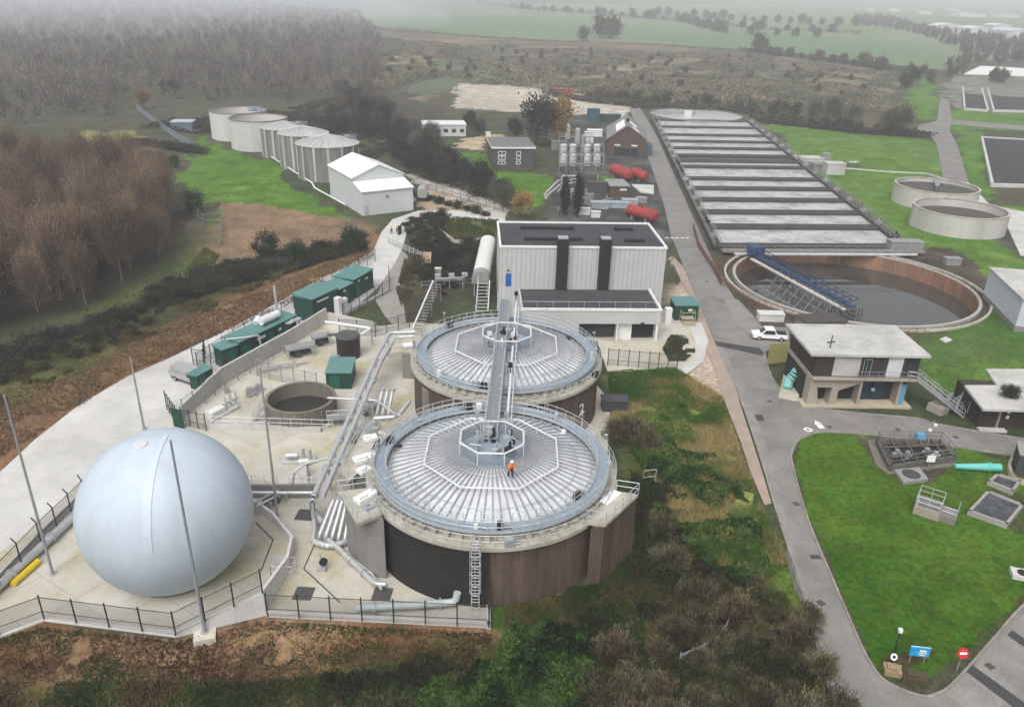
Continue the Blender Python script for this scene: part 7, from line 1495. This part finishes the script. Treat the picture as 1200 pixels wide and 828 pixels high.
farwood('distant_wood', [G(*p) for p in ((1000, 30), (1060, 38), (1120, 58), (1130, 66), (1105, 88), (1112, 96), (1145, 78), (1300, 80), (1300, 52), (1200, 48), (1100, 38), (1040, 22), (1000, 20))], 600, 9, [(.11, .095, .07), (.085, .09, .055), (.13, .105, .075)], 5, None, 90)
# mid trees: individual kinds
dark = [tree('scrub_tree', 'x', 'tree', None, 500+i, 8, .16, [cloud(510+i, 2600, 30, (3.0, 3.0, 3.5), 4.4, (.5, .22), [(.035, .042, .028), (.05, .055, .035), (.065, .055, .045), (.028, .035, .022)], .4, .34, .45)], BARK, 9, 2.6) for i in range(3)]
bare = [tree('bare_tree', 'x', 'tree', None, 530+i, 9, .17, [cloud(540+i, 3000, 34, (3.4, 3.4, 3.7), 5.3, (1.0, .075), GREYT, .7, .38, .35)], BARK, 16, 3.2, .25, 2) for i in range(3)]
autumn = [tree('autumn_tree', 'x', 'tree', None, 560+i, 8, .15, [cloud(570+i, 2600, 30, (2.8, 2.8, 3.4), 4.6, (.45, .22), AUTUMN, .3, .34, .45)], BARK, 9, 2.6) for i in range(2)]
ever = [tree('evergreen_tree', 'x', 'tree', None, 590+i, 7, .16, [cloud(600+i, 3000, 30, (3.0, 3.0, 3.3), 3.7, (.4, .2), DKGRN, .2, .32, .5)], BARK, 9, 2.5) for i in range(2)]
poplar = [tree('poplar_tree', 'x', 'tree', None, 620, 9, .14, [cloud(621, 2600, 30, (1.2, 1.2, 4.4), 4.8, (.5, .14), [(.022, .026, .018), (.035, .035, .026), (.028, .035, .02)], 1.2, .36, .4)], BARK, 10, 1.2)]
def belt(protos, ppx, n, dmin, seed, label, group, a=.8, b=1.2): place(protos, scatter([G(*p) for p in ppx], n, dmin, seed), label, group, a, b)
belt(dark, ((385, 165), (400, 120), (430, 118), (470, 165), (500, 180), (560, 215), (600, 235), (590, 248), (520, 222), (480, 205), (445, 172), (420, 160)), 62, 4.2, 21, 'dusky half-bare tree in the belt between white shed and brick office', 'dark trees behind the white shed', .75, 1.15)
belt(bare, ((385, 150), (395, 112), (430, 112), (480, 150), (530, 205), (495, 195), (440, 165)), 22, 5, 22, 'grey leafless tree in the belt behind the ribbed tanks', 'bare trees behind the ribbed tanks', .7, 1.1)
def singles(protos, items, cat=None):
    for (u, v, s, lab) in items: q = G(u, v); place(protos, [(q.x, q.y, 0, s)], [lab], None, 1, 1, int(u))
singles(autumn, [(168, 128, 1.05, 'orange autumn tree alone at the edge of the misty wood'), (400, 140, 1.0, 'amber leaved tree rising behind the ribbed tanks'), (612, 256, .85, 'golden brown tree just behind the black roof edge'), (478, 156, .7, 'small orange tinted tree beside the white cabin'), (652, 170, 2.1, 'big ochre tree right of the dark tree behind the brick office')])
singles(dark, [(628, 172, 2.1, 'big dark bushy tree behind the brick office'), (604, 163, 1.0, 'grey green tree behind the office roof, left of the big one'), (562, 160, .8, 'dull tree right of the white cabin'), (550, 152, .9, 'dark tree standing at the cabin end by the sandy patch')])
singles(bare, [(590, 246, .7, 'leafless bush tree by the track below the small lawn'), (580, 232, .55, 'small leafless tree on the edge of the small lawn'), (560, 228, .5, 'twiggy tree beside the upper tan track'), (950, 148, 1.25, 'bare spreading tree on the far lawn edge, leftmost of three'), (972, 153, 1.45, 'tallest bare spreading tree on the far lawn edge'), (998, 152, 1.2, 'bare spreading tree right of the tallest one'), (1050, 160, 1.5, 'bare round tree at the end of the hedge near the side road'), (1038, 158, 1.0, 'smaller bare tree left of the round one by the side road')])
singles(poplar, [(662, 254, 1.0, 'dark narrow poplar behind the pale building, left of a pair'), (676, 254, 1.1, 'dark narrow poplar behind the pale building, right of a pair')])
singles(ever, [(1060, 104, 1.5, 'dark evergreen clump by the bright strip and side road'), (1070, 98, 1.3, 'dark evergreen behind the clump by the side road'), (312, 306, .85, 'round dark green bush tree on the brown field edge, left of two'), (350, 308, .62, 'low dark green bush on the brown field edge, right of two'), (228, 250, .8, 'dark evergreen bush at the fence corner above the brown field'), (205, 198, .55, 'dark bush beside the grey fence on the green slope'), (412, 296, .75, 'dark shrub on the bank below the white shed'), (200, 116, 1.3, 'dark conifer clump standing out in the misty wood')])
# dark hedge at the straw field
hl = 'low dark hedge bush in the row below the straw field'
place(und, [(*W(165+k*9, 171+k*1.2)[:2], 0, 1.25) for k in range(9)], hl, 'hedge row below the straw field', .9, 1.2, 3)
hl = 'brown rough bush along the track below the tree belt'
place(und, [(*W(470+k*11, 226+k*3)[:2], 0, .9) for k in range(10)], hl, 'bushes along the upper track', .7, 1.1, 4)
# distant field trees and hedges
fb_ = [tree('field_tree', 'x', 'tree', None, 700+i, 8, .2, [cloud(710+i, 1300, 24, (4, 4, 3.6), 4.4, (1.2, .55), cset, .3, .36, .45)], BARK, 6, 3) for i, cset in enumerate((OLIVE, BROWNT, [(.06, .07, .045), (.08, .085, .06)]))]
singles(fb_, [(683, 48, 1.6, 'reddish round tree left of the big pair in the green field'), (703, 45, 2.6, 'big dark tree of the pair in the green field, left'), (718, 45, 2.5, 'big dark tree of the pair in the green field, right'), (888, 62, 1.9, 'brown spreading tree at the lower field edge'), (1012, 78, 1.2, 'russet tree on the lower field edge near the side road'), (960, 70, .9, 'small tree on the lower field edge'), (1033, 82, 1.1, 'small pale tree right of the russet field tree'), (1090, 97, .9, 'dim bush at the foot of the side road'), (1165, 96, 1.0, 'round bush on the white store roof line, left'), (1173, 97, 1.0, 'round bush on the white store roof line, right')])
place(fb_, [(p[0], p[1], 0, 1) for p in scatter([G(*q) for q in ((440, 112), (520, 90), (600, 100), (760, 118), (900, 122), (1020, 120), (1000, 86), (880, 70), (700, 62), (520, 56), (430, 70))], 120, 14, 71)], 'dim rounded thorn bush scattered over the scrubland', 'thorn bushes of the scrubland', .22, .55, 71)
def hedge_line(pp, n, label, group, sc, seed):
    r = random.Random(seed); pts = [G(*p) for p in pp]; L_ = [(b-a).length for a, b in zip(pts, pts[1:])]; out = []
    for i in range(n):
        d = (i+r.uniform(-.3, .3))/n*sum(L_); j = 0
        d = max(0, d)
        while j < len(L_)-1 and d > L_[j]: d -= L_[j]; j += 1
        q = pts[j].lerp(pts[j+1], min(1, d/L_[j])); out.append((q.x, q.y, 0, sc))
    place(fb_, out, label, group, .6, 1.4, seed)
hedge_line(((560, 6), (640, 14), (700, 18), (800, 26), (900, 36), (1000, 40)), 38, 'small blurred tree in the upper field hedge', 'trees of the upper field hedge', 1.3, 31)
hedge_line(((800, 27), (850, 40), (900, 42), (1000, 46)), 14, 'small blurred tree in the middle field hedge', 'trees of the middle field hedge', 1.2, 32)
hedge_line(((880, 62), (960, 72), (1040, 82), (1100, 88)), 16, 'hedge bush along the lower edge of the green field', 'bushes of the lower field hedge', .7, 33)
hedge_line(((760, 18), (860, 24), (960, 30), (1020, 32)), 20, 'faint tree in the farthest field hedge', 'trees of the farthest field hedge', 1.4, 34)
hedge_line(((690, 118), (760, 126), (820, 126), (900, 134), (940, 142)), 22, 'dull bush in the hedge behind the round clarifier', 'bushes behind the clarifier', .6, 35)
hedge_line(((880, 140), (940, 148), (1010, 156), (1080, 160)), 24, 'grey brown bush under the bare trees of the far lawn', 'bushes of the far lawn hedge', .45, 36)
# near thicket: foreground bushes
bushg = [tree('green_bush', 'x', 'bush', None, 800+i, 2.4, .08, [cloud(810+i, 7000, 46, (2.2, 2.2, 1.7), 1.35, (.21, .10), BRIGHT, .3, .3, .5, lo=.3)], BARK, 8, 1.5, .1) for i in range(3)]
bushd = [tree('dark_bush', 'x', 'bush', None, 830+i, 2.2, .08, [cloud(840+i, 5200, 40, (2.1, 2.1, 1.5), 1.2, (.24, .09), [(.022, .024, .014), (.035, .035, .02), (.03, .045, .016), (.05, .04, .025)], .3, .32, .45, lo=.3)], BARK, 8, 1.5, .1) for i in range(2)]
bushb = [tree('twiggy_bush', 'x', 'bush', None, 860+i, 3.0, .07, [cloud(870+i, 5200, 70, (2.5, 2.5, 1.9), 1.6, (.55, .055), cs+[(.035, .032, .018), (.19, .17, .10)], .9, .26, .35, lo=.2, colvar=.8)], BARK, 16, 2.0, .1, 2) for i, cs in enumerate(([(.12, .115, .06), (.16, .15, .08), (.085, .08, .04), (.11, .115, .045)], [(.12, .09, .05), (.095, .072, .04), (.145, .115, .065)], [(.13, .12, .065), (.09, .09, .045), (.17, .155, .09)]))]  # darkest and palest tones paint inner shade and highlights into the twigs
def thicket(protos, ppx, n, dmin, seed, label, group, a, b): place(protos, scatter([G(*p) for p in ppx], n, dmin, seed), label, group, a, b, seed)
thicket(bushb, ((830, 690), (900, 690), (945, 730), (968, 800), (975, 860), (680, 860), (640, 800), (700, 770), (770, 770), (800, 740)), 38, 2.3, 41, 'grey brown twiggy bush in the foreground thicket by the road', 'twiggy bushes of the foreground thicket', .42, .78)
singles(bushb, [(738, 520, 1.0, 'russet brown bush beside the far digester wall'), (724, 516, .8, 'brown bush nearest the far digester wall'), (755, 524, .7, 'small tawny bush at the edge of the green bank'), (785, 668, .8, 'rounded reddish bush right of the near digester platform'), (772, 625, .7, 'tawny bush above the rounded reddish one')])
thicket(und, ((470, 262), (520, 250), (530, 285), (580, 288), (560, 325), (520, 345), (480, 320), (495, 300)), 34, 1.9, 46, 'black-brown bramble in the hollow left of the pale building', 'brambles in the shrub hollow', .55, .95)
thicket(und, ((0, 430), (120, 395), (180, 378), (170, 392), (90, 420), (0, 452)), 16, 2.5, 50, 'dry dark weed clump on the bank left of the concrete road', 'weed clumps on the left bank', .4, .7)
# rough grass, weeds and litter: ground cover nobody could count
def cover(name, ppx, n, hmax, leaf, cols, seed, scale=4, thr=.42, up=.4):
    """brambles and scrub as an uneven mass of leaves and stems over the ground"""
    poly = [G(*p) for p in ppx]; rng = np.random.default_rng(seed); xs = [p.x for p in poly]; ys = [p.y for p in poly]; P_ = []; Hh = []; tot = 0; k = 0
    while tot < n and k < 200:
        k += 1; x = rng.uniform(min(xs), max(xs), n); y = rng.uniform(min(ys), max(ys), n); m = inside(poly, x, y); x = x[m]; y = y[m]
        h = np.clip((fbm(x, y, scale, seed, 4)-thr)/(.72-thr), 0, 1)**.8; m = h > .05; P_.append(np.c_[x[m], y[m]]); Hh.append(h[m]); tot += m.sum()
    P_ = np.concatenate(P_)[:n]; h = np.concatenate(Hh)[:n]; n = len(h); x, y = P_[:, 0], P_[:, 1]
    z = terrain(x, y)+h*hmax*(rng.random(n)**.45)*(.75+.5*fbm(x, y, .9, seed+5, 2)); p = np.c_[x, y, z]
    d = unit(n, rng); d[:, 2] = np.abs(d[:, 2])*(.5+up)+up*.4; d /= np.linalg.norm(d, axis=1, keepdims=True); s_ = np.cross(d, unit(n, rng)); s_ /= np.maximum(np.linalg.norm(s_, axis=1, keepdims=True), 1e-3)
    L_ = leaf[0]*(.5+rng.random(n))[:, None]; w = leaf[1]*(.6+.8*rng.random(n))[:, None]
    V = np.stack([p-d*L_*.5, p+s_*w*.5, p+d*L_*.5, p-s_*w*.5], 1).reshape(-1, 3); cols = np.array(cols); pt = fbm(x, y, scale*.8, seed+3, 3)
    ci = np.clip(((pt-.3)*2.5*len(cols)+rng.normal(size=n)*.7).astype(int), 0, len(cols)-1); c = cols[ci]*(.65+.7*rng.random(n))[:, None]
    o = raw_mesh(name, V, np.arange(4*n).reshape(n, 4), np.repeat(c, 4, axis=0), LEAF); o['kind'] = 'stuff'; return o
def tufts(name, ppx, n, size, cols, seed, up=1.4):
    poly = [G(*p) for p in ppx]; rng = np.random.default_rng(seed); xs = [p.x for p in poly]; ys = [p.y for p in poly]; P_ = []
    while sum(len(a) for a in P_) < n:
        x = rng.uniform(min(xs), max(xs), n); y = rng.uniform(min(ys), max(ys), n); m = inside(poly, x, y) & (fbm(x, y, 3.5, seed, 3) > .30); P_.append(np.c_[x[m], y[m]])
    P_ = np.concatenate(P_)[:n]; z = terrain(P_[:, 0], P_[:, 1]); p = np.c_[P_, z]
    d = unit(n, rng); d[:, 2] = np.abs(d[:, 2])+up*.5; d /= np.linalg.norm(d, axis=1, keepdims=True); s = np.cross(d, unit(n, rng)); s /= np.maximum(np.linalg.norm(s, axis=1, keepdims=True), 1e-3)
    L_ = size[0]*(.5+rng.random(n))[:, None]; w = size[1]*(.6+.8*rng.random(n))[:, None]
    V = np.stack([p-s*w, p+s*w, p+d*L_], 1).reshape(-1, 3); cols = np.array(cols); patch = fbm(P_[:, 0], P_[:, 1], 5, seed+3, 3)
    ci = np.clip(((patch-.3)*2.5*len(cols)+rng.normal(size=n)*.6).astype(int), 0, len(cols)-1); c = cols[ci]*(.7+.6*rng.random(n))[:, None]
    o = raw_mesh(name, V, np.arange(3*n).reshape(n, 3), np.repeat(c, 3, axis=0), LEAF); o['kind'] = 'stuff'
tufts('rough_grass', ((712, 438), (790, 432), (845, 465), (868, 530), (890, 590), (925, 660), (880, 690), (820, 650), (760, 560), (720, 500)), 105000, (.45, .05), [(.05, .12, .016), (.085, .15, .025), (.17, .17, .05), (.32, .26, .10), (.38, .30, .13)], 61)
tufts('rough_grass', ((592, 712), (700, 694), (735, 645), (775, 690), (740, 770), (640, 800), (590, 760)), 22000, (.42, .04), [(.03, .075, .012), (.05, .085, .016), (.08, .085, .02), (.15, .12, .045)], 62)
tufts('weeds', ((-60, 850), (-60, 765), (50, 735), (206, 752), (312, 728), (575, 742), (590, 850)), 30000, (.3, .05), [(.07, .04, .02), (.11, .065, .03), (.16, .10, .05), (.06, .075, .02), (.045, .07, .016)], 63, .4)
tufts('weeds', ((-20, 850), (-20, 798), (160, 800), (300, 800), (420, 785), (520, 760), (590, 850)), 22000, (.4, .06), [(.03, .05, .014), (.05, .085, .018), (.10, .11, .03), (.09, .06, .03)], 64, .8)
tufts('weeds', ((-40, 560), (0, 460), (140, 405), (330, 330), (430, 290), (440, 300), (330, 362), (150, 438), (60, 500)), 16000, (.35, .06), [(.16, .095, .05), (.20, .125, .06), (.22, .15, .075), (.13, .105, .04)], 65, .7)
tufts('rough_grass', ((60, 405), (150, 362), (215, 320), (240, 290), (258, 300), (230, 338), (150, 372), (60, 425)), 9000, (.4, .06), [(.06, .11, .02), (.09, .13, .03), (.15, .14, .05)], 66)
tufts('weeds', ((520, 254), (584, 258), (578, 282), (530, 282)), 4000, (.5, .1), [(.07, .10, .025), (.14, .13, .03), (.2, .13, .04)], 67)
tufts('rough_grass', ((700, 700), (820, 690), (920, 695), (965, 790), (975, 860), (640, 860), (640, 790)), 34000, (.5, .06), [(.04, .06, .016), (.07, .09, .022), (.12, .11, .04), (.17, .14, .06)], 69, 1.2)
tufts('fallen_leaves', ((932, 540), (960, 510), (1120, 530), (1200, 545), (1200, 690), (1130, 775), (1040, 790), (976, 670)), 9000, (.10, .04), [(.05, .11, .012), (.07, .12, .02), (.11, .11, .03)], 68, 1.2)
BRAM = [(.012, .024, .007), (.022, .055, .010), (.045, .105, .016), (.08, .14, .03)]
cover('bramble_scrub', ((780, 520), (838, 535), (878, 590), (900, 660), (880, 695), (820, 660), (770, 600), (750, 560)), 26000, 1.1, (.36, .16), BRAM[1:]+[(.12, .15, .035)], 201, 3, .46)
cover('bramble_scrub', ((735, 445), (790, 440), (815, 520), (800, 560), (750, 545), (728, 500)), 9000, .7, (.3, .13), BRAM[1:]+[(.12, .15, .035)], 202, 3, .56)
cover('bramble_scrub', ((738, 560), (790, 580), (850, 680), (820, 720), (760, 760), (735, 690), (745, 630)), 20000, 1.1, (.36, .09), [(.022, .020, .014), (.035, .03, .02), (.06, .045, .028), (.03, .045, .014)], 203, 4, .40, .7)
cover('bramble_scrub', ((600, 745), (640, 728), (682, 752), (700, 800), (680, 860), (480, 860), (500, 800), (575, 785)), 52000, 2.0, (.36, .17), BRAM, 204, 2.6, .36)
cover('bramble_scrub', ((380, 795), (500, 775), (560, 790), (560, 870), (330, 870)), 24000, 1.2, (.28, .09), [(.02, .02, .012), (.03, .05, .014), (.05, .07, .02), (.07, .055, .03)], 205, 3.5, .45, .6)
cover('bramble_scrub', ((640, 690), (700, 690), (745, 650), (770, 700), (740, 760), (690, 770)), 20000, .7, (.3, .06), [(.04, .07, .015), (.06, .085, .02), (.10, .09, .03), (.05, .04, .02)], 206, 3, .45, .9)
cover('hedge_scrub', ((-60, 440), (60, 397), (160, 364), (240, 328), (252, 314), (330, 308), (425, 285), (430, 293), (330, 323), (240, 346), (160, 379), (60, 416), (-60, 472)), 46000, 1.5, (.5, .13), [(.022, .02, .014), (.035, .03, .02), (.055, .045, .028), (.045, .055, .02), (.07, .055, .03)], 207, 5, .38, .7)
cover('hedge_scrub', ((-60, 510), (0, 448), (140, 390), (300, 326), (330, 326), (200, 384), (60, 446), (0, 480), (-60, 530)), 14000, .8, (.4, .1), [(.08, .085, .025), (.11, .10, .035), (.06, .06, .02), (.14, .085, .04)], 208, 4, .5, .8)
cover('distant_scrub', ((430, 112), (520, 90), (560, 97), (640, 106), (760, 122), (900, 128), (1030, 132), (1050, 92), (1000, 80), (880, 66), (700, 58), (520, 52), (440, 44), (420, 80)), 90000, 2.6, (1.7, .55), [(.11, .115, .07), (.15, .13, .085), (.20, .165, .11), (.25, .20, .14), (.08, .10, .055)], 209, 26, .40, .3)
cover('distant_scrub', ((160, 150), (330, 128), (420, 118), (500, 150), (420, 200), (380, 165), (250, 160)), 26000, 2.2, (1.0, .35), [(.05, .05, .035), (.075, .065, .045), (.10, .08, .055)], 210, 12, .42, .4)
cover('hedge_scrub', ((470, 264), (500, 254), (530, 256), (515, 272), (532, 290), (578, 288), (562, 326), (520, 348), (490, 330), (500, 305)), 30000, 1.5, (.45, .08), [(.02, .018, .014), (.035, .028, .022), (.05, .04, .03)], 211, 4, .38, .7)
cover('bramble_scrub', ((786, 394), (806, 398), (815, 412), (803, 424), (784, 424), (776, 410)), 7000, .8, (.2, .1), [(.02, .03, .01), (.04, .07, .016), (.06, .06, .025)], 212, 3, .36)
cover('hedge_scrub', ((474, 305), (492, 316), (484, 345), (470, 360), (464, 340)), 5000, .7, (.35, .08), [(.09, .06, .035), (.06, .06, .025), (.12, .08, .045)], 213, 3, .42, .7)
cover('bramble_scrub', ((700, 700), (820, 690), (920, 700), (965, 790), (975, 860), (660, 860), (640, 800)), 36000, .9, (.3, .08), [(.018, .022, .010), (.03, .045, .014), (.05, .05, .02), (.08, .06, .03)], 214, 3.5, .36, .6)
def hedge_thing(pp, label, h, w, n, seed):
    pts = [G(*p) for p in pp]; rng = np.random.default_rng(seed); V = []; L0 = [(b-a).length for a, b in zip(pts, pts[1:])]; tot = sum(L0); o = pts[0]
    d = rng.random(n)*tot; P_ = np.zeros((n, 3)); acc = 0
    for a, b, l in zip(pts, pts[1:], L0):
        m = (d >= acc) & (d <= acc+l); t = ((d[m]-acc)/l)[:, None]; P_[m] = np.array(a)*(1-t)+np.array(b)*t; acc += l
    P_ += rng.normal(size=(n, 3))*np.array([w, w, 0]); hh = h*(.4+.9*fbm(P_[:, 0], P_[:, 1], 14, seed, 3)); P_[:, 2] = terrain(P_[:, 0], P_[:, 1])+hh*rng.random(n)**.6
    dd = unit(n, rng); s_ = np.cross(dd, unit(n, rng)); L_ = 1.3*h/3; V = np.stack([P_-dd*L_*.5, P_+s_*.35*h/3, P_+dd*L_*.5, P_-s_*.35*h/3], 1).reshape(-1, 3)-np.array(o)
    cols = np.array([(.06, .065, .045), (.085, .075, .055), (.10, .085, .065), (.05, .06, .04)]); c = cols[rng.integers(0, 4, n)]*(.7+.6*rng.random(n))[:, None]
    q = raw_mesh('hedgerow', V, np.arange(4*n).reshape(n, 4), np.repeat(c, 4, axis=0), LEAF); q.location = o; tag(q, label, 'hedge')
hedge_thing(((560, 5), (640, 13), (700, 17), (800, 26), (900, 36), (1010, 41)), 'long blurred hedge across the top of the green field', 5, 2.5, 5000, 301)
hedge_thing(((870, 60), (960, 71), (1040, 81), (1100, 88)), 'dark ragged hedge under the green field near the side road', 3.5, 2, 3000, 302)
hedge_thing(((400, 30), (470, 38), (540, 43), (640, 50), (760, 54), (880, 62)), 'thin rough hedge where scrubland meets the green field', 2.5, 2, 4000, 303)
hedge_thing(((640, 112), (700, 121), (760, 127), (880, 133)), 'dark hedge behind the pale hardstanding and round clarifier', 3, 1.6, 4000, 304)
hedge_thing(((885, 143), (960, 151), (1030, 158), (1090, 161)), 'brown hedge along the far edge of the right lawn', 2.2, 1.3, 3500, 305)
# small clump on the right-hand roof
place(bushb, [(*W(1183, 466, 3.4)[:2], 0, .5)], ['dry tuft of weeds growing on the pale flat roof at right'], None, 1, 1, 1)
for o in bpy.data.objects:
    if o.get('label', '').startswith('dry tuft'): o.location.z = 3.4
for o in [o for o in bpy.data.objects if o.get('label') == 'x']:    # prototypes never placed
    for ch in list(o.children): bpy.data.objects.remove(ch)
    bpy.data.objects.remove(o)
